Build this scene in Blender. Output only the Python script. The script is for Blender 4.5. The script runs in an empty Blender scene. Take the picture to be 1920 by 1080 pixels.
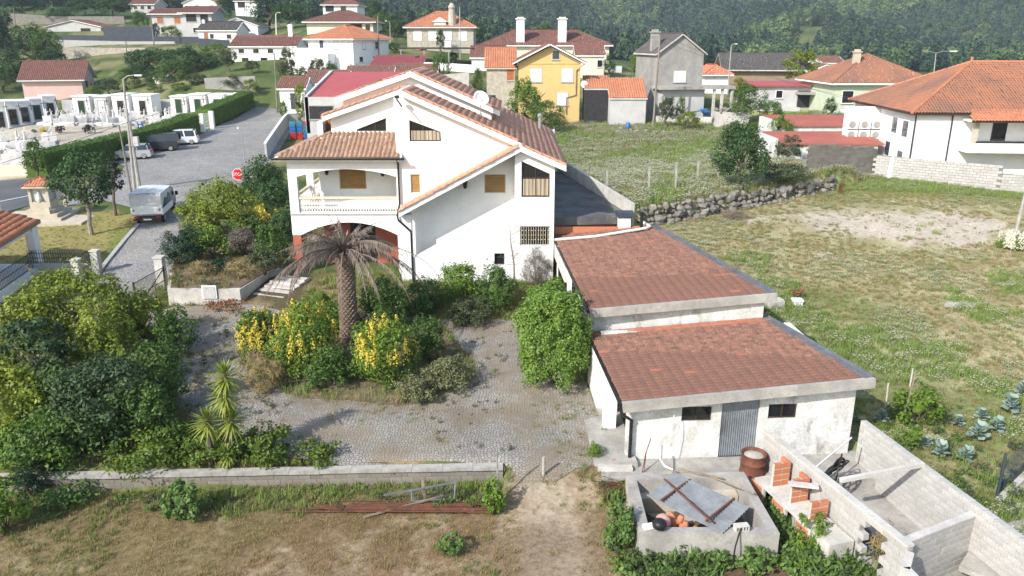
import bpy, bmesh, math, random
import numpy as np
from mathutils import Vector, Matrix
from mathutils.geometry import delaunay_2d_cdt

# ------------------------------------------------------------------ camera, sky, sun, exposure
SC = bpy.context.scene
COL = SC.collection
FPX, TILT, HCAM = 1461.0, math.radians(17.6), 13.5
cam = bpy.data.cameras.new('camera'); camo = bpy.data.objects.new('camera', cam); COL.objects.link(camo)
cam.sensor_width = 36.0; cam.lens = 36.0 * FPX / 1920.0
cam.clip_start = 0.5; cam.clip_end = 6000
camo.location = (0, 0, HCAM); camo.rotation_euler = (math.pi / 2 - TILT, 0, 0)
SC.camera = camo
SUN_EL, SUN_AZ = math.radians(36), math.radians(224)      # azimuth clockwise from +Y
W = bpy.data.worlds.new('World'); SC.world = W; W.use_nodes = True
nt = W.node_tree; bg = nt.nodes['Background']
sky = nt.nodes.new('ShaderNodeTexSky'); sky.sky_type = 'NISHITA'; sky.sun_disc = False
sky.sun_elevation = SUN_EL; sky.sun_rotation = SUN_AZ; sky.air_density = 1.2; sky.dust_density = 1.5
nt.links.new(sky.outputs[0], bg.inputs[0]); bg.inputs[1].default_value = 0.15
sun = bpy.data.lights.new('sun', 'SUN'); sun.energy = 3.8; sun.angle = math.radians(0.55); sun.color = (1.0, 0.95, 0.88)
suno = bpy.data.objects.new('sun', sun); COL.objects.link(suno)
sd = Vector((math.sin(SUN_AZ) * math.cos(SUN_EL), math.cos(SUN_AZ) * math.cos(SUN_EL), math.sin(SUN_EL)))
suno.rotation_euler = sd.to_track_quat('Z', 'Y').to_euler()
SC.view_settings.view_transform = 'Standard'; SC.view_settings.look = 'None'
SC.view_settings.gamma = 1.0; SC.view_settings.exposure = 0.70; SC.view_settings.use_curve_mapping = False
SC.cycles.max_bounces = 4; SC.cycles.diffuse_bounces = 2; SC.cycles.glossy_bounces = 2; SC.cycles.transmission_bounces = 3
SC.cycles.volume_bounces = 0; SC.cycles.use_denoising = True; SC.cycles.caustics_reflective = False; SC.cycles.caustics_refractive = False

# ------------------------------------------------------------------ helpers: picture ray -> place on the ground
CT, ST = math.cos(TILT), math.sin(TILT)
def ray(u, v):
    a = (u - 960) / FPX; b = (540 - v) / FPX
    return a, CT + b * ST, -ST + b * CT
def atY(u, v, y):
    d = ray(u, v); k = y / d[1]; return Vector((d[0] * k, y, HCAM + d[2] * k))
def atZ(u, v, z):
    d = ray(u, v); k = (z - HCAM) / d[2]; return Vector((d[0] * k, d[1] * k, z))
def zc(y, z): return y * CT - (z - HCAM) * ST
rng = np.random.default_rng(7); random.seed(7)

# value noise
_perm = np.random.default_rng(3).random((256, 256))
def vnoise(x, y, s=1.0):
    x = np.asarray(x, float) / s + 1000.3; y = np.asarray(y, float) / s + 1000.7
    xi = np.floor(x).astype(int); yi = np.floor(y).astype(int); fx = x - xi; fy = y - yi
    fx = fx * fx * (3 - 2 * fx); fy = fy * fy * (3 - 2 * fy)
    g = lambda a, b: _perm[a & 255, b & 255]
    return (g(xi, yi) * (1 - fx) + g(xi + 1, yi) * fx) * (1 - fy) + (g(xi, yi + 1) * (1 - fx) + g(xi + 1, yi + 1) * fx) * fy
def fbm(x, y, s, o=4):
    t = 0; a = .5; n = 0
    for k in range(o):
        t = t + a * vnoise(np.asarray(x) + 17.1 * k, np.asarray(y) - 9.7 * k, s); n += a; a *= .55; s *= .5
    return t / n
def sstep(t): t = np.clip(t, 0, 1); return t * t * (3 - 2 * t)

# ------------------------------------------------------------------ terrain height
_c = []
for x in (-60, -30, -16, 0, 16, 30, 60):
    for y in (-5, 12, 20): _c.append((x, y, 0.0))
for u, v, z in [(700, 850, 0), (950, 800, 0), (900, 700, .1), (930, 620, .3), (620, 690, .1), (400, 600, .3), (300, 600, .25), (100, 700, .1),
    (772, 512, .95), (545, 530, .9), (1040, 520, .9), (230, 560, .25), (200, 490, .5), (285, 425, 1), (400, 330, 1.7), (248, 303, 2),
    (350, 272, 2.4), (500, 225, 3), (100, 430, .9), (150, 350, 1.6), (30, 350, 1.6), (150, 290, 2.0), (60, 260, 2.3), (300, 213, 2.7), (60, 235, 2.6),
    (1640, 760, .1), (1800, 850, .1), (1800, 567, .7), (1500, 565, .6), (1300, 410, 1.3), (1800, 358, 2.0), (1540, 320, 2.2), (1900, 445, 1.3),
    (1200, 240, 3.2), (1030, 212, 3.7), (1300, 225, 3.5), (1480, 285, 2.6), (556, 205, 3.5), (130, 178, 4.0), (1250, 300, 2.0), (1100, 320, 1.7)]:
    p = atZ(u, v, z); _c.append(tuple(p))
for u, v, y in [(650, 120, 148), (340, 70, 205), (200, 86, 190), (200, 106, 172), (60, 120, 175), (830, 98, 165), (460, 84, 188), (1000, 128, 150), (430, 120, 150), (300, 125, 155), (350, 165, 130),
    (1250, 205, 112), (1450, 195, 115), (1650, 215, 100), (1900, 260, 90), (1500, 165, 150), (1900, 200, 150), (0, 60, 215), (630, 40, 205), (620, 62, 180), (300, 20, 260), (100, 15, 260), (470, 20, 260)]:
    _c.append(tuple(atY(u, v, y)))
for u, v, y in [(1700, 150, 260), (1300, 138, 260), (900, 110, 260), (2300, 160, 200), (-500, 60, 240), (-800, 250, 120), (-1200, 700, 60), (2600, 400, 80),
    (960, 96, 480), (1500, 118, 440), (2000, 122, 420), (2500, 110, 420), (960, 52, 700), (1500, 72, 620), (2000, 72, 600), (500, 30, 420), (100, 8, 380), (-400, 0, 400),
    (960, -30, 1000), (1500, -30, 900), (2100, -40, 850), (400, -40, 1000), (-300, -70, 1000), (960, -140, 1500), (2000, -150, 1400), (0, -150, 1500), (2800, -150, 1200), (-900, -150, 1200)]:
    _c.append(tuple(atY(u, v, y)))
_C = np.array(_c)
def _kern(a, b):
    d = np.sqrt(((a[:, None, :] - b[None, :, :]) ** 2).sum(2) + 4.0); return d
_n = len(_C); _A = np.zeros((_n + 3, _n + 3)); _A[:_n, :_n] = -_kern(_C[:, :2], _C[:, :2]) - np.eye(_n) * 0.15
_A[:_n, _n] = 1; _A[:_n, _n + 1:] = _C[:, :2] / 100; _A[_n, :_n] = 1; _A[_n + 1:, :_n] = _C[:, :2].T / 100
_wt = np.linalg.solve(_A, np.concatenate([_C[:, 2], np.zeros(3)]))
SW0, SW1 = Vector((8.6, 52.6)), Vector((30.0, 66.0))      # dry stone wall
_sd = (SW1 - SW0).normalized(); _sn = Vector((-_sd.y, _sd.x))
def ground(x, y):
    x = np.atleast_1d(np.asarray(x, float)); y = np.atleast_1d(np.asarray(y, float)); sh = x.shape
    xf = x.ravel(); yf = y.ravel(); z = np.empty_like(xf)
    for i in range(0, len(xf), 40000):
        p = np.stack([xf[i:i + 40000], yf[i:i + 40000]], 1)
        z[i:i + 40000] = -_kern(p, _C[:, :2]) @ _wt[:_n] + _wt[_n] + p @ _wt[_n + 1:] / 100
    # front field lies lower than the yard
    yl = np.where(xf < -.2, 22.55 + (xf + 16) * .045, np.where(xf < 3.9, 23.6, 24.4)); wd = np.where(xf < -.2, .22, np.where(xf < 3.9, 3.0, .3))
    drop = sstep((yl - yf) / wd) * (xf < 12.6)
    z -= .62 * drop
    d = (xf - SW0.x) * _sn.x + (yf - SW0.y) * _sn.y
    al = (xf - SW0.x) * _sd.x + (yf - SW0.y) * _sd.y
    z += 1.15 * sstep((d + .1) / .5) * (1 - sstep((d - 2) / 22)) * sstep((al + 6) / 6) * (1 - sstep((al - 23) / 3))
    z += (fbm(xf, yf, 2.2, 3) - .5) * .07 * (yf < 200)
    z += sstep((yf - 400) / 200) * (fbm(xf * 1.2 + 300, yf * .8, 150, 3) - .5) * 75
    return z.reshape(sh)
def gz(x, y): return float(ground([x], [y])[0])
def G(u, v, y0=10., y1=400.):
    d = ray(u, v); ys = np.geomspace(y0, y1, 500); k = ys / d[1]
    zz = HCAM + d[2] * k - ground(d[0] * k, ys)
    i = int(np.argmax(zz < 0)) if (zz < 0).any() else len(ys) - 1
    a, b = ys[max(i - 1, 0)], ys[i]
    for _ in range(14):
        m = (a + b) / 2; kk = m / d[1]
        if HCAM + d[2] * kk - gz(d[0] * kk, m) < 0: b = m
        else: a = m
    k = b / d[1]; return Vector((d[0] * k, b, gz(d[0] * k, b)))

# ------------------------------------------------------------------ object helpers
def tag(o, label=None, cat=None, group=None, kind=None):
    if label: o['label'] = label
    if cat: o['category'] = cat
    if group: o['group'] = group
    if kind: o['kind'] = kind
    return o
def thing(name, label, cat, loc=(0, 0, 0), rz=0., group=None):
    o = bpy.data.objects.new(name, None); o.empty_display_size = .2; COL.objects.link(o)
    o.location = loc; o.rotation_euler = (0, 0, rz)
    return tag(o, label, cat, group)
def put(name, me, mat=None, parent=None, loc=None, rot=None, scale=None):
    o = bpy.data.objects.new(name, me); COL.objects.link(o)
    if mat is not None and not me.materials: me.materials.append(mat)
    if parent is not None: o.parent = parent
    if loc is not None: o.location = loc
    if rot is not None: o.rotation_euler = rot
    if scale is not None: o.scale = scale if hasattr(scale, '__len__') else (scale,) * 3
    return o
def npmesh(name, V, Fq, smooth=False):
    V = np.asarray(V, np.float32); Fq = np.asarray(Fq, np.int32); k = Fq.shape[1]
    me = bpy.data.meshes.new(name); me.vertices.add(len(V)); me.vertices.foreach_set('co', V.ravel())
    me.loops.add(Fq.size); me.loops.foreach_set('vertex_index', Fq.ravel())
    me.polygons.add(len(Fq)); me.polygons.foreach_set('loop_start', np.arange(0, Fq.size, k, dtype=np.int32))
    if smooth: me.polygons.foreach_set('use_smooth', np.ones(len(Fq), bool))
    me.update(calc_edges=True); return me
class MB:
    def __init__(s): s.v = []; s.f = []
    def add(s, vs, fs):
        n = len(s.v); s.v += [tuple(p) for p in vs]; s.f += [tuple(i + n for i in f) for f in fs]; return s
    def box(s, x0, x1, y0, y1, z0, z1):
        return s.add([(x0, y0, z0), (x1, y0, z0), (x1, y1, z0), (x0, y1, z0), (x0, y0, z1), (x1, y0, z1), (x1, y1, z1), (x0, y1, z1)],
                     [(3, 2, 1, 0), (4, 5, 6, 7), (0, 1, 5, 4), (1, 2, 6, 5), (2, 3, 7, 6), (3, 0, 4, 7)])
    def obox(s, c, size, rz=0., rx=0., ry=0.):
        m = Matrix.Translation(c) @ Matrix.Rotation(rz, 4, 'Z') @ Matrix.Rotation(ry, 4, 'Y') @ Matrix.Rotation(rx, 4, 'X')
        a, b, d = (q / 2 for q in size); t = MB().box(-a, a, -b, b, -d, d)
        return s.add([m @ Vector(p) for p in t.v], t.f)
    def beam(s, p, q, w, h):
        p, q = Vector(p), Vector(q); d = (q - p).normalized(); up = Vector((0, 0, 1)) if abs(d.z) < .95 else Vector((0, 1, 0))
        x = d.cross(up).normalized() * w / 2; z = x.cross(d).normalized() * h / 2
        vs = [p - x - z, p + x - z, p + x + z, p - x + z, q - x - z, q + x - z, q + x + z, q - x + z]
        return s.add(vs, [(0, 1, 2, 3), (7, 6, 5, 4), (0, 4, 5, 1), (1, 5, 6, 2), (2, 6, 7, 3), (3, 7, 4, 0)])
    def tube(s, pts, r, n=6, cap=True):
        pts = [Vector(p) for p in pts]; rs = r if hasattr(r, '__len__') else [r] * len(pts); vs = []; fs = []
        for i, p in enumerate(pts):
            d = (pts[min(i + 1, len(pts) - 1)] - pts[max(i - 1, 0)]).normalized()
            a = d.orthogonal().normalized() if i == 0 else (a - d * a.dot(d)).normalized()
            b = d.cross(a)
            for k in range(n):
                t = 2 * math.pi * k / n; vs.append(p + (a * math.cos(t) + b * math.sin(t)) * rs[i])
        for i in range(len(pts) - 1):
            for k in range(n): fs.append((i * n + k, i * n + (k + 1) % n, (i + 1) * n + (k + 1) % n, (i + 1) * n + k))
        if cap: fs.append(tuple(range(n - 1, -1, -1))); fs.append(tuple((len(pts) - 1) * n + k for k in range(n)))
        return s.add(vs, fs)
    def lathe(s, prof, n=12, c=(0, 0, 0)):
        vs = []; fs = []; m = len(prof)
        for r, z in prof:
            for k in range(n): t = 2 * math.pi * k / n; vs.append((c[0] + r * math.cos(t), c[1] + r * math.sin(t), c[2] + z))
        for i in range(m - 1):
            for k in range(n): fs.append((i * n + k, i * n + (k + 1) % n, (i + 1) * n + (k + 1) % n, (i + 1) * n + k))
        fs.append(tuple(range(n - 1, -1, -1))); fs.append(tuple((m - 1) * n + k for k in range(n)))
        return s.add(vs, fs)
    def prism(s, poly, y0, y1):              # polygon in x,z pushed along y
        n = len(poly); vs = [(x, y0, z) for x, z in poly] + [(x, y1, z) for x, z in poly]
        return s.add(vs, [tuple(range(n)), tuple(range(2 * n - 1, n - 1, -1))] + [(i, i + n, (i + 1) % n + n, (i + 1) % n) for i in range(n)])
    def prismz(s, poly, z0, z1):
        n = len(poly); vs = [(p[0], p[1], z0) for p in poly] + [(p[0], p[1], z1) for p in poly]
        return s.add(vs, [tuple(range(n - 1, -1, -1)), tuple(range(n, 2 * n))] + [(i, (i + 1) % n, (i + 1) % n + n, i + n) for i in range(n)])
    def mesh(s, name, smooth=False):
        me = bpy.data.meshes.new(name); me.from_pydata(s.v, [], s.f)
        bm = bmesh.new(); bm.from_mesh(me); bmesh.ops.recalc_face_normals(bm, faces=bm.faces); bm.to_mesh(me); bm.free()
        if smooth:
            for p in me.polygons: p.use_smooth = True
        me.update(); return me
    def build(s, name, mat, parent=None, world=False, smooth=False, **k):
        if world and parent is not None:
            L = parent.location; s.v = [(p[0] - L.x, p[1] - L.y, p[2] - L.z) for p in s.v]
        return put(name, s.mesh(name, smooth), mat, parent, **k)
def inpoly(px, py, poly):
    px = np.asarray(px); py = np.asarray(py); r = np.zeros(px.shape, bool); n = len(poly); j = n - 1
    for i in range(n):
        xi, yi = poly[i][0], poly[i][1]; xj, yj = poly[j][0], poly[j][1]
        r ^= ((yi > py) != (yj > py)) & (px < (xj - xi) * (py - yi) / ((yj - yi) or 1e-9) + xi); j = i
    return r
def cdt(outer, holes=(), inner=()):
    vs = []; es = []
    for lp in [outer] + list(holes):
        n = len(vs); vs += [Vector((p[0], p[1])) for p in lp]; es += [(n + i, n + (i + 1) % len(lp)) for i in range(len(lp))]
    vs += [Vector((p[0], p[1])) for p in inner]
    V, E_, Fs, *_ = delaunay_2d_cdt(vs, es, [], 0, 1e-5)
    out = []
    for f in Fs:
        cx = sum(V[i].x for i in f) / len(f); cy = sum(V[i].y for i in f) / len(f)
        if inpoly(cx, cy, outer) and not any(inpoly(cx, cy, h) for h in holes): out.append(tuple(f))
    return [(v.x, v.y) for v in V], out
def facade(outer, holes, y0, t):             # wall in the x,z plane with openings, thickness t to the back
    V, Fs = cdt(outer, holes); n = len(V); mb = MB()
    mb.add([(x, y0, z) for x, z in V] + [(x, y0 + t, z) for x, z in V], [f for f in Fs] + [tuple(i + n for i in reversed(f)) for f in Fs])
    for lp in [outer] + list(holes):
        m = len(lp); mb.add([(x, y0, z) for x, z in lp] + [(x, y0 + t, z) for x, z in lp], [(i, i + m, (i + 1) % m + m, (i + 1) % m) for i in range(m)])
    return mb
def rect(x0, x1, z0, z1): return [(x0, z0), (x1, z0), (x1, z1), (x0, z1)]
ORD = ['leftmost', 'second from the left', 'third from the left', 'fourth from the left', 'fifth from the left', 'sixth from the left', 'seventh from the left', 'eighth from the left', 'ninth from the left', 'tenth from the left', 'eleventh from the left', 'twelfth from the left', 'thirteenth from the left', 'fourteenth from the left', 'fifteenth from the left', 'sixteenth from the left']

# ------------------------------------------------------------------ materials
MT = {}
def M(name, c1, c2=None, rough=.85, scale=2.0, bump=0., bscale=20., metal=0., isl=0., trans=0., stain=None, stretch=(1, 1, 1), spec=.3, fine=0.12, obj_rand=0.):
    m = bpy.data.materials.new(name); m.use_nodes = True; n = m.node_tree.nodes; l = m.node_tree.links
    b = n['Principled BSDF']; b.inputs['Roughness'].default_value = rough; b.inputs['Metallic'].default_value = metal
    b.inputs['Specular IOR Level'].default_value = spec
    tc = n.new('ShaderNodeTexCoord'); mp = n.new('ShaderNodeMapping'); l.new(tc.outputs['Object'], mp.inputs[0]); mp.inputs['Scale'].default_value = stretch
    c2 = c2 or tuple(x * .78 for x in c1)
    no = n.new('ShaderNodeTexNoise'); no.inputs['Scale'].default_value = scale; no.inputs['Detail'].default_value = 7; no.inputs['Roughness'].default_value = .62
    l.new(mp.outputs[0], no.inputs[0])
    cr = n.new('ShaderNodeMapRange'); cr.inputs[1].default_value = .36; cr.inputs[2].default_value = .64; l.new(no.outputs[0], cr.inputs[0])
    fac = cr.outputs[0]
    if isl or obj_rand:
        ge = n.new('ShaderNodeNewGeometry'); oi = n.new('ShaderNodeObjectInfo')
        ad = n.new('ShaderNodeMath'); ad.operation = 'ADD'; l.new(ge.outputs['Random Per Island'], ad.inputs[0]); l.new(oi.outputs['Random'], ad.inputs[1])
        fr = n.new('ShaderNodeMath'); fr.operation = 'FRACT'; l.new(ad.outputs[0], fr.inputs[0])
        mx = n.new('ShaderNodeMix'); mx.inputs[0].default_value = max(isl, obj_rand); l.new(fac, mx.inputs[2]); l.new(fr.outputs[0], mx.inputs[3]); fac = mx.outputs[0]
    mc = n.new('ShaderNodeMix'); mc.data_type = 'RGBA'; mc.inputs[6].default_value = (*c1, 1); mc.inputs[7].default_value = (*c2, 1); l.new(fac, mc.inputs[0])
    colo = mc.outputs[2]
    if fine:
        nf = n.new('ShaderNodeTexNoise'); nf.inputs['Scale'].default_value = max(scale * 9, 14); nf.inputs['Detail'].default_value = 3; l.new(tc.outputs['Object'], nf.inputs[0])
        mr = n.new('ShaderNodeMapRange'); mr.inputs[1].default_value = .3; mr.inputs[2].default_value = .7; mr.inputs[3].default_value = 1 - fine; mr.inputs[4].default_value = 1 + fine * .5; l.new(nf.outputs[0], mr.inputs[0])
        mm = n.new('ShaderNodeMix'); mm.data_type = 'RGBA'; mm.blend_type = 'MULTIPLY'; mm.inputs[0].default_value = 1; l.new(colo, mm.inputs[6]); l.new(mr.outputs[0], mm.inputs[7]); colo = mm.outputs[2]
    if stain:
        sc, sstr, thr = stain
        ns = n.new('ShaderNodeTexNoise'); ns.inputs['Scale'].default_value = 1.0; ns.inputs['Detail'].default_value = 8; ns.inputs['Roughness'].default_value = .7
        m2 = n.new('ShaderNodeMapping'); m2.inputs['Scale'].default_value = sstr; l.new(tc.outputs['Object'], m2.inputs[0]); l.new(m2.outputs[0], ns.inputs[0])
        r2 = n.new('ShaderNodeMapRange'); r2.inputs[1].default_value = thr; r2.inputs[2].default_value = thr + .16; r2.inputs[4].default_value = .85; l.new(ns.outputs[0], r2.inputs[0])
        ms = n.new('ShaderNodeMix'); ms.data_type = 'RGBA'; ms.inputs[7].default_value = (*sc, 1); l.new(colo, ms.inputs[6]); l.new(r2.outputs[0], ms.inputs[0]); colo = ms.outputs[2]
    l.new(colo, b.inputs['Base Color'])
    if bump:
        nb = n.new('ShaderNodeTexNoise'); nb.inputs['Scale'].default_value = bscale; nb.inputs['Detail'].default_value = 5; l.new(mp.outputs[0], nb.inputs[0])
        bu = n.new('ShaderNodeBump'); bu.inputs['Strength'].default_value = bump; bu.inputs['Distance'].default_value = .03; l.new(nb.outputs[0], bu.inputs['Height']); l.new(bu.outputs[0], b.inputs['Normal'])
    if trans:
        tr = n.new('ShaderNodeBsdfTranslucent'); l.new(colo, tr.inputs[0]); ms = n.new('ShaderNodeMixShader'); ms.inputs[0].default_value = trans
        l.new(b.outputs[0], ms.inputs[1]); l.new(tr.outputs[0], ms.inputs[2]); l.new(ms.outputs[0], n['Material Output'].inputs[0])
    MT[name] = m; return m
def glass(name, c, rough=.08):
    m = M(name, c, tuple(x * .6 for x in c), rough, .8, spec=.6, fine=0); return m
def leafm(name, c1, c2, trans=.28, rough=.55, isl=.8): return M(name, c1, c2, rough, .7, isl=isl, trans=trans, spec=.35, fine=0)

M('white_plaster', (.80, .80, .79), (.74, .74, .73), .9, 1.2, .06, 40, stain=((.46, .46, .44), (1.3, 1.3, .16), .60), fine=.07)
M('white_clean', (.82, .82, .81), (.77, .77, .76), .9, 1.0, .04, 40, fine=.04)
M('white_old', (.72, .72, .70), (.50, .50, .47), .95, 1.4, .25, 25, stain=((.22, .21, .19), (1.8, 1.8, 1.1), .55), fine=.2)
M('cream_wall', (.70, .66, .54), (.62, .58, .47), .9, 1.0, fine=.06)
M('cream_rail', (.62, .56, .42), (.54, .48, .36), .85, 2.0)
M('yellow_wall', (.62, .45, .19), (.56, .41, .17), .9, .8, .05, 30, fine=.06)
M('pink_wall', (.72, .50, .46), (.66, .46, .42), .9, .8, fine=.06)
M('grey_render', (.34, .33, .31), (.24, .235, .225), .95, .7, .15, 25, stain=((.14, .14, .135), (.6, .6, .12), .62))
M('grey_pale', (.52, .52, .51), (.42, .42, .41), .95, .6, .1, 25, stain=((.28, .28, .27), (.7, .7, .15), .64))
M('brown_wall', (.30, .22, .15), (.26, .19, .13), .9, .8)
M('green_wall', (.52, .58, .44), (.46, .52, .40), .9, .8)
M('stone_wall', (.50, .46, .38), (.33, .30, .25), .95, 2.2, .5, 6, fine=.2)
M('concrete', (.42, .40, .365), (.27, .26, .24), .95, 1.1, .25, 30, stain=((.16, .145, .12), (1.5, 1.5, .9), .57))
M('concrete_pale', (.56, .54, .50), (.42, .40, .37), .95, 1.2, .25, 30, stain=((.24, .23, .21), (1.5, 1.5, .7), .66))
M('block', (.48, .47, .45), (.36, .35, .33), .95, 1.1, .4, 45, obj_rand=.55, isl=.5, fine=.14)
M('block_grey', (.28, .255, .22), (.165, .148, .125), .95, 1.0, .4, 45, obj_rand=.4, isl=.5, stain=((.11, .105, .095), (1.0, 1.0, .5), .62))
M('mortar', (.36, .35, .33), (.27, .26, .245), 1.0, 3.0, .3, 40)
M('mortar_dark', (.25, .24, .22), (.15, .145, .13), 1.0, 3.0, .3, 40)
M('brick', (.52, .21, .11), (.40, .145, .075), .9, 3.0, .2, 40, obj_rand=.7, fine=.15)
M('brick_wall', (.40, .13, .08), (.33, .10, .065), .9, 2.0, .2, 30)
M('rubble', (.30, .28, .245), (.12, .11, .095), .95, 2.6, .6, 12, obj_rand=.5, isl=.4, fine=.25)
M('granite', (.44, .43, .41), (.33, .32, .30), .9, 5.0, .3, 30)
M('marble', (.72, .71, .69), (.40, .39, .37), .6, 1.0, isl=.6, obj_rand=.6)
M('tile_old', (.285, .145, .105), (.135, .078, .062), .95, 3.0, .4, 40, isl=.22, obj_rand=.22, stain=((.25, .215, .175), (5.0, 5.0, 5.0), .58), fine=.55)
M('tile_new', (.34, .14, .09), (.26, .10, .066), .9, 1.5, .2, 30, isl=.6, obj_rand=.6, fine=.12)
M('tile_main', (.70, .37, .25), (.52, .26, .175), .92, 1.6, .3, 30, isl=.4, fine=.25)
M('tile_house', (.37, .235, .165), (.22, .145, .105), .92, 1.6, .3, 30, isl=.5, stain=((.36, .29, .17), (2.2, 2.2, 2.2), .62), fine=.25)
M('tile_orange', (.52, .21, .11), (.36, .145, .085), .9, .5, isl=.35, fine=.12)
M('tile_rust', (.36, .155, .085), (.18, .105, .085), .92, .22, isl=.25, fine=.2)
M('tile_brown', (.24, .10, .075), (.14, .075, .06), .92, .7, isl=.5, fine=.2)
M('tile_grey', (.115, .105, .10), (.075, .07, .068), .92, .7, isl=.5, fine=.2)
M('roof_red', (.40, .085, .085), (.34, .075, .078), .6, .5, fine=.06)
M('roof_brick', (.38, .12, .085), (.30, .095, .07), .8, .5)
M('shutter_wood', (.40, .24, .09), (.30, .175, .065), .6, 1.0, stretch=(1, 1, 14), fine=.1)
M('shutter_white', (.80, .80, .79), (.74, .74, .73), .7, 1.0, fine=.03)
M('wood_door', (.40, .15, .05), (.28, .10, .035), .7, 2.0)
M('timber', (.30, .24, .17), (.18, .145, .105), .9, 2.0, stretch=(1, 1, .2), fine=.2)
M('pole_wood', (.26, .235, .20), (.16, .145, .125), .95, 3.0, stretch=(1, 1, .15), fine=.2)
M('dark_metal', (.03, .03, .032), (.045, .045, .047), .5, 3.0, metal=.3)
M('slate_panel', (.04, .05, .07), (.055, .065, .085), .6, 1.0)
M('galv', (.17, .19, .21), (.11, .12, .135), .6, 1.6, metal=.2, fine=.1)
M('galv_door', (.36, .40, .44), (.24, .27, .30), .55, .9, metal=.55, stain=((.03, .03, .032), (.5, .5, .5), .60))
M('rust', (.19, .075, .045), (.10, .045, .032), .9, 4.0, .3, 30, fine=.25)
M('steel_grey', (.42, .43, .43), (.34, .35, .35), .5, 2.0, metal=.5)
M('white_paint', (.80, .80, .80), (.74, .74, .74), .5, 1.5, fine=.04)
M('pvc_white', (.72, .71, .68), (.60, .59, .56), .5, 2.0)
M('frame_brown', (.05, .035, .025), (.035, .025, .02), .5, 2.0)
M('black_plastic', (.012, .012, .013), (.02, .02, .021), .45, 3.0)
M('terracotta', (.46, .19, .12), (.36, .15, .10), .9, 4.0)
M('pink_clay', (.56, .30, .25), (.46, .24, .20), .85, 4.0)
M('blue_plastic', (.03, .16, .45), (.025, .13, .36), .4, 2.0)
M('teal_plastic', (.03, .25, .33), (.025, .2, .26), .4, 2.0)
M('red_plastic', (.55, .03, .035), (.45, .025, .03), .4, 2.0)
M('sign_red', (.58, .012, .025), (.55, .012, .025), .4, 2.0, fine=0)
M('sign_blue', (.01, .07, .36), (.01, .06, .33), .4, 2.0, fine=0)
M('car_silver', (.55, .56, .58), (.52, .53, .55), .3, 1.0, metal=.4, spec=.5, fine=0)
M('car_white', (.78, .78, .78), (.76, .76, .76), .25, 1.0, spec=.5, fine=0)
M('car_dark', (.035, .04, .045), (.03, .034, .04), .25, 1.0, spec=.6, fine=0)
M('car_blue', (.05, .075, .13), (.045, .065, .115), .3, 1.0, spec=.5, fine=0)
M('tarp', (.64, .65, .66), (.52, .53, .54), .6, 1.6, .3, 5)
M('tyre', (.015, .015, .015), (.02, .02, .02), .9, 5.0)
M('lamp_red', (.45, .02, .02), (.40, .02, .02), .3, 5.0)
M('sandstone', (.52, .47, .38), (.44, .39, .31), .9, 2.0, .3, 20)
M('sacking', (.55, .42, .38), (.62, .55, .52), .8, 2.0)
M('plank_yellow', (.48, .33, .13), (.36, .24, .09), .8, 3.0)
M('rock_pale', (.46, .43, .39), (.34, .32, .29), .95, 3.0, .4, 14)
glass('pane_dark', (.018, .02, .022)); glass('pane_blue', (.06, .075, .09)); glass('windscreen', (.03, .04, .05))
M('curtain', (.48, .40, .30), (.20, .16, .115), .9, 1.0, stretch=(9, 9, .2), fine=.05)
M('opening_shade', (.04, .04, .044), (.025, .025, .028), .95, 2.0)  # near-black for open bays: the shade inside is put into the colour
# plants
leafm('leaf_citrus', (.26, .31, .03), (.09, .14, .018)); leafm('leaf_dark', (.03, .062, .022), (.055, .095, .035), .15, .65)
leafm('leaf_mid', (.10, .18, .03), (.045, .095, .018)); leafm('leaf_bright', (.20, .32, .055), (.11, .20, .03), .3)
leafm('leaf_plane', (.06, .125, .035), (.03, .07, .018)); leafm('leaf_purple', (.035, .032, .028), (.018, .022, .018), .15)
leafm('leaf_yellow', (.70, .55, .07), (.46, .42, .06), .3); leafm('leaf_hedge', (.105, .19, .022), (.05, .105, .014))
leafm('leaf_conifer', (.022, .06, .022), (.012, .036, .014), .12); leafm('leaf_grey', (.20, .17, .14), (.115, .095, .08), .1, .8)
leafm('leaf_olive', (.09, .115, .05), (.055, .075, .03)); leafm('leaf_lime', (.17, .27, .028), (.075, .14, .018), .3); leafm('leaf_weed', (.15, .235, .055), (.06, .125, .028), .3)
leafm('leaf_ivy', (.14, .21, .022), (.05, .095, .014)); leafm('leaf_heath', (.17, .18, .075), (.10, .115, .05), .15)
leafm('leaf_cabbage', (.30, .38, .32), (.17, .25, .20), .15, .6); leafm('leaf_yucca', (.15, .22, .035), (.30, .32, .06), .2)
leafm('leaf_palmdead', (.27, .22, .185), (.12, .092, .075), .1, .85); leafm('leaf_rust', (.28, .12, .05), (.18, .09, .04), .1, .8)
leafm('grass_green', (.25, .28, .09), (.165, .20, .06), .3, .7); leafm('grass_dry', (.36, .28, .13), (.25, .20, .085), .3, .8); leafm('grass_lush', (.25, .34, .085), (.17, .245, .055), .3, .7)
leafm('petal_white', (.75, .74, .62), (.68, .66, .50), .3, .8, .5)
leafm('forest_a', (.060, .115, .045), (.034, .07, .032), .1, .8, .5); leafm('forest_b', (.13, .19, .06), (.07, .12, .04), .1, .8, .5); leafm('forest_c', (.036, .075, .048), (.022, .05, .034), .1, .8, .5)
M('bark', (.16, .125, .095), (.085, .07, .055), .95, 6.0, .5, 14, stretch=(1, 1, .4)); M('bark_pale', (.33, .29, .24), (.20, .17, .14), .95, 5.0, .4, 14)
M('palm_bark', (.29, .215, .165), (.12, .09, .068), .95, 5.0, .4, 20, isl=.6)
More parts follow.
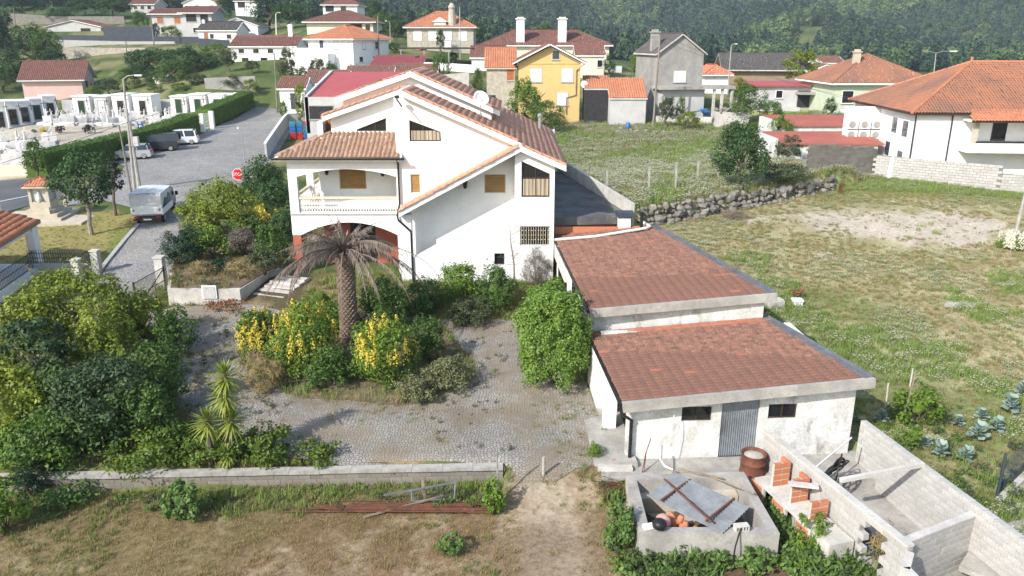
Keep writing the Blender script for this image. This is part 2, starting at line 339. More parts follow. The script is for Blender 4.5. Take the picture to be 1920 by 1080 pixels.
# ------------------------------------------------------------------ the setting: ground, paving, road
def cobble_mat(name, c1, c2, joint, scale, soil, soil_thr, rnd=.75):
    m = bpy.data.materials.new(name); m.use_nodes = True; n = m.node_tree.nodes; l = m.node_tree.links; b = n['Principled BSDF']; b.inputs['Roughness'].default_value = .85
    tc = n.new('ShaderNodeTexCoord')
    wn = n.new('ShaderNodeTexNoise'); wn.inputs['Scale'].default_value = .5; l.new(tc.outputs['Object'], wn.inputs[0])
    va = n.new('ShaderNodeVectorMath'); va.operation = 'MULTIPLY_ADD'; va.inputs[1].default_value = (.5, .5, 0); l.new(wn.outputs[1], va.inputs[0]); l.new(tc.outputs['Object'], va.inputs[2])
    vs = []
    for f in ('DISTANCE_TO_EDGE', 'F1'):
        v = n.new('ShaderNodeTexVoronoi'); v.voronoi_dimensions = '2D'; v.feature = f; v.inputs['Scale'].default_value = scale; v.inputs['Randomness'].default_value = rnd; l.new(va.outputs[0], v.inputs['Vector']); vs.append(v)
    sp = n.new('ShaderNodeSeparateColor'); l.new(vs[1].outputs['Color'], sp.inputs[0])
    mc = n.new('ShaderNodeMix'); mc.data_type = 'RGBA'; mc.inputs[6].default_value = (*c1, 1); mc.inputs[7].default_value = (*c2, 1); l.new(sp.outputs[0], mc.inputs[0])
    je = n.new('ShaderNodeMapRange'); je.inputs[1].default_value = .03; je.inputs[2].default_value = .15; l.new(vs[0].outputs['Distance'], je.inputs[0])
    mj = n.new('ShaderNodeMix'); mj.data_type = 'RGBA'; mj.inputs[6].default_value = (*joint, 1); l.new(je.outputs[0], mj.inputs[0]); l.new(mc.outputs[2], mj.inputs[7])
    ns = n.new('ShaderNodeTexNoise'); ns.inputs['Scale'].default_value = .35; ns.inputs['Detail'].default_value = 9; ns.inputs['Roughness'].default_value = .7; l.new(tc.outputs['Object'], ns.inputs[0])
    mr = n.new('ShaderNodeMapRange'); mr.inputs[1].default_value = soil_thr; mr.inputs[2].default_value = soil_thr + .14; mr.inputs[4].default_value = .8; l.new(ns.outputs[0], mr.inputs[0])
    ms = n.new('ShaderNodeMix'); ms.data_type = 'RGBA'; ms.inputs[7].default_value = (*soil, 1); l.new(mr.outputs[0], ms.inputs[0]); l.new(mj.outputs[2], ms.inputs[6])
    lv = n.new('ShaderNodeTexNoise'); lv.inputs['Scale'].default_value = .22; lv.inputs['Detail'].default_value = 10; lv.inputs['Roughness'].default_value = .75; l.new(tc.outputs['Object'], lv.inputs[0])
    lr = n.new('ShaderNodeMapRange'); lr.inputs[1].default_value = .3; lr.inputs[2].default_value = .7; lr.inputs[3].default_value = .72; lr.inputs[4].default_value = 1.25; l.new(lv.outputs[0], lr.inputs[0])
    lm = n.new('ShaderNodeMix'); lm.data_type = 'RGBA'; lm.blend_type = 'MULTIPLY'; lm.inputs[0].default_value = 1; l.new(ms.outputs[2], lm.inputs[6]); l.new(lr.outputs[0], lm.inputs[7])
    l.new(lm.outputs[2], b.inputs['Base Color'])
    bu = n.new('ShaderNodeBump'); bu.inputs['Strength'].default_value = .7; bu.inputs['Distance'].default_value = .03; l.new(je.outputs[0], bu.inputs['Height']); l.new(bu.outputs[0], b.inputs['Normal'])
    MT[name] = m
cobble_mat('cobble_yard', (.35, .335, .305), (.25, .235, .21), (.15, .135, .11), 8.6, (.225, .18, .125), .43)
cobble_mat('cobble_road', (.36, .355, .345), (.23, .225, .215), (.14, .13, .12), 5.5, (.28, .25, .195), .54)
M('asphalt', (.10, .105, .115), (.075, .08, .088), .9, .5, .2, 60)
M('soil', (.20, .15, .10), (.11, .085, .058), 1.0, 1.3, .5, 12)

gm = bpy.data.materials.new('ground_cover'); gm.use_nodes = True; n_ = gm.node_tree.nodes; l_ = gm.node_tree.links; b_ = n_['Principled BSDF']; b_.inputs['Roughness'].default_value = 1; b_.inputs['Specular IOR Level'].default_value = .1
at_ = n_.new('ShaderNodeAttribute'); at_.attribute_name = 'cover'; tc_ = n_.new('ShaderNodeTexCoord')
no_ = n_.new('ShaderNodeTexNoise'); no_.inputs['Scale'].default_value = 5; no_.inputs['Detail'].default_value = 9; no_.inputs['Roughness'].default_value = .75; l_.new(tc_.outputs['Object'], no_.inputs[0])
mr_ = n_.new('ShaderNodeMapRange'); mr_.inputs[1].default_value = .3; mr_.inputs[2].default_value = .7; mr_.inputs[3].default_value = .55; mr_.inputs[4].default_value = 1.4; l_.new(no_.outputs[0], mr_.inputs[0])
mm_ = n_.new('ShaderNodeMix'); mm_.data_type = 'RGBA'; mm_.blend_type = 'MULTIPLY'; mm_.inputs[0].default_value = 1; l_.new(at_.outputs[0], mm_.inputs[6]); l_.new(mr_.outputs[0], mm_.inputs[7]); l_.new(mm_.outputs[2], b_.inputs['Base Color'])
bu_ = n_.new('ShaderNodeBump'); bu_.inputs['Strength'].default_value = .6; bu_.inputs['Distance'].default_value = .06; l_.new(no_.outputs[0], bu_.inputs['Height']); l_.new(bu_.outputs[0], b_.inputs['Normal'])

def wp(pix): return [tuple(G(u, v).xy) for u, v in pix]
ROAD_P = wp([(165, 565), (205, 492), (258, 422), (258, 392), (200, 378), (118, 388), (118, 358), (215, 335), (235, 312), (203, 302), (290, 282), (360, 262), (388, 246), (470, 200), (525, 205), (552, 235), (520, 290), (480, 330), (365, 400), (330, 480), (318, 520), (290, 565)])
YARD_P = wp([(262, 592), (330, 575), (470, 572), (560, 590), (870, 600), (1005, 600), (1090, 700), (1130, 800), (1168, 868), (1080, 880), (1040, 905), (975, 905), (955, 872), (640, 874), (440, 845), (330, 760), (330, 690)])
ASPH_P = wp([(-120, 405), (-120, 350), (60, 338), (120, 343), (150, 352), (118, 374), (60, 385), (0, 402)])
CEM_P = wp([(-120, 345), (-100, 225), (120, 214), (400, 214), (395, 236), (360, 252), (85, 330), (0, 338)])
LAWN_P = wp([(-20, 470), (0, 420), (120, 388), (258, 402), (255, 425), (180, 512), (60, 560), (-60, 560)])
ISL_P = wp([(447, 655), (490, 600), (560, 578), (690, 572), (800, 585), (845, 630), (893, 684), (880, 712), (800, 755), (750, 762), (650, 752), (560, 748), (490, 715), (455, 690)])
def rightfield(x, y): return (x > np.where(y < 42, 12.6 - (y - 20) * .22, 7.8)) & (y < 72) & (y > 5)
def upper(x, y):
    d = (x - SW0.x) * _sn.x + (y - SW0.y) * _sn.y
    return (d > 0) & (x > 4 - (y - 55) * .23) & (y < 112) & (x < 60)
def mixc(c, d, t): return c * (1 - t[:, None]) + np.array(d) * t[:, None]
def cover(x, y):
    n1 = fbm(x, y, 9, 4); n2 = fbm(x + 50, y, 3.2, 4); n3 = fbm(x, y + 90, 24, 3); n4 = fbm(x - 31, y + 7, 1.1, 3)
    c = np.tile(np.array((.095, .125, .04)), (len(x), 1)); c = mixc(c, (.19, .18, .085), sstep((n1 - .48) / .15)); c = mixc(c, (.055, .08, .028), sstep((n2 - .52) / .1))
    far = y > 235; c[far] = (.05, .085, .032); c[far] = mixc(c[far], (.11, .13, .045), sstep((n3[far] - .62) / .08))
    fr = (y < 23.4) & (x < 12.6)
    cf = np.tile(np.array((.215, .145, .085)), (len(x), 1)); cf = mixc(cf, (.17, .115, .06), sstep((n2 - .5) / .1)); cf = mixc(cf, (.31, .245, .165), sstep((n4 - .56) / .1) * .7)
    cf = mixc(cf, (.17, .15, .065), sstep((n1 - .58) / .1) * .5); cf = mixc(cf, (.10, .125, .04), sstep(((y - 20.8 - .04 * (x + 16)) + (n2 - .5) * 2) / .8) * (x < 0) * .85)
    pth = np.exp(-((x - 1.1 - (22 - y) * .06) / 1.3) ** 2) * (y < 24) * (y > 15); cf = mixc(cf, (.33, .285, .22), np.clip(pth * (.2 + .8 * n2), 0, 1))
    cf = mixc(cf, (.13, .09, .055), (x > 3.9).astype(float)); c[fr] = cf[fr]
    rf = rightfield(x, y)
    cr = np.tile(np.array((.30, .265, .145)), (len(x), 1)); cr = mixc(cr, (.19, .215, .085), sstep((n1 - .48 + (32 - y) * .008) / .12)); cr = mixc(cr, (.40, .36, .22), sstep((n4 - .55) / .12) * .6)
    sx, sy = (x - 27) / 10, (y - 52) / 5.0; snd = np.exp(-(sx ** 2 + sy ** 2)); cr = mixc(cr, (.46, .40, .32), np.clip(sstep((snd + (n2 - .5) * 1.6 - .35) / .3), 0, 1))
    cr = mixc(cr, (.15, .21, .05), np.exp(-((y - 63 + .25 * (x - 30)) / 2.2) ** 2) * (x > 20)); c[rf] = cr[rf]
    up = upper(x, y); cu = np.tile(np.array((.30, .32, .135)), (len(x), 1)); cu = mixc(cu, (.33, .33, .17), sstep((n2 - .5) / .12) * .8); c[up] = cu[up]
    la = inpoly(x, y, LAWN_P); cl = np.tile(np.array((.25, .22, .085)), (len(x), 1)); cl = mixc(cl, (.15, .175, .05), sstep((n2 - .5) / .12)); c[la] = cl[la]
    ce = inpoly(x, y, CEM_P); cg = np.tile(np.array((.44, .39, .31)), (len(x), 1)); cg = mixc(cg, (.36, .32, .26), sstep((n2 - .45) / .1)); c[ce] = cg[ce]
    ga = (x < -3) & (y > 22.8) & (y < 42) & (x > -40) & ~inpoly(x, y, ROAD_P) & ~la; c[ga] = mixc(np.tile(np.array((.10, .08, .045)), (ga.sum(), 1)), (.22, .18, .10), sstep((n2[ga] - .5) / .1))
    c *= (.8 + .4 * n4)[:, None]
    return c
ys = np.concatenate([np.linspace(-25, 2.9, 10), np.geomspace(3, 1750, 350)]); ss = np.linspace(-1, 1, 330)
Xg = ss[None, :] * (np.abs(ys)[:, None] * .95 + 16); Yg = np.repeat(ys[:, None], len(ss), 1); Zg = ground(Xg, Yg)
nr, nc = Xg.shape; ii = (np.arange(nr - 1)[:, None] * nc + np.arange(nc - 1)[None, :]).ravel()
gme = npmesh('ground', np.stack([Xg.ravel(), Yg.ravel(), Zg.ravel()], 1), np.stack([ii, ii + 1, ii + nc + 1, ii + nc], 1), True)
ca = gme.color_attributes.new('cover', 'FLOAT_COLOR', 'POINT'); cc = np.ones((nr * nc, 4), np.float32); cc[:, :3] = cover(Xg.ravel(), Yg.ravel()); ca.data.foreach_set('color', cc.ravel())
tag(put('ground', gme, gm), 'grassy village ground with dry soil and meadow', kind='structure')

def patch(name, poly, mat, lift, step=.7, label=None, mound=0., hollow=()):
    P = np.array(poly); x0, y0 = P.min(0); x1, y1 = P.max(0)
    gx, gy = np.meshgrid(np.arange(x0, x1, step), np.arange(y0, y1, step)); k = inpoly(gx, gy, poly)
    pts = list(zip(gx[k], gy[k])); out = []
    for i in range(len(poly)):
        a, b = Vector(poly[i]), Vector(poly[(i + 1) % len(poly)]); m = max(1, int((b - a).length / step))
        for j in range(m): q = a.lerp(b, j / m); out.append((q.x, q.y))
    V, Fs = cdt(out, hollow, pts); V = np.array(V); z = ground(V[:, 0], V[:, 1]) + lift
    if mound:
        O = np.array(out); d = np.sqrt(((V[:, None, :] - O[None, :, :]) ** 2).sum(2)).min(1); z += mound * sstep(d / 1.2)
    me = bpy.data.meshes.new(name); me.from_pydata([tuple(p) + (float(q),) for p, q in zip(V, z)], [], Fs)
    for p in me.polygons: p.use_smooth = True
    o = put(name, me, MT[mat]); return tag(o, label, kind='structure')
patch('road', ROAD_P, 'cobble_road', .035, .9, 'cobbled village road rising past the parked truck')
patch('paved_yard', YARD_P, 'cobble_yard', .035, .5, 'cobbled yard between the house and the outbuildings')
patch('asphalt_road', ASPH_P, 'asphalt', .05, 1.0, 'dark asphalt road behind the small shrine')
isl = patch('planting_bed', ISL_P, 'soil', .05, .5, 'planting bed round the dead palm', .18)
def strip(name, pix, w, h, mat, label, kind='structure', cat=None):
    mb = MB(); pts = [G(u, v) for u, v in pix]
    for a, b in zip(pts[:-1], pts[1:]): mb.beam(a + Vector((0, 0, h / 2 - .05)), b + Vector((0, 0, h / 2 - .05)), w, h + .1)
    o = mb.build(name, MT[mat]); tag(o, label, cat, kind=kind); return o
strip('kerb', [(186, 512), (205, 487), (232, 454), (259, 423)], .25, .14, 'granite', 'granite kerb between lawn and cobbled road')
strip('road_marking', [(-60, 388), (0, 379), (55, 368)], .14, .012, 'white_paint', 'white line painted on asphalt road').location.z += .055
# ------------------------------------------------------------------ roofs of clay tiles
def tiles_np(O, ex, es, poly, w, l, amp, nx=4, lip=True, jit=.012, seed=1):
    r = np.random.default_rng(seed); O, ex, es = np.array(O, float), np.array(ex, float), np.array(es, float); nn = np.cross(ex, es)
    P = np.array(poly); a0, b0 = P.min(0); a1, b1 = P.max(0)
    A, B = np.meshgrid(np.arange(a0, a1 - w * .3, w), np.arange(b0, b1 - l * .3, l)); A = A.ravel(); B = B.ravel()
    k = inpoly(A + w / 2, B + l / 2, poly); A = A[k]; B = B[k]; n = len(A)
    t = np.linspace(0, 1, nx + 1); prof = amp * (.5 - .5 * np.cos(2 * np.pi * t)) ** .8
    rows = [(-.02, .0, -.035), (-.02, 1., .0), (1.06, 1., -.028)] if lip else [(-.02, 1., .0), (1.06, 1., -.028)]
    ja = r.normal(0, jit, (n, 1)); jh = r.normal(0, jit * .6, (n, 1)); V = []
    for (bb, s, dz) in rows:
        a = A[:, None] + t[None, :] * w + ja; b = B[:, None] + bb * l + ja * .6; h = prof[None, :] * s + dz + .045 + jh
        V.append(O + a[..., None] * ex + b[..., None] * es + h[..., None] * nn)
    V = np.stack(V, 1); m = len(rows); V = V.reshape(n, -1, 3); q = []
    for i in range(m - 1):
        for j in range(nx): q.append((i * (nx + 1) + j, i * (nx + 1) + j + 1, (i + 1) * (nx + 1) + j + 1, (i + 1) * (nx + 1) + j))
    q = np.array(q); per = m * (nx + 1)
    return V.reshape(-1, 3), (q[None] + (np.arange(n) * per)[:, None, None]).reshape(-1, 4)
def frame_of(pts):
    p = [Vector(q) for q in pts]; ex = (p[1] - p[0]).normalized(); nn = None
    for q in p[2:]:
        nn = ex.cross(q - p[0])
        if nn.length > .05: break
    nn.normalize()
    if nn.z < 0: ex = -ex; nn = -nn; O = p[1]
    else: O = p[0]
    es = nn.cross(ex).normalized()
    return O, ex, es, [((q - O).dot(ex), (q - O).dot(es)) for q in p]
def roof(parent, slopes, tm, sm, t=.2, w=.24, l=.36, amp=.06, nx=4, lip=True, ridges=(), name='roof', world=True, rr=.13, rm=None, seed=1):
    mb = MB(); VV = []; FF = []; k = 0
    for i, pts in enumerate(slopes):
        pts = [Vector(p) for p in pts]; n = len(pts); dn = Vector((0, 0, -t))
        mb.add(pts + [p + dn for p in pts], [tuple(range(n)), tuple(range(2 * n - 1, n - 1, -1))] + [(i_, (i_ + 1) % n, (i_ + 1) % n + n, i_ + n) for i_ in range(n)])
        O, ex, es, poly = frame_of(pts); V, Fq = tiles_np(O, ex, es, poly, w, l, amp, nx, lip, seed=seed + i); VV.append(V); FF.append(Fq + k); k += len(V)
    ro = mb.build(name, MT[sm], parent, world)
    V = np.concatenate(VV); L = np.array(parent.location) if world else np.zeros(3)
    to = put('roof_tiles', npmesh('roof_tiles', V - L, np.concatenate(FF)), MT[tm], ro); tag(to, kind='stuff')
    if ridges:
        rb = MB(); rnd = random.Random(seed)
        for p, q in ridges:
            p, q = Vector(p), Vector(q); m = max(1, int((q - p).length / .42)); d = (q - p) / m
            for j in range(m):
                a = p + d * j + Vector((0, 0, .05 + rnd.uniform(0, .015))); b = p + d * (j + 1.08) + Vector((0, 0, .03)); rb.tube([a, b], [rr, rr * .86], 8)
        rb.build('ridge_tiles', MT[rm or tm], ro, world)
    return ro
def shrink(poly, m):
    cx = sum(p[0] for p in poly) / len(poly); cz = sum(p[1] for p in poly) / len(poly); out = []
    n = len(poly)
    ar = sum(poly[i][0] * poly[(i + 1) % n][1] - poly[(i + 1) % n][0] * poly[i][1] for i in range(n)); sg = 1 if ar > 0 else -1
    for i in range(n):
        p0, p1, p2 = (Vector(poly[(i + j - 1) % n]) for j in range(3)); d1 = (p1 - p0).normalized(); d2 = (p2 - p1).normalized()
        n1 = Vector((-d1.y, d1.x)) * sg; n2 = Vector((-d2.y, d2.x)) * sg; k = m / max(.3, 1 + n1.dot(n2)); out.append(tuple(p1 + (n1 + n2) * k))
    return out
def window(parent, poly, y, fm='frame_brown', pm='pane_dark', name='window', bars=(), mw=.06, world=True, curtain=None, fd=.06):
    inn = shrink(poly, mw); f = facade(poly, [inn], y, fd)
    for kind, c in bars:
        xs = [p[0] for p in inn]; zs = [p[1] for p in inn]
        if kind == 'v':
            zt = [z for z in (_cut(inn, c))]; f.box(c - .03, c + .03, y + .005, y + fd - .005, min(zt), max(zt))
        else: f.box(min(xs), max(xs), y + .006, y + fd - .006, c - .03, c + .03)
    w = f.build(name, MT[fm], parent, world)
    g = MB(); g.add([(x, y + fd * .7, z) for x, z in inn], [tuple(range(len(inn)))]); L = parent.location
    if world: g.v = [(p[0] - L.x, p[1] - L.y, p[2] - L.z) for p in g.v]
    g.build('pane', MT[pm], w)
    if curtain:
        x0, x1, z0, z1 = curtain; c = MB(); k = int((x1 - x0) / .07); pts = []
        for j in range(k + 1): pts.append((x0 + (x1 - x0) * j / k, y + fd * .62 - .022 * (1 + math.sin(j * 2.1))))
        c.add([(a, b, z0) for a, b in pts] + [(a, b, z1) for a, b in pts], [(j, j + 1, j + k + 2, j + k + 1) for j in range(k)])
        if world: c.v = [(p[0] - L.x, p[1] - L.y, p[2] - L.z) for p in c.v]
        c.build('curtain', MT['curtain'], w)
    return w
def _cut(poly, x):
    r = []
    for i in range(len(poly)):
        (a, z0), (b, z1) = poly[i], poly[(i + 1) % len(poly)]
        if (a - x) * (b - x) <= 0 and a != b: r.append(z0 + (z1 - z0) * (x - a) / (b - a))
    return r
def shutter(parent, x0, x1, z0, z1, y, mat='shutter_wood', world=True):
    f = facade(rect(x0, x1, z0, z1), [rect(x0 + .05, x1 - .05, z0 + .04, z1 - .03)], y, .07); w = f.build('window', MT['cream_rail' if mat == 'shutter_wood' else 'white_paint'], parent, world)
    s = MB(); n = int((z1 - z0 - .07) / .055)
    for k in range(n):
        z = z0 + .04 + k * (z1 - z0 - .07) / n; s.box(x0 + .05, x1 - .05, y + .03 + (.012 if k % 6 == 0 else 0), y + .05, z, z + .047)
    if world: L = parent.location; s.v = [(p[0] - L.x, p[1] - L.y, p[2] - L.z) for p in s.v]
    s.build('shutter', MT[mat], w); return w
def arch(x0, x1, z0, rise, n=14): return [(x0 + (x1 - x0) * i / n, z0 + rise * (1 - (2 * i / n - 1) ** 2)) for i in range(n + 1)]

# ------------------------------------------------------------------ main house
P_, Q_, R_ = 42.2, 40.9, 44.0
HS = thing('white_house', 'large white gabled house with balcony and clay tile roofs behind the palm', 'house', (-5, 49, .6))
zr = lambda x: 11.1 - .435 * (x + 5.9)
zl = lambda x: 11.1 - .335 * (-5.9 - x)
z2 = lambda x: zr(.45) - .535 * (.45 - x)
att = [(-5.49, 8.36), (-3.80, 8.36), (-3.82, 8.87), (-5.47, 9.49)]
outer = [(-6.24, .5), (.45, .5), (.45, zr(.45) - .3), (-5.9, 10.8), (-6.24, 10.68), (-6.24, 7.3), (-12.2, 7.3), (-12.2, 3.2)] + arch(-11.72, -6.36, 3.2, .72) + [(-6.36, .5)]
balc = [(-11.72, 4.45), (-6.3, 4.45)] + list(reversed(arch(-11.72, -6.3, 6.45, .42)))
facade(outer, [att, rect(-5.53, -4.99, 5.56, 6.59), rect(-1.51, -.35, 5.56, 6.59), balc], P_, .3).build('front_wall', MT['white_plaster'], HS, True)
gal = [(-8.64, 8.70), (-7.0, 8.70), (-6.98, 9.43), (-8.64, 8.80)]
facade([(-10.9, 4.2), (-6.1, 4.2), (-6.1, 10.7), (-10.06, zl(-10.06) - .3), (-10.06, 7.4), (-10.9, 7.4)], [gal, rect(-9.8, -8.27, 5.45, 6.62)], R_, .3).build('recessed_wall', MT['white_plaster'], HS, True)
lw = rect(.43, 2.05, 2.92, 4.01); qw = [(.5, 5.58), (2.0, 5.58), (1.99, 6.83), (.5, 7.5)]; sw = rect(-.96, -.41, 1.85, 2.5)
facade([(-5.34, .4), (2.25, .4), (2.25, zr(2.25) - .3), (.45, zr(.45) - .3), (.15, z2(.15) - .3), (.15, 5.33), (-5.34, 2.26)], [lw, qw, sw], Q_, .28).build('stair_wing_wall', MT['white_plaster'], HS, True)
b = MB(); b.box(-6.24, -5.94, 42.5, 44.0, 7.3, 10.55); b.box(.15, .43, 41.18, 42.2, .4, 7.7); b.box(1.97, 2.25, 41.18, 57.8, .4, 7.15); b.box(-10.9, -10.6, 44.3, 57.8, .4, 9.2); b.box(-10.9, 2.25, 57.8, 58.1, .4, 7.1)
b.box(-10.0, 2.0, 47.5, 57.5, .5, 7.1); b.build('side_walls', MT['white_plaster'], HS, True)  # first box here: unseen solid core added inside to close the house against light
b = MB(); b.box(-6.05, -5.42, 40.95, 41.5, .4, 4.62); b.build('pillar', MT['white_plaster'], HS, True)
b = MB(); b.box(-12.2, -11.74, 42.22, 42.62, .4, 3.2); b.build('brick_pillar', MT['brick_wall'], HS, True)
for q in ((-12.2, -11.74, 50, 50.4, .4, 7.3), (-12.2, -11.8, 46, 46.3, 4.4, 7.3), (-11.25, -10.95, 45.2, 46.6, 4.4, 7.3)): MB().box(*q).build('column', MT['white_plaster'], HS, True)
mb = facade([(-10.9, .4), (-6.36, .4), (-6.36, 4.2), (-10.9, 4.2)], [rect(-9.35, -7.9, .9, 3.8)], R_, .3); mb.build('porch_brick_wall', MT['brick_wall'], HS, True)
window(HS, rect(-9.35, -7.9, .9, 3.8), R_ + .12, 'frame_brown', 'pane_dark', 'porch_door', bars=[('v', -8.62), ('h', 2.9)])
b = MB(); b.box(-12.15, -6.3, 42.5, 44.0, 4.2, 4.42); b.box(-12.15, -10.9, 44.0, 50.2, 4.2, 4.42); b.build('balcony_floor', MT['sandstone'], HS, True)
b = MB(); b.box(-12.2, -6.3, 42.24, 42.42, 5.22, 5.34); b.box(-12.14, -11.96, 42.62, 50, 5.22, 5.34); b.build('balcony_rail', MT['cream_rail'], HS, True)
b = MB(); n = 36
for i in range(n):
    x = -11.7 + 5.36 * i / n; dx = 5.36 / n
    for z0, z1 in ((4.46, 4.72), (4.72, 4.98), (4.98, 5.22)):
        b.beam((x, 42.33, z0), (x + dx, 42.33, z1), .03, .03); b.beam((x, 42.33, z1), (x + dx, 42.33, z0), .03, .03)
for z in (4.47, 4.72, 4.98): b.box(-11.72, -6.3, 42.30, 42.36, z - .018, z + .018)
for i in range(40):
    y = 42.7 + 7.2 * i / 40
    b.beam((-12.05, y, 4.46), (-12.05, y + .18, 5.2), .03, .03); b.beam((-12.05, y, 5.2), (-12.05, y + .18, 4.46), .03, .03)
b.build('balcony_lattice', MT['white_clean'], HS, True)
b = MB(); b.box(-12.22, -6.3, 42.14, 42.2, 4.36, 4.42); b.build('balcony_drip_edge', MT['granite'], HS, True)
shutter(HS, -9.8, -8.27, 5.45, 6.62, R_ + .05); shutter(HS, -5.53, -4.99, 5.56, 6.59, P_ + .06); shutter(HS, -1.51, -.35, 5.56, 6.59, P_ + .06)
window(HS, gal, R_ + .08, bars=[('v', -7.62)]); window(HS, att, P_ + .08, bars=[('v', -4.75)], curtain=(-5.42, -3.88, 8.42, 8.92))
window(HS, qw, Q_ + .08, bars=[('v', 1.24), ('h', 6.62)], curtain=(.58, 1.92, 5.66, 6.55)); window(HS, lw, Q_ + .1, 'concrete_pale', 'pane_dark'); window(HS, sw, Q_ + .1)
b = MB()
for i in range(9):
    for z in (3.25, 3.5, 3.75): b.box(.52 + i * .175, .59 + i * .175, Q_ + .02, Q_ + .05, z, z + .025)
for i in range(12): b.box(.5 + i * .13, .52 + i * .13, Q_ + .05, Q_ + .07, 2.98, 3.95)
b.build('window_grille', MT['cream_rail'], HS, True)
rf = roof(HS, [
    [(2.83, 40.5, zr(2.83)), (2.83, 58.4, zr(2.83)), (-5.9, 58.4, zr(-5.9)), (-5.9, 41.75, zr(-5.9)), (.45, 41.75, zr(.45)), (.45, 40.5, zr(.45))],
    [(-6.0, 40.5, z2(-6)), (-6.0, 42.2, z2(-6)), (.45, 42.2, z2(.45)), (.45, 40.5, z2(.45))],
    [(-10.43, 43.55, zl(-10.43)), (-10.43, 58.4, zl(-10.43)), (-5.9, 58.4, zl(-5.9)), (-5.9, 43.55, zl(-5.9))],
    ], 'tile_main', 'white_clean', .3, amp=.022, w=.26, ridges=[((-5.9, 41.72, 11.12), (-5.9, 46, 11.12))], seed=11, rm='tile_old')
# verge tiles along the gable edges
b = MB()
def verge(p, q):
    p, q = Vector(p), Vector(q); m = int((q - p).length / .4); d = (q - p) / m
    for j in range(m): MB().beam(p + d * j + Vector((0, 0, .085)), p + d * (j + 1.05) + Vector((0, 0, .055)), .34, .09).build('verge_tile', MT['tile_main'], HS, True)
verge((-5.6, 41.85, zr(-5.6)), (.3, 41.85, zr(.3))); verge((.7, 40.62, zr(.7)), (2.8, 40.62, zr(2.8))); verge((.3, 40.62, z2(.3)), (-5.95, 40.62, z2(-5.95))); verge((-6.1, 43.65, zl(-6.1)), (-10.4, 43.65, zl(-10.4)))
zq = lambda x: 11.85 - .43 * (x + 5.8) if x > -5.8 else 11.85 - .335 * (-5.8 - x)
roof(HS, [[(-.7, 46, zq(-.7)), (-.7, 53.5, zq(-.7)), (-5.8, 53.5, zq(-5.8)), (-5.8, 46, zq(-5.8))], [(-10.2, 46, zq(-10.2)), (-10.2, 53.5, zq(-10.2)), (-5.8, 53.5, zq(-5.8)), (-5.8, 46, zq(-5.8))]],
     'tile_main', 'white_clean', .32, amp=.022, w=.26, ridges=[((-5.8, 45.95, 11.87), (-5.8, 53.4, 11.87))], name='raised_roof', seed=21, rm='tile_old')
b = MB(); b.prism([(-9.8, 8), (-1.2, 8), (-1.2, zq(-1.2) - .3), (-5.8, 11.5), (-9.8, zq(-9.8) - .3)], 46.4, 53.2); b.build('raised_wall', MT['white_clean'], HS, True)
b = MB(); p, q = Vector((-5.6, 46.1, zq(-5.6))), Vector((-.75, 46.1, zq(-.75)))
d = (q - p) / 12
for j in range(12): MB().beam(p + d * j + Vector((0, 0, .085)), p + d * (j + 1.05) + Vector((0, 0, .055)), .34, .09).build('verge_tile', MT['tile_main'], HS, True)
ze, zt = 7.55, 8.62
roof(HS, [[(-12.75, 41.75, ze), (-5.92, 41.75, ze), (-5.92, 42.18, ze + .2), (-6.26, 42.18, ze + .2), (-6.26, 44, zt), (-10.05, 44, zt)],
          [(-12.75, 41.75, ze), (-12.75, 52, ze), (-10.05, 52, zt), (-10.05, 44, zt)]], 'tile_house', 'white_clean', .2, w=.25, l=.36, amp=.085, nx=6,
     ridges=[((-12.7, 41.8, ze + .03), (-10.1, 43.95, zt + .02)), ((-10.1, 44.06, zt), (-6.3, 44.06, zt))], name='balcony_roof', seed=31, rr=.11)
b = MB(); b.tube([(-12.8, 41.68, 7.5), (-5.75, 41.68, 7.5)], .07, 8); b.tube([(-12.82, 41.68, 7.5), (-12.82, 52, 7.5)], .07, 8); b.build('gutter', MT['black_plastic'], HS, True)
b = MB(); b.tube([(-6.18, 41.75, 7.45), (-6.15, 42.08, 7.2), (-6.15, 42.08, 5.0), (-6.12, 40.82, 4.6), (-6.08, 40.82, 4.35), (-5.45, 40.82, 3.75), (-5.42, 40.82, 3.6), (-5.42, 40.82, .9)], .055, 8); b.build('downpipe', MT['black_plastic'], HS, True)
b = MB(); b.tube([(2.88, 40.45, 7.2), (2.88, 58.3, 7.2)], .07, 8); b.build('gutter', MT['black_plastic'], HS, True)
def lantern(x, y, z):
    b = MB(); b.lathe([(.03, -.22), (.09, -.16), (.13, .12), (.17, .14), (.05, .26), (.02, .3)], 6, (x, y, z)); b.box(x - .02, x + .02, y, y + .22, z + .1, z + .14); b.build('wall_lantern', MT['dark_metal'], HS, True)
for a in ((-10.44, 43.8, 6.5), (-7.3, 43.8, 6.42), (-2.55, 42.0, 6.05)): lantern(*a)
b = MB(); b.tube([(-5.98, 41.72, 10.72), (-5.98, 41.5, 10.6), (-5.7, 41.3, 10.25)], .045, 6); b.obox((-5.98, 41.6, 10.72), (.22, .2, .14)); b.build('floodlight', MT['dark_metal'], HS, True)
b = MB(); b.box(-10.9, -10.25, 45.2, 45.9, 8.2, 9.55); ch = b.build('brick_chimney', MT['tile_new'], HS, True)
b = MB(); b.box(-10.98, -10.18, 45.1, 46, 9.55, 9.62); L = HS.location; b.v = [(p[0] - L.x, p[1] - L.y, p[2] - L.z) for p in b.v]; b.build('chimney_cap', MT['dark_metal'], ch)
b = MB(); p = atY(912, 190, 53); b.box(p.x - .4, p.x + .4, 53, 53.8, p.z - 1.6, p.z); ch = b.build('brick_chimney', MT['tile_old'], HS, True)
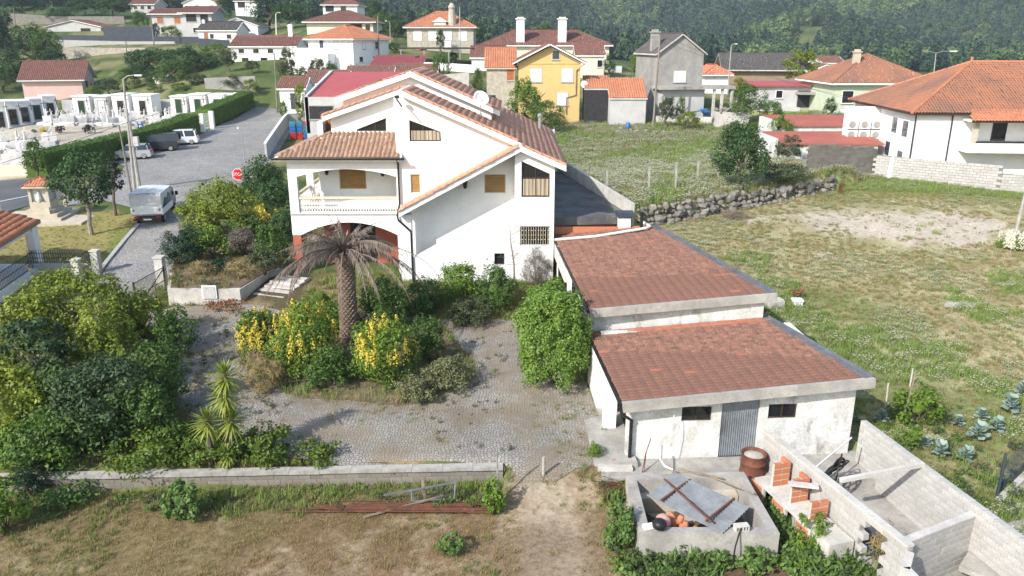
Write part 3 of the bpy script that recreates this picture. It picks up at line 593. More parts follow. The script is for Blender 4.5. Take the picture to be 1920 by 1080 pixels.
b = MB(); b.box(p.x - .6, p.x + .6, 52.8, 54, p.z, p.z + .35); b.v = [(q[0] - L.x, q[1] - L.y, q[2] - L.z) for q in b.v]; b.build('chimney_cap', MT['dark_metal'], ch)
b = MB(); b.tube([(1.9, 54, 7.4), (1.9, 54, 8.6)], .12, 10); b.lathe([(.18, 0), (.18, .12), (.05, .22)], 10, (1.9, 54, 8.6)); b.build('flue_pipe', MT['steel_grey'], HS, True)
DS = thing('satellite_dish', 'white satellite dish on a mast on the house roof', 'satellite dish', (-1.78, 45.2, 9.35))
b = MB(); b.tube([(0, 0, -.35), (0, 0, .95)], .025, 6); b.tube([(-.25, .1, -.25), (0, 0, .3)], .015, 5); b.tube([(.25, .1, -.35), (0, 0, .3)], .015, 5); b.build('mast', MT['steel_grey'], DS)
b = MB(); b.lathe([(.0, 0), (.2, .03), (.38, .1), (.46, .16), (.44, .18), (.36, .13), (.2, .06), (.0, .03)], 16); b.build('dish', MT['white_paint'], DS, smooth=True, loc=(0, -.08, 1.0), rot=(math.radians(62), 0, math.radians(25)))
b = MB(); b.tube([(0, -.1, .6), (.12, -.5, .95)], .012, 5); b.lathe([(.04, 0), (.04, .1)], 8, (.12, -.5, .95)); b.build('receiver_arm', MT['steel_grey'], DS)

# flat terrace beside the house, its parapet and chimney
M('shadow_dark_roof', (.17, .17, .165), (.085, .085, .088), .95, .5, .2, 30, stain=((.30, .29, .27), (.35, .35, .35), .60))  # concrete with tar-like patches, darkened in colour for the house shadow
TR = thing('flat_roof_annex', 'flat concrete roof terrace in shade right of the white house', 'annex', (4, 50, 2))
b = MB(); b.prismz([(2.32, 42.15), (6.7, 42.7), (3.6, 58), (2.32, 58)], 3.75, 4.2); b.build('roof_slab', MT['shadow_dark_roof'], TR, True)
b = MB(); b.prismz([(2.4, 42.4), (6.4, 42.9), (3.4, 57.8), (2.4, 57.8)], .5, 3.74); b.build('wall', MT['brick_wall'], TR, True)
b = MB(); b.beam((6.75, 42.9, 4.1), (3.55, 59, 4.35), .22, 1.5); b.build('parapet', MT['concrete_pale'], TR, True)
CH = thing('chimney_stack', 'white chimney block with black cap at the top of the tiled outbuilding roof', 'chimney', (6.2, 42.2, 3.3))
b = MB(); b.box(-.33, .33, -.3, .3, -.3, 1.0); b.build('stack', MT['white_old'], CH); b = MB(); b.box(-.45, .5, -.42, .42, 1.0, 1.22); b.box(-.38, .4, -.35, .35, .96, 1.0); b.build('cap', MT['slate_panel'], CH)
b = MB(); b.tube([(0, 0, -.2), (0, 0, .75)], .09, 10); b.lathe([(.09, .75), (.15, .78), (.15, .95), (.04, 1.0)], 10); b.lathe([(.2, -.02), (.2, .03)], 10)
tag(b.build('vent_pipe', MT['black_plastic'], loc=(7.0, 41.2, 3.75)), 'black vent pipe standing on the tiled outbuilding roof', 'vent')

# ------------------------------------------------------------------ outbuildings with flat interlocking tiles
def marseille():
    b = MB(); xs = [0, .015, .06, .085, .14, .2, .235]; hs = [.0, .07, .065, .015, .012, .012, .0]; n = len(xs)
    vs = [(x, -.02, h - .03) for x, h in zip(xs, hs)] + [(x, -.02, h) for x, h in zip(xs, hs)] + [(x, .40, h - .025) for x, h in zip(xs, hs)]
    b.add(vs, [(r * n + i, r * n + i + 1, (r + 1) * n + i + 1, (r + 1) * n + i) for r in (0, 1) for i in range(n - 1)]); return b
TILE = marseille(); TILE_M = {k: TILE.mesh('tile_' + k) for k in ('old', 'new')}; TILE_M['old'].materials.append(MT['tile_old']); TILE_M['new'].materials.append(MT['tile_new'])
def flat_tiles(parent, corners, nmax=300, seed=5):       # corners FL, FR, BR, BL ; slope falls to the left edge
    FL, FR, BR, BL = (Vector(c) for c in corners); r = random.Random(seed); cells = []; w, l = .225, .37
    ny = int((BL - FL).length / w); pl = []
    for i in range(ny):
        a = FL.lerp(BL, i / ny); bb = FR.lerp(BR, i / ny); m = int((bb - a).length / l); ex = (BL - FL).normalized(); es = (bb - a).normalized(); nn = es.cross(ex)
        ex = -ex; nn = ex.cross(es)
        if nn.z < 0: nn = -nn
        for j in range(m + 1):
            o = a + es * (j * l) + Vector((0, 0, .03)) - ex * w
            pl.append((i, o, ex, es, nn, i >= ny - 2))
    pl.sort(key=lambda t: t[1].length); V = []; Fq = []; V2 = []
    for k, (i, o, ex, es, nn, new) in enumerate(pl):
        o = o + nn * r.uniform(-.006, .008) + es * r.uniform(-.012, .012); a = r.uniform(-.018, .018); ex2 = (ex + es * a).normalized(); es2 = nn.cross(ex2)
        if es2.dot(es) < 0: es2 = -es2
        nw = new or r.random() < .01; m = Matrix((ex2, es2, nn)).transposed().to_4x4(); m.translation = o - ex2 * .235 * 0 - parent.location
        m.translation = o - parent.location
        if k < nmax:
            t = bpy.data.objects.new('roof_tile', TILE_M['new' if nw else 'old']); COL.objects.link(t); t.parent = parent; t.matrix_local = m
        else: V.append((m, nw))
    for nw, nm in ((False, 'tile_old'), (True, 'tile_new')):
        tv = np.array(TILE.v); q = np.array(TILE.f); L = [x[0] for x in V if x[1] == nw]
        if not L: continue
        A = np.array([np.array(m) for m in L]); P = np.einsum('nij,kj->nki', A[:, :3, :3], tv) + A[:, None, :3, 3]
        F = (q[None] + (np.arange(len(L)) * len(tv))[:, None, None]).reshape(-1, 4)
        tag(put('roof_tiles', npmesh('roof_tiles', P.reshape(-1, 3), F), MT[nm], parent), kind='stuff')
def outbuilding(name, label, c, t):
    o = thing(name, label, 'outbuilding', (c[0][0], c[0][1], 0)); dn = Vector((0, 0, -t)); pts = [Vector(p) for p in c]
    b = MB(); pts = [p + Vector((0, 0, -.1)) for p in pts]; b.add(pts + [p + dn for p in pts], [(0, 1, 2, 3), (7, 6, 5, 4), (0, 4, 5, 1), (1, 5, 6, 2), (2, 6, 7, 3), (3, 7, 4, 0)]); b.build('roof_deck', MT['mortar_dark'], o, True); flat_tiles(o, c); return o
R2 = [(3.62, 23.15, 2.2), (11.72, 23.75, 2.78), (10.1, 29.6, 2.78), (3.15, 29.5, 2.2)]
R1 = [(3.12, 29.5, 3.2), (10.35, 29.85, 3.75), (7.6, 42.0, 3.75), (2.3, 42.2, 3.2)]
OB2 = outbuilding('tiled_shed', 'lower white shed with rusty tile roof and metal door, nearest the camera', R2, .12)
OB1 = outbuilding('tiled_outbuilding', 'longer upper outbuilding with mossy tile roof against the white house', R1, .12)
def trim(o, c, ext):
    FL, FR, BR, BL = (Vector(q) for q in c); b = MB(); d = (FR - FL).normalized()
    b.beam(FL - d * .02 + Vector((0, -.09, -.1)), FR + d * ext + Vector((0, -.09, -.1)), .16, .34); b.build('concrete_fascia', MT['concrete'], o, True)
    b = MB(); e = (BR - FR); b.beam(FR + Vector((.12, -.02, .03)), BR + Vector((.12, 0, .03)), .3, .12); b.beam(FR + Vector((.24, -.02, .07)), BR + Vector((.24, 0, .07)), .07, .2); b.build('edge_coping', MT['galv'], o, True)
    b = MB(); b.tube([FL + Vector((-.07, -.1, -.02)), BL + Vector((-.07, 0, -.02))], .065, 8); b.build('gutter', MT['black_plastic'], o, True)
trim(OB2, R2, .3); trim(OB1, R1, .3)
an = math.atan2(.42, 7.8); rot = Matrix.Translation((3.86, 23.55, 0)) @ Matrix.Rotation(an, 4, 'Z')
def rotmb(mb): mb.v = [tuple(rot @ Vector(p)) for p in mb.v]; return mb
w1, w2, dr = rect(1.84, 2.86, 1.28, 1.82), rect(4.8, 5.78, 1.3, 1.84), rect(3.2, 4.48, -.1, 2.12)
rotmb(facade([(0, -.75), (7.75, -.75), (7.75, 2.62), (0, 2.1)], [w1, w2, dr], 0, .22)).build('front_wall', MT['white_old'], OB2, True)
b = MB(); b.box(7.5, 7.75, .25, 5.8, -.75, 2.6); b.box(.05, .3, 3.2, 5.9, -.4, 2.1); b.box(0, 7.4, 5.6, 5.8, -.3, 2.4); rotmb(b).build('side_walls', MT['white_old'], OB2, True)
b = MB(); b.box(-.42, .02, 1.95, 2.35, -.4, 2.05); rotmb(b).build('pillar', MT['white_plaster'], OB2, True)
b = MB(); b.box(-.42, -.1, 3.6, 6, -.3, 2.05); rotmb(b).build('porch_wall', MT['white_plaster'], OB2, True)
for w in (w1, w2):
    xs = [p[0] for p in w]; zs = [p[1] for p in w]; x0, x1, z0, z1 = min(xs), max(xs), min(zs), max(zs)
    f = facade(rect(x0, x1, z0, z1), [rect(x0 + .05, (x0 + x1) / 2 - .03, z0 + .05, z1 - .05), rect((x0 + x1) / 2 + .03, x1 - .05, z0 + .05, z1 - .05)], .06, .05); wo = rotmb(f).build('window', MT['frame_brown'], OB2, True)
    g = MB(); g.add([(x0 + .04, .1, z0 + .04), (x1 - .04, .1, z0 + .04), (x1 - .04, .1, z1 - .04), (x0 + .04, .1, z1 - .04)], [(0, 1, 2, 3)]); rotmb(g); L = OB2.location; g.v = [(p[0] - L.x, p[1] - L.y, p[2]) for p in g.v]; g.build('pane', MT['pane_dark'], wo)
def corr(x0, x1, z0, z1, y, pitch=.076, amp=.018):
    n = int((x1 - x0) / pitch * 6); b = MB(); pt = [(x0 + (x1 - x0) * i / n, y + amp * math.sin(2 * math.pi * i / 6)) for i in range(n + 1)]
    b.add([(x, yy, z0) for x, yy in pt] + [(x, yy, z1) for x, yy in pt], [(i, i + 1, i + n + 2, i + n + 1) for i in range(n)]); return b
rotmb(corr(3.22, 4.47, -.1, 2.1, .05)).build('metal_door', MT['galv_door'], OB2, True)
b = MB(); b.tube([(3.5, 23.05, 2.15), (3.62, 23.0, 1.85), (3.98, 23.42, 1.45), (3.98, 23.42, -.35)], .06, 8); b.build('downpipe', MT['black_plastic'], OB2, True)
b = MB(); b.obox((1.95, -.12, 1.92), (.24, .16, .12)); b.tube([(1.95, 0, 2.0), (1.95, -.12, 1.95)], .02, 5); rotmb(b).build('floodlight', MT['dark_metal'], OB2, True)
b = MB(); b.box(2.95, 12.0, 22.35, 24.15, -.75, -.10); b.build('plinth', MT['concrete'], OB2, True)
b = MB(); b.prismz([(2.75, 23.0), (4.2, 23.0), (4.0, 30), (2.6, 30)], -.4, .06); b.build('porch_floor', MT['concrete'], OB2, True)
# upper outbuilding walls and posts
facade([(3.3, 1.2), (10.2, 1.2), (10.2, 3.6), (3.3, 3.1)], [], 29.85, .2).build('front_wall', MT['white_old'], OB1, True)
b = MB(); b.prismz([(2.55, 36.2), (2.75, 36.2), (2.45, 41.9), (2.25, 41.9)], 2.3, 3.1); b.prismz([(9.95, 29.9), (10.15, 29.9), (7.5, 41.9), (7.3, 41.9)], .3, 3.6); b.prismz([(4.6, 31), (9.6, 31), (7.2, 41.6), (4.2, 41.6)], .2, 3.0); b.build('side_walls', MT['white_old'], OB1, True)
for y in (31.2, 32.3, 36.0):
    x = 3.1 - (y - 29.5) * .065; b = MB(); b.box(x, x + .22, y, y + .22, 0, 3.1); b.build('post', MT['white_plaster'], OB1, True)
b = MB(); b.tube([(2.42, 39.6, 3.25), (2.42, 39.6, .8)], .05, 8); b.build('downpipe', MT['pvc_white'], OB1, True)
b = MB(); b.tube([(2.28, 40.6, 3.33), (4.5, 40.5, 3.55), (7.2, 40.9, 3.9), (7.45, 41.1, 3.95), (7.2, 41.9, 4.0)], .075, 8)
tag(b.build('white_pipe', MT['pvc_white']), 'long white plastic pipe lying across the tiled outbuilding roof', 'pipe')
b = MB(); b.box(2.35, 6.6, 42.06, 42.14, 3.3, 3.7); b.build('brick_course', MT['brick'], TR, True)
# ------------------------------------------------------------------ walls laid of blocks
_blk = {}
def blockmesh(l, t, h, mat):
    k = (round(l, 3), round(t, 3), round(h, 3), mat)
    if k not in _blk:
        e = .008; b = MB(); x, y, z = l / 2, t / 2, h / 2
        vs = [(sx * (x - e * (1 - abs(a))), sy * (y - e * (1 - abs(c))), sz * z) for a, c in ((0, 0),) for sz in (-1, 1) for sx, sy in ((-1, -1), (1, -1), (1, 1), (-1, 1))]
        b.box(-x, x, -y, y, -z + e, z - e); b.box(-x + e, x - e, -y + e, y - e, -z, z)
        m = b.mesh('block'); m.materials.append(MT[mat]); _blk[k] = m
    return _blk[k]
def block_wall(parent, p, q, z0, z1, t=.18, bl=.40, bh=.2, mat='block', core='mortar', holes=(), top=None, name='block', seed=1):
    p, q = Vector((p[0], p[1])), Vector((q[0], q[1])); Lx = (q - p).length; d = (q - p) / Lx; an = math.atan2(d.y, d.x); r = random.Random(seed)
    n = max(1, round(Lx / bl)); bl = Lx / n; rows = max(1, round((z1 - z0) / bh)); bh = (z1 - z0) / rows; L = parent.location
    for i in range(rows):
        off = (i % 2) * .5; cells = [(j - off) for j in range(n + (1 if off else 0))]
        for c in cells:
            a, b = max(0, c * bl), min(Lx, (c + 1) * bl); mid = (a + b) / 2; zc_ = z0 + (i + .5) * bh
            if any(h[0] < mid < h[1] and h[2] < zc_ < h[3] for h in holes): continue
            if top and zc_ > top(mid): continue
            me = blockmesh(b - a - .012, t, bh - .012, mat); o = bpy.data.objects.new(name, me); COL.objects.link(o); o.parent = parent
            c2 = p + d * mid; o.location = (c2.x - L.x + r.uniform(-.004, .004), c2.y - L.y + r.uniform(-.006, .006), zc_ - L.z); o.rotation_euler = (0, 0, an + r.uniform(-.008, .008))
    cb = MB()
    if holes:
        h = holes[0]; segs = [(0, h[0], z0, z1), (h[1], Lx, z0, z1), (h[0], h[1], h[3], z1)]
    elif top: segs = [(j * bl, (j + 1) * bl, z0, min(z1, top((j + .5) * bl))) for j in range(n)]
    else: segs = [(0, Lx, z0, z1)]
    for a, b, c, e in segs:
        if b - a > .02 and e - c > .02: m = p + d * (a + b) / 2; cb.obox((m.x, m.y, (c + e) / 2 - .004), (b - a - .01, t - .03, e - c - .01), an)
    cb.build('mortar', MT[core], parent, True)
# low garden wall in front of the yard
GW = thing('garden_wall', 'low weathered block wall with pale coping along the front of the yard', 'wall', (-8, 22.7, -.6))
a, b_ = (-17.4, 22.32), (-.3, 23.0)
block_wall(GW, a, b_, -.75, -.09, .2, .4, .22, 'block_grey', 'mortar_dark', seed=3)
r = random.Random(4); n = 17
for i in range(n):
    p = Vector(a).lerp(Vector(b_), i / n); q = Vector(a).lerp(Vector(b_), (i + 1) / n); m = (p + q) / 2
    b = MB(); b.obox((0, 0, 0), ((q - p).length - .008, .36, .09), math.atan2(q.y - p.y, q.x - p.x)); b.build('coping', MT['concrete'], GW, loc=(m.x + 8, m.y - 22.7 + r.uniform(-.01, .01), -.045 + .6 + r.uniform(-.008, .008)), rot=(0, r.uniform(-.006, .006), 0))
# concrete basin with junk
TK = thing('concrete_basin', 'open square concrete basin full of scrap below the shed', 'basin', (5.4, 20.3, -.75))
def hollow(parent, poly, t, z0, z1, mat, name):
    n = len(poly); P = [Vector(p) for p in poly]
    for i in range(n):
        a, c = P[i], P[(i + 1) % n]; d = (c - a).normalized(); nn = Vector((-d.y, d.x)); ex = d * t * (1 if i % 2 == 0 else 0)
        b = MB(); p0 = a + (d * t if i % 2 else Vector((0, 0))); p1 = c - (d * t if i % 2 else Vector((0, 0)))
        b.prismz([tuple(p0), tuple(p1), tuple(p1 + nn * t), tuple(p0 + nn * t)], z0, z1); b.build(name, MT[mat], parent, True)
hollow(TK, [(3.58, 18.72), (7.5, 18.72), (7.42, 22.0), (3.62, 21.8)], .3, -.78, .35, 'concrete', 'side_wall')
b = MB(); b.prismz([(3.8, 19.0), (7.3, 19.0), (7.2, 21.8), (3.8, 21.6)], -.8, -.62); b.build('floor', MT['sandstone'], TK, True)
b = MB(); b.prismz([(3.95, 21.15), (7.1, 21.35), (7.1, 21.7), (3.95, 21.5)], -.6, -.1); b.build('inner_ledge', MT['sandstone'], TK, True)
# corrugated sheet over the basin
SH = thing('corrugated_sheet', 'corrugated steel sheet with two cross battens lying over the basin', 'metal sheet', (5.5, 20.1, .5), math.radians(-44))
n = 11; bb = MB(); L_, W_ = 2.55, 1.55
for i in range(n * 4 + 1):
    y = -W_ / 2 + W_ * i / (n * 4)
    bb.v += [(-L_ / 2, y, .032 * math.sin(i * math.pi / 2)), (0, y, -.03 + .032 * math.sin(i * math.pi / 2)), (L_ / 2, y, .032 * math.sin(i * math.pi / 2))]
for i in range(n * 4): k = i * 3; bb.f += [(k, k + 1, k + 4, k + 3), (k + 1, k + 2, k + 5, k + 4)]
bb.build('sheet', MT['galv'], SH, rot=(math.radians(5), math.radians(2), 0))
for x in (-.75, .75): b = MB(); b.box(x - .03, x + .03, -.8, .8, .03, .08); b.build('batten', MT['rust'], SH)
b = MB(); b.tube([(-1.3, .2, .1), (.9, -.75, .08)], .03, 6); b.build('bar', MT['rust'], SH)
b = MB(); b.lathe([(.1, 0), (.2, .08), (.24, .25), (.2, .42), (.1, .5), (.04, .52)], 16); tag(b.build('round_vessel', MT['pink_clay'], loc=(4.35, 19.35, .02), smooth=True), 'round pink gas bottle in the corner of the basin', 'gas bottle')
b = MB(); b.lathe([(.07, 0), (.19, .1), (.21, .22), (.15, .3), (.05, .33)], 14); tag(b.build('black_bowl', MT['black_plastic'], loc=(4.15, 18.9, .35), smooth=True), 'black bowl turned over on the basin corner', 'bowl')
b = MB(); b.obox((0, 0, .06), (.3, .18, .1), .3); tag(b.build('plastic_jug', MT['white_paint'], loc=(3.85, 18.95, .36)), 'small white plastic jug on the basin corner', 'jug')
r = random.Random(8)
for i in range(11):
    b = MB(); b.lathe([(.04, 0), (.09, .05), (.1, .2), (.07, .3), (.05, .3)], 9)
    tag(b.build('clay_pot', MT['tile_orange'], loc=(4.95 + r.uniform(-.3, .3), 19.45 + r.uniform(-.25, .3), -.35 + .14 * (i % 4)), rot=(r.uniform(-1, 1), r.uniform(-1, 1), 0), smooth=True), 'broken orange clay pot heaped inside the basin', 'pot', 'clay pots in the basin')
def hollow_block(loc, rz, label, mat='concrete_pale'):
    f = facade(rect(-.2, .2, 0, .19), [rect(-.17, -.1, .03, .16), rect(-.07, 0, .03, .16), rect(.03, .1, .03, .16), rect(.12, .17, .03, .16)], -.1, .2); o = f.build('hollow_block', MT[mat], loc=loc, rot=(0, 0, rz)); return tag(o, label, 'block')
hollow_block((6.45, 18.85, .36), .15, 'hollow concrete block lying on the near edge of the basin')
b = MB(); b.tube([(6.4, 18.75, .5), (6.2, 18.45, .1), (6.1, 18.3, -.7)], .022, 6); tag(b.build('black_cable', MT['black_plastic']), 'black hose hanging over the near basin edge', 'hose')
for pts, lb in (([(5.0, 22.4, .2), (6.2, 21.6, .45), (7.3, 20.5, .5)], 'thin brown pole leaning over the far basin edge'), ([(5.5, 22.3, .25), (6.6, 21.5, .42)], 'short brown pole beside the longer one on the basin')):
    b = MB(); b.tube(pts, .025, 6); tag(b.build('pole', MT['timber']), lb, 'pole')
b = MB(); b.tube([(4.5, 22.6, 1.0), (4.65, 22.55, .8), (4.95, 22.35, .35), (5.2, 22.2, .3)], [.03, .035, .035, .03], 7); b.tube([(4.65, 22.55, .8), (5.1, 22.9, 1.4), (5.35, 23.2, 1.75)], .014, 6)
tag(b.build('bent_pipe', MT['pvc_white']), 'bent pale pipe leaning on the shed wall above the basin', 'pipe')
b = MB(); b.tube([(4.3, 22.7, -.1), (4.42, 22.9, .5), (4.6, 23.1, .95)], .016, 5); b.tube([(4.36, 22.7, -.1), (4.44, 22.95, .5)], .014, 5); tag(b.build('iron_rod', MT['rust']), 'thin iron rods leaning on the shed wall by the downpipe', 'rod')
# rusty drum
DR = thing('rusty_drum', 'rusty steel drum with pale ash in it beside the brick hutches', 'drum', (7.95, 22.75, -.4))
b = MB(); b.lathe([(.40, 0), (.41, .02), (.40, .3), (.425, .33), (.40, .36), (.40, .66), (.425, .69), (.40, .72), (.40, .98), (.42, 1.0), (.38, 1.0), (.37, .9), (.0, .88)], 22); b.build('shell', MT['rust'], DR, smooth=True)
b = MB(); b.lathe([(.36, 0), (.3, .05), (.1, .1), (.0, .1)], 14); b.build('ash', MT['rock_pale'], DR, loc=(0, 0, .88))
# block enclosure right of the basin
EN = thing('block_enclosure', 'roofless enclosure of pale concrete blocks below the shed', 'enclosure', (11, 19, -.75))
block_wall(EN, (13.75, 13.4), (11.75, 23.5), -.75, 1.42, .2, .42, .2, seed=5)
EL = thing('block_wall', 'lower block wall with a doorway behind the brick hutches', 'wall', (9.5, 19.5, -.75))
block_wall(EL, (8.45, 23.2), (10.2, 17.0), -.75, 1.15, .18, .42, .2, holes=[(4.75, 5.75, -.75, .95)], seed=6)
b = MB(); b.beam((8.43, 23.22, 1.18), (10.2, 17.0, 1.18), .24, .06); b.build('render_cap', MT['concrete_pale'], EL, True)
EX = thing('cross_wall', 'short block cross wall dividing the enclosure', 'wall', (11.5, 18, -.75))
block_wall(EX, (10.3, 17.35), (12.85, 18.6), -.75, 1.1, .18, .42, .2, seed=9); b = MB(); b.beam((10.2, 17.3, 1.13), (12.9, 18.62, 1.13), .22, .05); b.build('render_cap', MT['concrete_pale'], EX, True)
EJ = thing('jogged_wall', 'stub of rendered wall at the near end of the enclosure', 'wall', (10, 16, -.75))
b = MB(); b.beam((10.18, 16.95, .15), (9.75, 16.3, .15), .2, 1.8); b.beam((9.78, 16.34, .15), (10.05, 14.6, .15), .2, 1.8); b.build('wall', MT['concrete_pale'], EJ, True)
b = MB(); b.prismz([(8.5, 23.4), (11.7, 23.5), (13.6, 13.4), (10.1, 14)], -.9, -.5); tag(b.build('enclosure_floor', MT['concrete']), 'concrete floor of the roofless enclosure', kind='structure')
b = MB(); b.beam((9.6, 20.0, 1.26), (12.3, 20.6, 1.44), .12, .12); tag(b.build('concrete_beam', MT['concrete_pale']), 'pale concrete beam spanning the block enclosure', 'beam')
b = MB(); b.tube([(9.25, 20.9, 1.2), (10.9, 22.4, 1.35)], .03, 6); tag(b.build('white_pole', MT['pvc_white']), 'thin white pole leaning across the enclosure corner', 'pole')
HO = thing('hose_coil', 'coil of black hose standing in the enclosure', 'hose', (9.75, 21.6, .1))
for k in range(6):
    b = MB(); rr = .8 + .06 * (k % 3); pts = [(math.cos(t) * rr * .75, .15 * math.sin(2 * t + k) + .05 * k - .12, math.sin(t) * rr + .35) for t in np.linspace(0, 2 * math.pi, 25)]
    b.tube(pts, .026, 5, False); b.build('loop', MT['black_plastic'], HO, rot=(.35 + .05 * k, .0, .75 + .05 * k))
r = random.Random(5)
for i, (m, lb) in enumerate([('blue_plastic', 'long blue pipe length in the enclosure'), ('slate_panel', 'dark plank lying in the enclosure shade'), ('steel_grey', 'grey metal strip in the enclosure scrap'), ('timber', 'grey timber leaning in the enclosure scrap')]):
    b = MB(); b.beam((9.9 + i * .1, 19.9 - i * .15, -.2 + .1 * i), (10.55 + i * .08, 18.2 - i * .05, -.45), .1, .05); tag(b.build('scrap_strip', MT[m]), lb, 'scrap')
PB = thing('pallet_boards', 'stack of yellow boards in the near enclosure corner', 'boards', (11.9, 17.3, -.68))
for k in range(4): b = MB(); b.obox((.0, 0, .05 + k * .09), (.9 - .1 * k, .55, .07), .4 + .08 * k); b.build('board', MT['plank_yellow'], PB)
b = MB(); V = []; N = 9
for i in range(N + 1):
    for j in range(N + 1): x = -1 + 2 * i / N; y = -1 + 2 * j / N; V.append((x * .95, y * .8, .75 * max(0, (1 - x ** 4) * (1 - y ** 4)) ** .5 + .04 * math.sin(7 * x + 5 * y)))
b.add(V, [(i * (N + 1) + j, (i + 1) * (N + 1) + j, (i + 1) * (N + 1) + j + 1, i * (N + 1) + j + 1) for i in range(N) for j in range(N)])
tag(b.build('covered_pile', MT['sacking'], loc=(12.0, 16.2, -.68), rot=(0, 0, .25), smooth=True), 'pale pink cover draped over a heap in the enclosure', 'cover')
# brick hutches
BH = thing('brick_hutches', 'half-built brick hutches with concrete shelf against the block wall', 'hutches', (8.7, 20.8, -.75))
hd = Vector((8.45 - 10.2, 23.2 - 17.0)).normalized(); hn = Vector((-hd.y, hd.x)); hb = Vector((9.45, 19.35)) + hn * .1
ha = math.atan2(hd.y, hd.x)
def hp(al, out): p = hb + hd * al + hn * out; return (p.x, p.y)
for al0, al1, z in ((0, .95, .12), (.95, 1.9, .12), (1.9, 2.9, .12)):
    b = MB(); b.prismz([hp(al0, 0), hp(al1 - .01, 0), hp(al1 - .01, .85), hp(al0, .85)], z, z + .1); b.build('shelf_slab', MT['concrete_pale'], BH, True)
b = MB(); b.prismz([hp(-.75, 0), hp(0, 0), hp(0, .8), hp(-.75, .8)], -.75, .2); b.build('rendered_end', MT['concrete_pale'], BH, True)
bk = blockmesh(.275, .115, .17, 'brick'); r = random.Random(2); Lh = BH.location
def brk(x, y, z, an, me=bk): o = bpy.data.objects.new('brick', me); COL.objects.link(o); o.parent = BH; o.location = (x - Lh.x, y - Lh.y, z - Lh.z); o.rotation_euler = (0, 0, an + r.uniform(-.02, .02))
for al in (.42, 1.35, 2.3):                       # piers on the shelf
    for k in range(4 if al > 1 else 3):
        for j in range(2): brk(*hp(al, .2 + j * .3), .32 + k * .2, ha + math.pi / 2)
        if al > 1: brk(*hp(al + .2, .1), .32 + k * .2, ha)
for al0, al1 in ((.05, .75), (1.25, 1.9), (2.4, 2.95)):   # brick face below the shelf
    for k in range(4):
        m = int((al1 - al0) / .3 + .5)
        for j in range(m): brk(*hp(al0 + .15 + j * .3 + (.08 if k % 2 else 0), .79), -.62 + k * .2, ha)
b = MB()
for al in (.42, 1.35, 2.3): h_ = .22 + .2 * (4 if al > 1 else 3); b.prismz([hp(al - .045, .06), hp(al + .045, .06), hp(al + .045, .64), hp(al - .045, .64)], .22, h_ - .02)
for al0, al1 in ((.05, .75), (1.25, 1.9), (2.4, 2.95)): b.prismz([hp(al0, .745), hp(al1, .745), hp(al1, .835), hp(al0, .835)], -.72, .1)
b.build('mortar', MT['concrete_pale'], BH, True); b = MB()
for al in (-.02, .98, 1.98, 2.95): b.prismz([hp(al - .05, .02), hp(al + .05, .02), hp(al + .05, .72), hp(al - .05, .72)], -.75, .12)
b.build('partition', MT['mortar'], BH, True)
b = MB(); b.beam((*hp(.85, .1), .98), (*hp(1.25, .85), .98), .2, .07); b.build('loose_slab', MT['concrete_pale'], BH, True)
# yard ends: planter wall, pole, post
b = MB(); b.box(2.85, 4.0, 22.75, 23.0, -.72, .02); b.box(2.85, 3.1, 23.0, 24.2, -.5, .02); tag(b.build('planter_wall', MT['concrete_pale']), 'small concrete planter wall at the shed corner', 'wall')
b = MB(); b.lathe([(.05, 0), (.2, .08), (.22, .25), (.12, .38), (.09, .4)], 12); tag(b.build('clay_jar', MT['terracotta'], loc=(3.35, 23.35, -.3), rot=(.5, .4, 0), smooth=True), 'tipped terracotta jar by the planter wall', 'jar')
g = G(934, 948); b = MB(); b.tube([(0, 0, -.2), (-.03, .02, 2.05)], .028, 7); b.lathe([(.04, 1.2), (.04, 1.26)], 7); tag(b.build('metal_pole', MT['steel_grey'], loc=g), 'thin grey metal pole standing at the end of the garden wall', 'pole')
g = G(1019, 893); b = MB(); b.tube([(0, 0, -.1), (0, 0, .72)], .05, 7); tag(b.build('short_post', MT['concrete'], loc=g), 'short grey post at the edge of the cobbled yard', 'post')
r = random.Random(12)
RB = thing('rusty_bars', 'bundle of long rusty steel bars lying on the dry field', 'steel bars', (-4, 21.4, -.6))
for k in range(17):
    x0 = r.uniform(-3.4, -.5); ln = r.uniform(3.6, 6.2); y = r.uniform(-.22, .22); a = r.uniform(-.02, .02); b = MB()
    w = r.choice((.025, .03, .05)); y = r.uniform(-.4, .35); b.beam((x0, y, .05 + .04 * (k % 3)), (min(3.35, x0 + ln), y + a * ln, .06 + .04 * (k % 3)), w, w); b.build('bar', MT['rust'], RB)
b = MB(); b.beam((-.6, -.55, .04), (1.8, .4, .2), .05, .05); b.build('bar', MT['timber'], RB)
FR = thing('leaning_screen', 'old window frame with wire mesh leaning on the rusty bars', 'frame', (-2.6, 21.75, -.55), .06)
b = MB(); b.beam((-1.5, .05, .22), (.85, .05, .62), .04, .05); b.beam((-.6, -.1, .06), (.75, -.1, .12), .04, .04); b.beam((-.6, -.1, .06), (-.62, .05, .36), .04, .04); b.beam((.75, -.1, .12), (.8, .05, .6), .04, .04); b.build('frame', MT['galv'], FR)
b = MB()
for k in range(26): x = -.58 + k * .053; b.beam((x, -.095, .07 + (x + .6) * .04), (x, .045, .36 + (x + .6) * .17), .008, .008)
b.build('mesh', MT['slate_panel'], FR); b = MB(); b.beam((-.2, .1, .0), (-.25, .12, .65), .09, .05); b.build('plank', MT['timber'], FR)
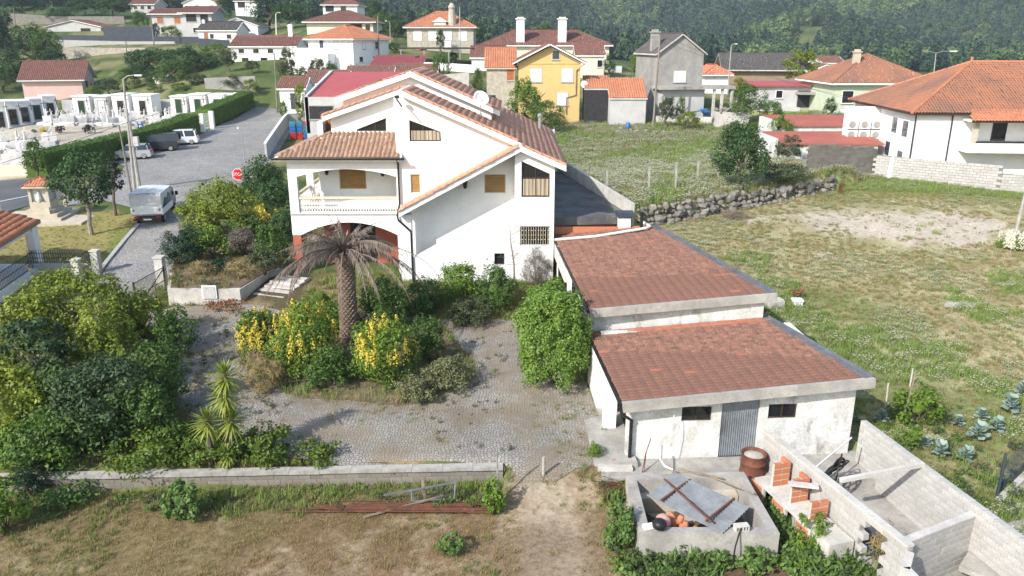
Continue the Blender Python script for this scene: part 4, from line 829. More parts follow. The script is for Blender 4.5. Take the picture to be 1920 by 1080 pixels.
# cut twigs heap by the basin
def twigs(name, loc, n, L, mat, label, seed, spread=.35, lean=.4):
    r = random.Random(seed); b = MB()
    for k in range(n):
        a = r.gauss(0, spread); x = r.uniform(-.3, .3); y = r.uniform(-.3, .3); z = abs(r.gauss(0, .18)); l = L * r.uniform(.5, 1)
        p = Vector((x - math.cos(a) * l / 2, y - math.sin(a) * l / 2, z + r.uniform(0, .05))); q = Vector((x + math.cos(a) * l / 2, y + math.sin(a) * l / 2, z + r.uniform(-.1, lean) * .5))
        b.tube([p, p.lerp(q, .5) + Vector((0, r.uniform(-.08, .08), .07)), q], [.009, .008, .004], 3, False)
    return tag(b.build(name, MT[mat], loc=loc), label, 'brushwood')
twigs('twig_heap', (3.55, 22.0, -.6), 260, 1.5, 'rust', 'heap of reddish cut twigs beside the concrete basin', 3)
twigs('twig_heap', G(1383, 412) + Vector((0, .5, 0)), 300, 1.9, 'timber', 'round heap of dry twigs below the stone wall', 4, 1.6)
# dry stone wall
SW = thing('dry_stone_wall', 'rough dry stone wall holding up the upper meadow', 'stone wall', (SW0.x, SW0.y, 1.0))
def stone(seed, n=7):
    bm = bmesh.new(); bmesh.ops.create_icosphere(bm, subdivisions=1, radius=.5); r = random.Random(seed)
    for v in bm.verts: v.co *= r.uniform(.75, 1.15); v.co.z *= .85
    me = bpy.data.meshes.new('stone'); bm.to_mesh(me); bm.free(); me.materials.append(MT['rubble']); return me
STN = [stone(k) for k in range(8)]; r = random.Random(6); Lw = (SW1 - SW0).length; k = 0
for lay in range(4):
    al = -.2
    while al < Lw * .82:
        s = r.choice((r.uniform(.25, .5), r.uniform(.45, .95))) * (1.0 if lay < 3 else .8); al += s * .8; p = SW0 + _sd * al + _sn * (r.uniform(-.12, .12) + .12 * lay - .35)
        zb = gz(p.x - _sn.x * 1.2, p.y - _sn.y * 1.2); hmax = 1.45 - .03 * al
        if lay * .38 > hmax: continue
        o = put('stone', r.choice(STN), None, SW, (p.x - SW0.x, p.y - SW0.y, zb + .1 + lay * .37 - 1.0 + r.uniform(-.06, .06)), (r.uniform(0, 6), r.uniform(-.4, .4), r.uniform(0, 6)), (s * 1.15, s * r.uniform(.8, 1.1), s * r.uniform(.75, 1.0)))
for i, (u, v0, v1) in enumerate([(1138, 325, 362), (1216, 316, 365), (1266, 309, 361), (1307, 307, 346), (1345, 303, 343), (1437, 285, 310), (1487, 268, 295)]):
    g = G(u, v1 - 6); h = (v1 - v0) * zc(g.y, g.z) / FPX * .95; b = MB(); b.box(-.07, .07, -.07, .07, -.4, h); b.box(-.05, .05, -.05, .05, h, h + .03)
    tag(b.build('fence_post', MT['concrete'], loc=g, rot=(r.uniform(-.03, .03), r.uniform(-.04, .04), 0)), f'concrete fence post above the stone wall, {ORD[i]}', 'post', 'fence posts above the stone wall')
FW = thing('wire_fence', 'sagging fence wires strung between the concrete posts of the meadow', 'wire', (13, 56, 2))
pts = [G(u, v) for u, v in ((1138, 356), (1216, 359), (1266, 355), (1307, 340), (1345, 337), (1437, 304), (1487, 289))]
for hgt in (.5, 1.1): b = MB(); b.tube([p + Vector((0, 0, hgt)) for p in pts], .008, 3, False); b.build('wire', MT['steel_grey'], FW, True)
# block walls at the back of the right field
def wall_px(name, label, u0, v0, u1, v1, h, mat, seed, y=None, joined=True, bl=.5, bh=.22, t=.2, cat='wall', core='mortar_dark', cap=None):
    a, c = G(u0, v0), G(u1, v1); o = thing(name, label, cat, ((a + c) / 2))
    n = max(1, round((c - a).xy.length / bl)); rows = max(1, round(h / bh)); d = (c - a) / n; an = math.atan2(d.y, d.x); b = MB(); r = random.Random(seed); zb = min(a.z, c.z) - .3
    for i in range(rows + int(.3 / bh) + int(abs(a.z - c.z) / bh)):
        for j in range(n):
            p = a + d * (j + (.5 if i % 2 == 0 else 0) + .0); z = zb + (i + .5) * bh; tp = a.z + (c.z - a.z) * j / n + h
            if z > tp: continue
            b.obox((p.x, p.y + r.uniform(-.005, .005), z), (d.xy.length - .02, t, bh - .02), an)
    tag(b.build('blocks', MT[mat], o, True), kind='stuff'); k = MB(); k.add([(a.x, a.y - t / 2 + .02, zb), (c.x, c.y - t / 2 + .02, zb), (c.x, c.y - t / 2 + .02, c.z + h - .05), (a.x, a.y - t / 2 + .02, a.z + h - .05), (a.x, a.y + t / 2 - .02, zb), (c.x, c.y + t / 2 - .02, zb), (c.x, c.y + t / 2 - .02, c.z + h - .05), (a.x, a.y + t / 2 - .02, a.z + h - .05)], [(0, 1, 2, 3), (7, 6, 5, 4), (0, 4, 5, 1), (1, 5, 6, 2), (2, 6, 7, 3), (3, 7, 4, 0)])
    k.build('mortar', MT[core], o, True)
    return o
wall_px('boundary_wall', 'brownish block wall behind the sandy right field, left stretch', 1512, 322, 1638, 328, 2.35, 'block_grey', 1)
wall_px('boundary_wall', 'pale grey block wall behind the right field with white patch', 1639, 332, 1872, 360, 2.0, 'block', 2)
wall_px('boundary_wall', 'low pale block wall stub at the far right edge', 1873, 360, 1990, 372, 1.55, 'block', 3)
b = MB(); g = G(1664, 335); b.prism([(-.3, 0), (.35, 0), (.3, 1.5), (.1, 1.95), (-.1, 1.9)], -.13, -.11); tag(b.build('paint_patch', MT['white_clean'], loc=(g.x + .1, g.y, g.z)), 'white paint patch on the pale block wall', 'paint')
# things standing in the right field
RP = [('leaning_pole', 'tall concrete pole at the right edge of the field', 1902, 446, 3.7, .11, 'concrete', (.0, .05)), ('garden_stake', 'leaning grey stake in the vegetable patch', 1692, 790, 1.9, .035, 'timber', (0, .1)), ('garden_stake', 'short white stake near the shed corner', 1660, 768, 1.1, .035, 'concrete_pale', (0, -.04)), ('garden_stake', 'white stake farther up the vegetable patch', 1706, 725, .8, .035, 'concrete_pale', (0, 0))]
for nm, lb, u, v, h, rr, m, (rx, ry) in RP:
    g = G(u, v); b = MB(); b.tube([(0, 0, -.3), (0, 0, h)], [rr, rr * .8], 7); tag(b.build(nm, MT[m], loc=g, rot=(rx, ry, 0)), lb, 'pole' if h > 3 else 'stake')
b = MB(); b.tube([(0, 0, 0), (0, .1, .55), (.05, .1, .8)], [.14, .1, .05], 7); 
for k in range(40): a = k * 2.4; b.tube([(.06 * math.cos(a), .06 * math.sin(a), .02 * k), (.2 * math.cos(a), .2 * math.sin(a), .02 * k - .05)], .025, 4)
tag(b.build('rust_red_plant', MT['rust'], loc=G(1575, 363)), 'small dead reddish shrub standing in the sandy field', 'shrub')
b = MB(); b.obox((0, 0, .15), (.42, .42, .32)); b.obox((0, 0, .34), (.5, .5, .08)); tag(b.build('planter_tub', MT['white_plaster'], loc=G(1494, 574)), 'square white planter tub with brownish plant in the field', 'planter')
b = MB(); b.obox((0, 0, .18), (.9, .6, .34), .3); b.obox((.1, .05, .37), (.7, .45, .06), .3); tag(b.build('trough', MT['concrete_pale'], loc=G(1450, 575)), 'small concrete trough behind the upper outbuilding', 'trough')
b = MB(); b.prismz([(-.9, -.2), (-.3, -.5), (.6, -.45), (1.0, 0), (.5, .45), (-.5, .4)], -.1, .1); tag(b.build('flat_slab', MT['rock_pale'], loc=G(1800, 572)), 'flat pale stone slab lying in the grass', 'slab')
b = MB(); b.lathe([(.26, 0), (.3, .06), (.3, .3), (.31, .33), (.3, .36), (.3, .7), (.24, .85), (.1, .88)], 14); tag(b.build('blue_barrel', MT['blue_plastic'], loc=G(1177, 243) , smooth=True), 'blue plastic barrel in the upper meadow', 'barrel')
r = random.Random(3)
for i, (u, v) in enumerate([(1165, 244), (1160, 250), (1184, 247), (1195, 250), (1213, 249), (1228, 251), (1245, 250), (1262, 252), (1278, 254)]):
    g = G(u, v); s = r.uniform(.7, 1.3); tag(put('field_stone', STN[i % 8], None, None, g + Vector((0, 0, .15)), (r.uniform(0, 1), 0, r.uniform(0, 6)), (s * 1.3, s, s * .7)), f'grey boulder in the row beside the blue barrel, {ORD[i]}', 'boulder', 'boulders in the meadow')
# mesh fence along the far right garden edge
MF = thing('mesh_fence', 'blue-grey mesh fence on a low wall at the right edge of the garden', 'fence', (16.5, 21, 0))
pa, pb = atZ(1865, 935, .1), atZ(2010, 800, .1); b = MB()
for k in range(60):
    p = pa.lerp(pb, k / 59); b.tube([p, p + Vector((0, 0, 1.25))], .006, 3, False)
for k in range(14): b.tube([pa + Vector((0, 0, .09 * k + .05)), pb + Vector((0, 0, .09 * k + .05))], .006, 3, False)
b.build('mesh', MT['slate_panel'], MF, True)
for t in (.02, .33, .66): p = pa.lerp(pb, t); b = MB(); b.tube([p, p + Vector((0, 0, 1.5))], .05, 6); b.build('post', MT['slate_panel'], MF, True)
b = MB(); b.beam(pa + Vector((.12, -.05, -.35)), pb + Vector((.12, -.05, -.35)), .2, .8); b.build('low_wall', MT['concrete_pale'], MF, True)
strip('lane', [(1860, 1090), (1935, 960), (2000, 860)], 1.6, .05, 'concrete', 'concrete lane beyond the low garden wall')
# steps up to the house and retaining wall with white panel
ST_ = thing('garden_steps', 'pale stone steps climbing to the porch left of the palm', 'steps', (-12.8, 38, .3))
pa, pb = Vector((-13.3, 37.9, .32)), Vector((-11.9, 41.4, 1.15)); n = 8
for k in range(n):
    p = pa.lerp(pb, k / n); b = MB(); b.obox((p.x, p.y, p.z - .1 + .06), (1.9, .48, .24), math.radians(-20)); b.build('step', MT['concrete_pale'], ST_, True)
TP = [tuple(G(318, 574).xy), tuple(G(452, 568).xy), (-13.5, 41.6), (-12.5, 43), (-12.5, 52), (-16, 55), (-20.5, 52), tuple(G(325, 500).xy)]
b = MB(); b.prismz(TP, -.2, 1.27); tag(b.build('terrace', MT['concrete_pale']), 'raised garden terrace left of the house', kind='structure')
b = MB(); b.prismz([tuple(Vector(p).lerp(Vector((-15.5, 46)), .03)) for p in TP], .9, 1.31); tag(b.build('terrace_soil', MT['soil']), 'dark soil on top of the raised terrace', kind='structure')
g = G(397, 570); b = MB(); b.box(-.38, .38, -.1, -.06, .35, 1.05); o = b.build('panel_board', MT['white_paint'], loc=(g.x, g.y - .05, g.z)); tag(o, 'white framed panel on the retaining wall', 'panel')
b = MB(); b.box(-.32, .32, -.115, -.1, .4, 1.0); b.build('inset', MT['grey_pale'], o)
# entrance gate
def iron_rails(o, a, c, z0, z1, n, mat='dark_metal', tip=0., ground_follow=True):
    a, c = Vector(a), Vector(c); b = MB()
    for k in range(n + 1):
        p = a.lerp(c, k / n); b.tube([p + Vector((0, 0, z0)), p + Vector((0, 0, z1 + tip))], .011 if tip == 0 else .012, 4, False)
    for z in (z0 + .08, z1 - .03, (z0 + z1) / 2): b.beam(a + Vector((0, 0, z)), c + Vector((0, 0, z)), .03, .03)
    return b.build('bars', MT[mat], o, True)
g0, g1 = G(258, 585), G(313, 552); GT = thing('entrance_gate', 'black iron driveway gate standing open by the terrace', 'gate', g0)
iron_rails(GT, g0, g1, .08, 1.55, 24); b = MB(); b.beam(g0 + Vector((0, 0, .05)), g0 + Vector((0, 0, 1.6)), .07, .07); b.beam(g1 + Vector((0, 0, .05)), g1 + Vector((0, 0, 1.6)), .07, .07); b.beam(g0 + Vector((0, 0, .15)), g1 + Vector((0, 0, 1.45)), .04, .04); b.build('frame', MT['dark_metal'], GT, True)
g = G(306, 540); b = MB(); b.box(-.22, .22, -.22, .22, -.2, 1.75); b.box(-.27, .27, -.27, .27, 1.75, 1.83); tag(b.build('gate_pillar', MT['concrete_pale'], loc=g), 'pale concrete pillar at the driveway gate', 'pillar')
g0, g1 = Vector((-20.5, 28.6, 0)), Vector((-18.0, 29.9, 0)); FG = thing('iron_fence', 'black iron railing at the left edge below the citrus trees', 'fence', atZ(5, 815, 0))
iron_rails(FG, atZ(-25, 822, 0), atZ(34, 800, 0), .1, .95, 14)
# ------------------------------------------------------------------ plants
def leaves(c, nrm, size, aspect=.55, seed=1, sj=.35):
    r = np.random.default_rng(seed); n = len(c); nrm = nrm / (np.linalg.norm(nrm, axis=1, keepdims=True) + 1e-9)
    t = r.normal(size=(n, 3)); t -= (t * nrm).sum(1, keepdims=True) * nrm; t /= np.linalg.norm(t, axis=1, keepdims=True) + 1e-9; b = np.cross(nrm, t)
    s = (size * r.uniform(1 - sj, 1 + sj, (n, 1))); V = np.stack([c - t * s * .5, c + b * s * aspect * .5 - nrm * s * .08, c + t * s * .5, c - b * s * aspect * .5 - nrm * s * .08], 1)
    return V.reshape(-1, 3), np.arange(n * 4).reshape(-1, 4)
def crown_pts(rx, ry, rz, n, clumps=40, cr=.34, seed=1, up=.35, inner=.5, low=-.75):
    r = np.random.default_rng(seed); d = r.normal(size=(clumps, 3)); d /= np.linalg.norm(d, axis=1, keepdims=True); d[:, 2] = np.where(d[:, 2] < low, -d[:, 2], d[:, 2])
    rad = r.uniform(inner, .86, (clumps, 1)); cc = d * rad; cs = cr * r.uniform(.45, 1.45, clumps)
    k = r.integers(0, clumps, n); e = r.normal(size=(n, 3)); e /= np.linalg.norm(e, axis=1, keepdims=True); e = e + d[k] * .55 + np.array([0, 0, up * .6]); e /= np.linalg.norm(e, axis=1, keepdims=True)
    p = cc[k] + e * cs[k][:, None] * r.uniform(.55, 1.05, (n, 1)); nn = e + r.normal(size=(n, 3)) * .55 + np.array([0, 0, up])
    q = p / (np.linalg.norm(p, axis=1, keepdims=True) + 1e-6); f = .72 + .56 * fbm(q[:, 0] * 1.4 + seed * 3.1, q[:, 1] * 1.4 + q[:, 2] * 1.9, .62, 3)
    S = np.array([rx, ry, rz]); return p * f[:, None] * S, nn
def crown_mesh(name, rx, ry, rz, size, mat, seed=1, cov=3.0, clumps=None, cr=.34, cap=26000, aspect=.55, up=.35, inner=.5, low=-.75):
    n = int(min(cap, cov * 4.5 * ((rx + ry) / 2 + rz) ** 2 / (size * size * aspect) * .5)); clumps = clumps or int(18 + 14 * (rx + rz))
    p, nn = crown_pts(rx, ry, rz, n, clumps, cr, seed, up, inner, low); V, F = leaves(p, nn, size, aspect, seed); me = npmesh(name, V, F); me.materials.append(MT[mat]); return me
def trunk_mb(h, r0, r1, seed=1, limbs=4, spread=.5):
    r = random.Random(seed); b = MB(); pts = [(r.uniform(-.04, .04) * i, r.uniform(-.04, .04) * i, h * i / 5 - (.15 if i == 0 else 0)) for i in range(6)]
    b.tube(pts, [r0 * 1.25] + [r0 + (r1 - r0) * i / 5 for i in range(1, 6)], 8)
    for k in range(limbs):
        a = k * 2.4 + r.uniform(-.4, .4); z = h * r.uniform(.55, .95); l = spread * r.uniform(.7, 1.2); p = Vector(pts[4]); p.z = z
        b.tube([p, p + Vector((math.cos(a) * l * .5, math.sin(a) * l * .5, l * .45)), p + Vector((math.cos(a) * l, math.sin(a) * l, l * 1.1))], [r1 * .8, r1 * .5, r1 * .2], 5)
    return b
_bs = [100]
def bush(name, label, u, vt, vb, hw, leaf, size=.12, cat='shrub', cov=3.0, dz=0., trunk=None, cr=.34, aspect=.55, flat=None, extra=None, group=None, inner=.5, bark='bark', depth=.6, cap=26000, clumps=None):
    _bs[0] += 1; sd_ = _bs[0]; g = G(u, vb); rr = hw * zc(g.y, g.z + dz) / FPX; Y = g.y + depth * rr; c = atY(u, vb, Y); z0 = gz(c.x, Y) + dz; top = atY(u, vt, Y).z; h = max(.3, top - z0)
    o = thing(name, label, cat, (c.x, Y, z0), group=group)
    if trunk:                                                    # tree: trunk up to `trunk` share of the height
        zb = h * trunk; rz = (h - zb) / 2 * 1.05; zm = h - rz * .96; trunk_mb(zm, .045 * h ** .8 * .8, .03 * h ** .8, sd_, 5, rr * .7).build('trunk', MT[bark], o)
    else: rz = h * .56; zm = h * .46
    me = crown_mesh('crown', rr, rr, rz, size, leaf, sd_, cov, clumps, cr, cap, aspect, inner=inner); put('crown', me, None, o, (0, 0, zm))
    if not trunk and cov > 1.9:
        bm = bmesh.new(); bmesh.ops.create_icosphere(bm, subdivisions=2, radius=1); rr_ = random.Random(sd_)
        for v in bm.verts: v.co *= rr_.uniform(.26, .4); v.co = Vector((v.co.x * rr, v.co.y * rr, v.co.z * rz))
        m_ = bpy.data.meshes.new('inner_growth'); bm.to_mesh(m_); bm.free(); put('inner_growth', m_, MT[leaf], o, (0, 0, zm))
    if not trunk:
        b = MB(); r = random.Random(sd_)
        for k in range(7): a = k * .9; b.tube([(0, 0, -.1), (math.cos(a) * rr * .3, math.sin(a) * rr * .3, h * .3), (math.cos(a) * rr * .5, math.sin(a) * rr * .5, h * .55)], [.03, .02, .008], 4, False)
        b.build('stems', MT['bark'], o)
    if extra:                                                    # second foliage (blossom, yellow tips)
        lf2, sz2, frac = extra; ns = int((1 - frac) * 84); rg = np.random.default_rng(sd_ + 900); dv = rg.normal(size=(ns, 3)); dv[:, 2] = np.abs(dv[:, 2]) * .9 + .1; dv[:, 1] -= .5; dv[:, 0] -= .25; dv /= np.linalg.norm(dv, axis=1, keepdims=True)
        sc = dv * np.array([rr, rr, rz]) * rg.uniform(.72, .98, (ns, 1)); wd = rg.uniform(.12, .34, ns); k = rg.integers(0, ns, ns * 80); hh_ = rg.uniform(-.35, .38, len(k)); rd = (wd[k] * (1 - np.clip(hh_, 0, .4) / .5))[:, None]; e = rg.normal(size=(len(k), 3)); e[:, 2] *= .3; e /= np.linalg.norm(e, axis=1, keepdims=True)
        p = sc[k] + e * rd * rg.uniform(.3, 1, (len(k), 1)) + np.stack([np.zeros(len(k)), np.zeros(len(k)), hh_], 1); V, F = leaves(p, e + np.array([0, -.3, .5]), sz2, .6, sd_); me = npmesh('blossom', V, F); put('blossom', me, MT[lf2], o, (0, 0, zm))
    return o
# --- overgrown garden at the left
bush('citrus_tree', 'big yellow-green citrus tree at the upper left of the garden', 165, 512, 700, 125, 'leaf_citrus', .15, 'tree', 2.6, trunk=.12, cr=.3)
bush('citrus_tree', 'yellow-green citrus crown beside the driveway gate', 268, 545, 655, 58, 'leaf_citrus', .14, 'tree', 2.6, cr=.3)
bush('dark_tree', 'dark glossy-leaved tree in front of the citrus trees', 92, 600, 800, 70, 'leaf_dark', .19, 'tree', 2.2, trunk=.3, cr=.26, bark='bark_pale')
bush('citrus_tree', 'yellow-green citrus tree low at the left edge of the photo', 45, 690, 860, 75, 'leaf_citrus', .15, 'tree', 2.6, cr=.3)
bush('dark_tree', 'wide dark shrub in the middle of the overgrown garden', 215, 690, 862, 105, 'leaf_dark', .15, 'shrub', 2.4)
bush('green_shrub', 'deep green shrub between the citrus trees and the yard', 300, 660, 790, 60, 'leaf_mid', .13)
bush('green_shrub', 'small shrub just inside the driveway gate', 332, 585, 672, 42, 'leaf_mid', .13)
bush('green_shrub', 'dark green shrub behind the low wall, left part', 130, 770, 893, 105, 'leaf_mid', .14)
bush('green_shrub', 'yellow-green shrub behind the left end of the low wall', 40, 800, 902, 45, 'leaf_lime', .13)
bush('ivy_mound', 'mound of ivy spilling towards the low wall below the yuccas', 305, 805, 886, 95, 'leaf_ivy', .13, 'ivy', 2.6)
bush('ivy_mound', 'ivy mound behind the low wall at the yucca stems', 410, 815, 882, 70, 'leaf_ivy', .13, 'ivy', 2.6)
bush('ivy_mound', 'ivy mound right of the yuccas beside the cobbles', 500, 805, 880, 60, 'leaf_ivy', .13, 'ivy', 2.6)
bush('ivy_mound', 'last small ivy mound on the cobbles behind the wall', 592, 838, 877, 45, 'leaf_ivy', .13, 'ivy', 2.4)
bush('citrus_tree', 'citrus crown at the upper left corner of the garden', 75, 548, 735, 70, 'leaf_citrus', .14, 'tree', 2.8, cr=.28)
bush('citrus_tree', 'citrus crown in the middle of the garden thicket', 215, 580, 760, 82, 'leaf_citrus', .14, 'tree', 2.8, cr=.28)
bush('green_shrub', 'green shrub in front of the dark glossy tree', 130, 700, 850, 80, 'leaf_mid', .13, cov=2.8)
bush('green_shrub', 'dark green shrub between thicket and cobbles', 285, 715, 850, 62, 'leaf_mid', .13, cov=2.8)
bush('citrus_tree', 'low citrus branch mass at the left border above the railing', 12, 640, 800, 50, 'leaf_citrus', .14, 'tree', 2.8, cr=.28)
bush('green_shrub', 'yellow-green shrub by the left end of the wall under the citrus', 95, 790, 885, 70, 'leaf_lime', .13, cov=2.8)
# --- weeds on the front field
bush('leafy_weed', 'round broad-leaved green weed standing alone on the dry field', 347, 900, 988, 40, 'leaf_weed', .15, 'weed', 3.2, cr=.26)
bush('leafy_weed', 'bright green weeds at the bottom left edge', 15, 905, 1010, 45, 'leaf_lime', .16, 'weed', 2.4)
bush('feathery_weed', 'dark feathery weed growing over the left end of the low wall', 68, 868, 940, 38, 'leaf_conifer', .13, 'weed', 2.4, aspect=.25)
bush('leafy_weed', 'low weeds at the foot of the wall left of the round weed', 130, 915, 965, 60, 'leaf_weed', .13, 'weed', 2.0)
bush('leafy_weed', 'small green weed patch low on the dry field', 845, 1003, 1045, 30, 'leaf_weed', .12, 'weed', 2.4)
bush('leafy_weed', 'green weeds climbing the right end of the low wall', 925, 895, 972, 20, 'leaf_lime', .12, 'weed', 2.2)
bush('leafy_weed', 'green weeds along the left side of the concrete basin', 1160, 945, 1040, 30, 'leaf_weed', .11, 'weed', 3.0)
for i, (u, vt, vb, hw, lb) in enumerate([(1420, 1030, 1085, 34, 'weed clump at the near right corner of the basin'), (1522, 968, 1050, 40, 'weed clump between the basin and the brick hutches')]):
    bush('leafy_weed', lb, u, vt, vb, hw, 'leaf_weed' if i % 2 == 0 else 'leaf_lime', .11, 'weed', 2.0, cr=.26)
bush('dry_weed', 'dry straw-coloured weed in the doorway of the block wall', 1648, 985, 1075, 22, 'grass_dry', .25, 'weed', 1.5, aspect=.08)
# --- bed round the palm
yl = ('leaf_yellow', .085, .50)
bush('golden_shrub', 'shrub with golden yellow tips left of the palm trunk', 580, 572, 720, 66, 'leaf_lime', .12, extra=yl)
bush('golden_shrub', 'golden shrub at the left end of the planting bed', 498, 585, 690, 48, 'leaf_mid', .12, extra=yl)
bush('golden_shrub', 'green and gold shrub right of the palm trunk', 728, 602, 738, 68, 'leaf_lime', .12, extra=('leaf_yellow', .085, .60))
bush('green_shrub', 'dark green shrub in front of the palm trunk', 622, 655, 742, 48, 'leaf_mid', .12)
bush('green_shrub', 'green shrub behind the palm trunk on its right', 720, 530, 640, 55, 'leaf_mid', .13)
bush('green_shrub', 'green shrub behind the golden shrubs on the left', 610, 555, 640, 45, 'leaf_lime', .12)
bush('green_shrub', 'dark shrub at the right end of the planting bed', 800, 600, 690, 34, 'leaf_mid', .12)
bush('heath_cover', 'olive ground cover spilling over the right edge of the bed', 842, 672, 738, 52, 'leaf_heath', .1, 'ground cover', 2.6)
bush('heath_cover', 'olive ground cover at the lower edge of the bed', 785, 708, 762, 42, 'leaf_heath', .1, 'ground cover', 2.6)
bush('dry_weed', 'dry brown grasses at the lower left edge of the bed', 490, 665, 745, 42, 'grass_dry', .3, 'weed', 1.6, aspect=.08)
bush('dry_weed', 'dry brown grasses right of the green and gold shrub', 822, 630, 690, 26, 'grass_dry', .3, 'weed', 1.4, aspect=.08)
# --- in front of the house
bush('green_shrub', 'flowering green shrub against the white wall left of the doorway', 862, 493, 570, 45, 'leaf_lime', .12)
bush('green_shrub', 'low green shrub below the stair wall', 795, 530, 600, 48, 'leaf_mid', .12)
bush('green_shrub', 'bushy green plant at the house corner near the small window', 930, 500, 590, 40, 'leaf_mid', .12)
bush('green_shrub', 'weedy shrub on the path above the round bush', 880, 560, 618, 42, 'leaf_olive', .12)
bush('round_bush', 'large round bright green bush beside the outbuilding', 1036, 540, 740, 74, 'leaf_bright', .105, 'bush', 7, cr=.2, inner=.76, cap=56000, clumps=260)
bush('grey_shrub', 'grey leafless twiggy shrub by the outbuilding posts', 1005, 470, 545, 30, 'leaf_grey', .16, cov=1.0, aspect=.1)
bush('green_shrub', 'small green shrub between the round bush and the outbuilding', 1045, 520, 560, 22, 'leaf_lime', .11)
bush('grass_clump', 'bright green grass clump in the planter at the shed corner', 1113, 832, 862, 18, 'leaf_lime', .22, 'plant', 2.0, aspect=.1)
BT = thing('bare_tree', 'small bare dead tree in front of the white stair wall', 'tree', (.15, 39.6, .9)); b = MB(); r = random.Random(9); b.tube([(0, 0, -.2), (-.05, 0, 1.4), (-.2, 0, 2.4), (-.3, .05, 3.9)], [.06, .05, .035, .008], 6); b.build('trunk', MT['bark_pale'], BT); b = MB()
for k in range(26):
    z = r.uniform(1.2, 3.4); a = r.uniform(0, 6.3); l = r.uniform(.5, 1.3); p = Vector((-.04 - .08 * max(0, z - 1.4), 0, z)); q = p + Vector((math.cos(a) * l, math.sin(a) * l * .6, r.uniform(-.05, .45) * l)); b.tube([p, p.lerp(q, .5) + Vector((0, 0, .06)), q], [.014, .009, .003], 4, False)
    for j in range(3): t = r.uniform(.3, .9); s = p.lerp(q, t); b.tube([s, s + Vector((r.uniform(-.3, .3), r.uniform(-.2, .2), r.uniform(-.1, .3)))], [.006, .002], 3, False)
b.build('twigs', MT['bark_pale'], BT)
# --- terrace garden left of the house
bush('garden_tree', 'broad yellow-green tree in the terrace garden above the steps', 430, 342, 478, 72, 'leaf_citrus', .15, 'tree', 2.6, .9, cr=.3)
bush('garden_tree', 'dark green tree beside the balcony', 500, 296, 420, 44, 'leaf_plane', .16, 'tree', 2.6, .9)
bush('conifer_shrub', 'dark upright conifer shrub at the left of the terrace garden', 352, 432, 524, 38, 'leaf_conifer', .14, cov=3.2, dz=.8, aspect=.3)
bush('grey_shrub', 'round grey dried-out shrub in the terrace garden', 458, 430, 502, 32, 'leaf_grey', .17, cov=2.6, dz=.8, aspect=.14)
bush('conifer_shrub', 'small dark round shrub at the terrace edge', 420, 488, 532, 28, 'leaf_conifer', .12, dz=.8)
bush('green_shrub', 'green shrub under the balcony corner', 518, 425, 520, 30, 'leaf_mid', .13, dz=.6)
bush('green_shrub', 'yellow-flowered shrub between the dark tree and the balcony', 495, 390, 470, 34, 'leaf_mid', .13, dz=.9, extra=('leaf_yellow', .11, .66))
bush('green_shrub', 'olive shrub left of the broad yellow-green tree', 385, 395, 470, 30, 'leaf_olive', .13, dz=.7)
bush('dry_weed', 'tall dry grass along the terrace edge', 470, 485, 545, 42, 'grass_dry', .35, 'weed', 1.5, .8, aspect=.07)
bush('dry_weed', 'dry grass between the conifer and the round dark shrub', 385, 490, 545, 30, 'grass_dry', .35, 'weed', 1.3, .8, aspect=.07)
bush('rust_weed', 'rusty red dried weeds at the foot of the retaining wall', 430, 566, 586, 45, 'leaf_rust', .12, 'weed', 1.6)
bush('green_shrub', 'bright green shrub in the middle of the terrace garden', 405, 425, 510, 40, 'leaf_lime', .13, dz=.8)
bush('green_shrub', 'dark green shrub behind the grey dried-out one', 478, 400, 480, 42, 'leaf_mid', .13, dz=.9)
bush('green_shrub', 'leafy shrub at the foot of the balcony column', 535, 400, 490, 26, 'leaf_plane', .13, dz=.8)
bush('green_shrub', 'yellow-green shrub at the road side of the terrace', 372, 370, 455, 32, 'leaf_citrus', .14, dz=.7)
bush('green_shrub', 'low shrub above the retaining wall steps', 500, 470, 540, 34, 'leaf_olive', .12, dz=.6)
bush('garden_tree', 'second dark tree behind the broad yellow-green one', 520, 340, 430, 34, 'leaf_plane', .16, 'tree', 2.6, .9)
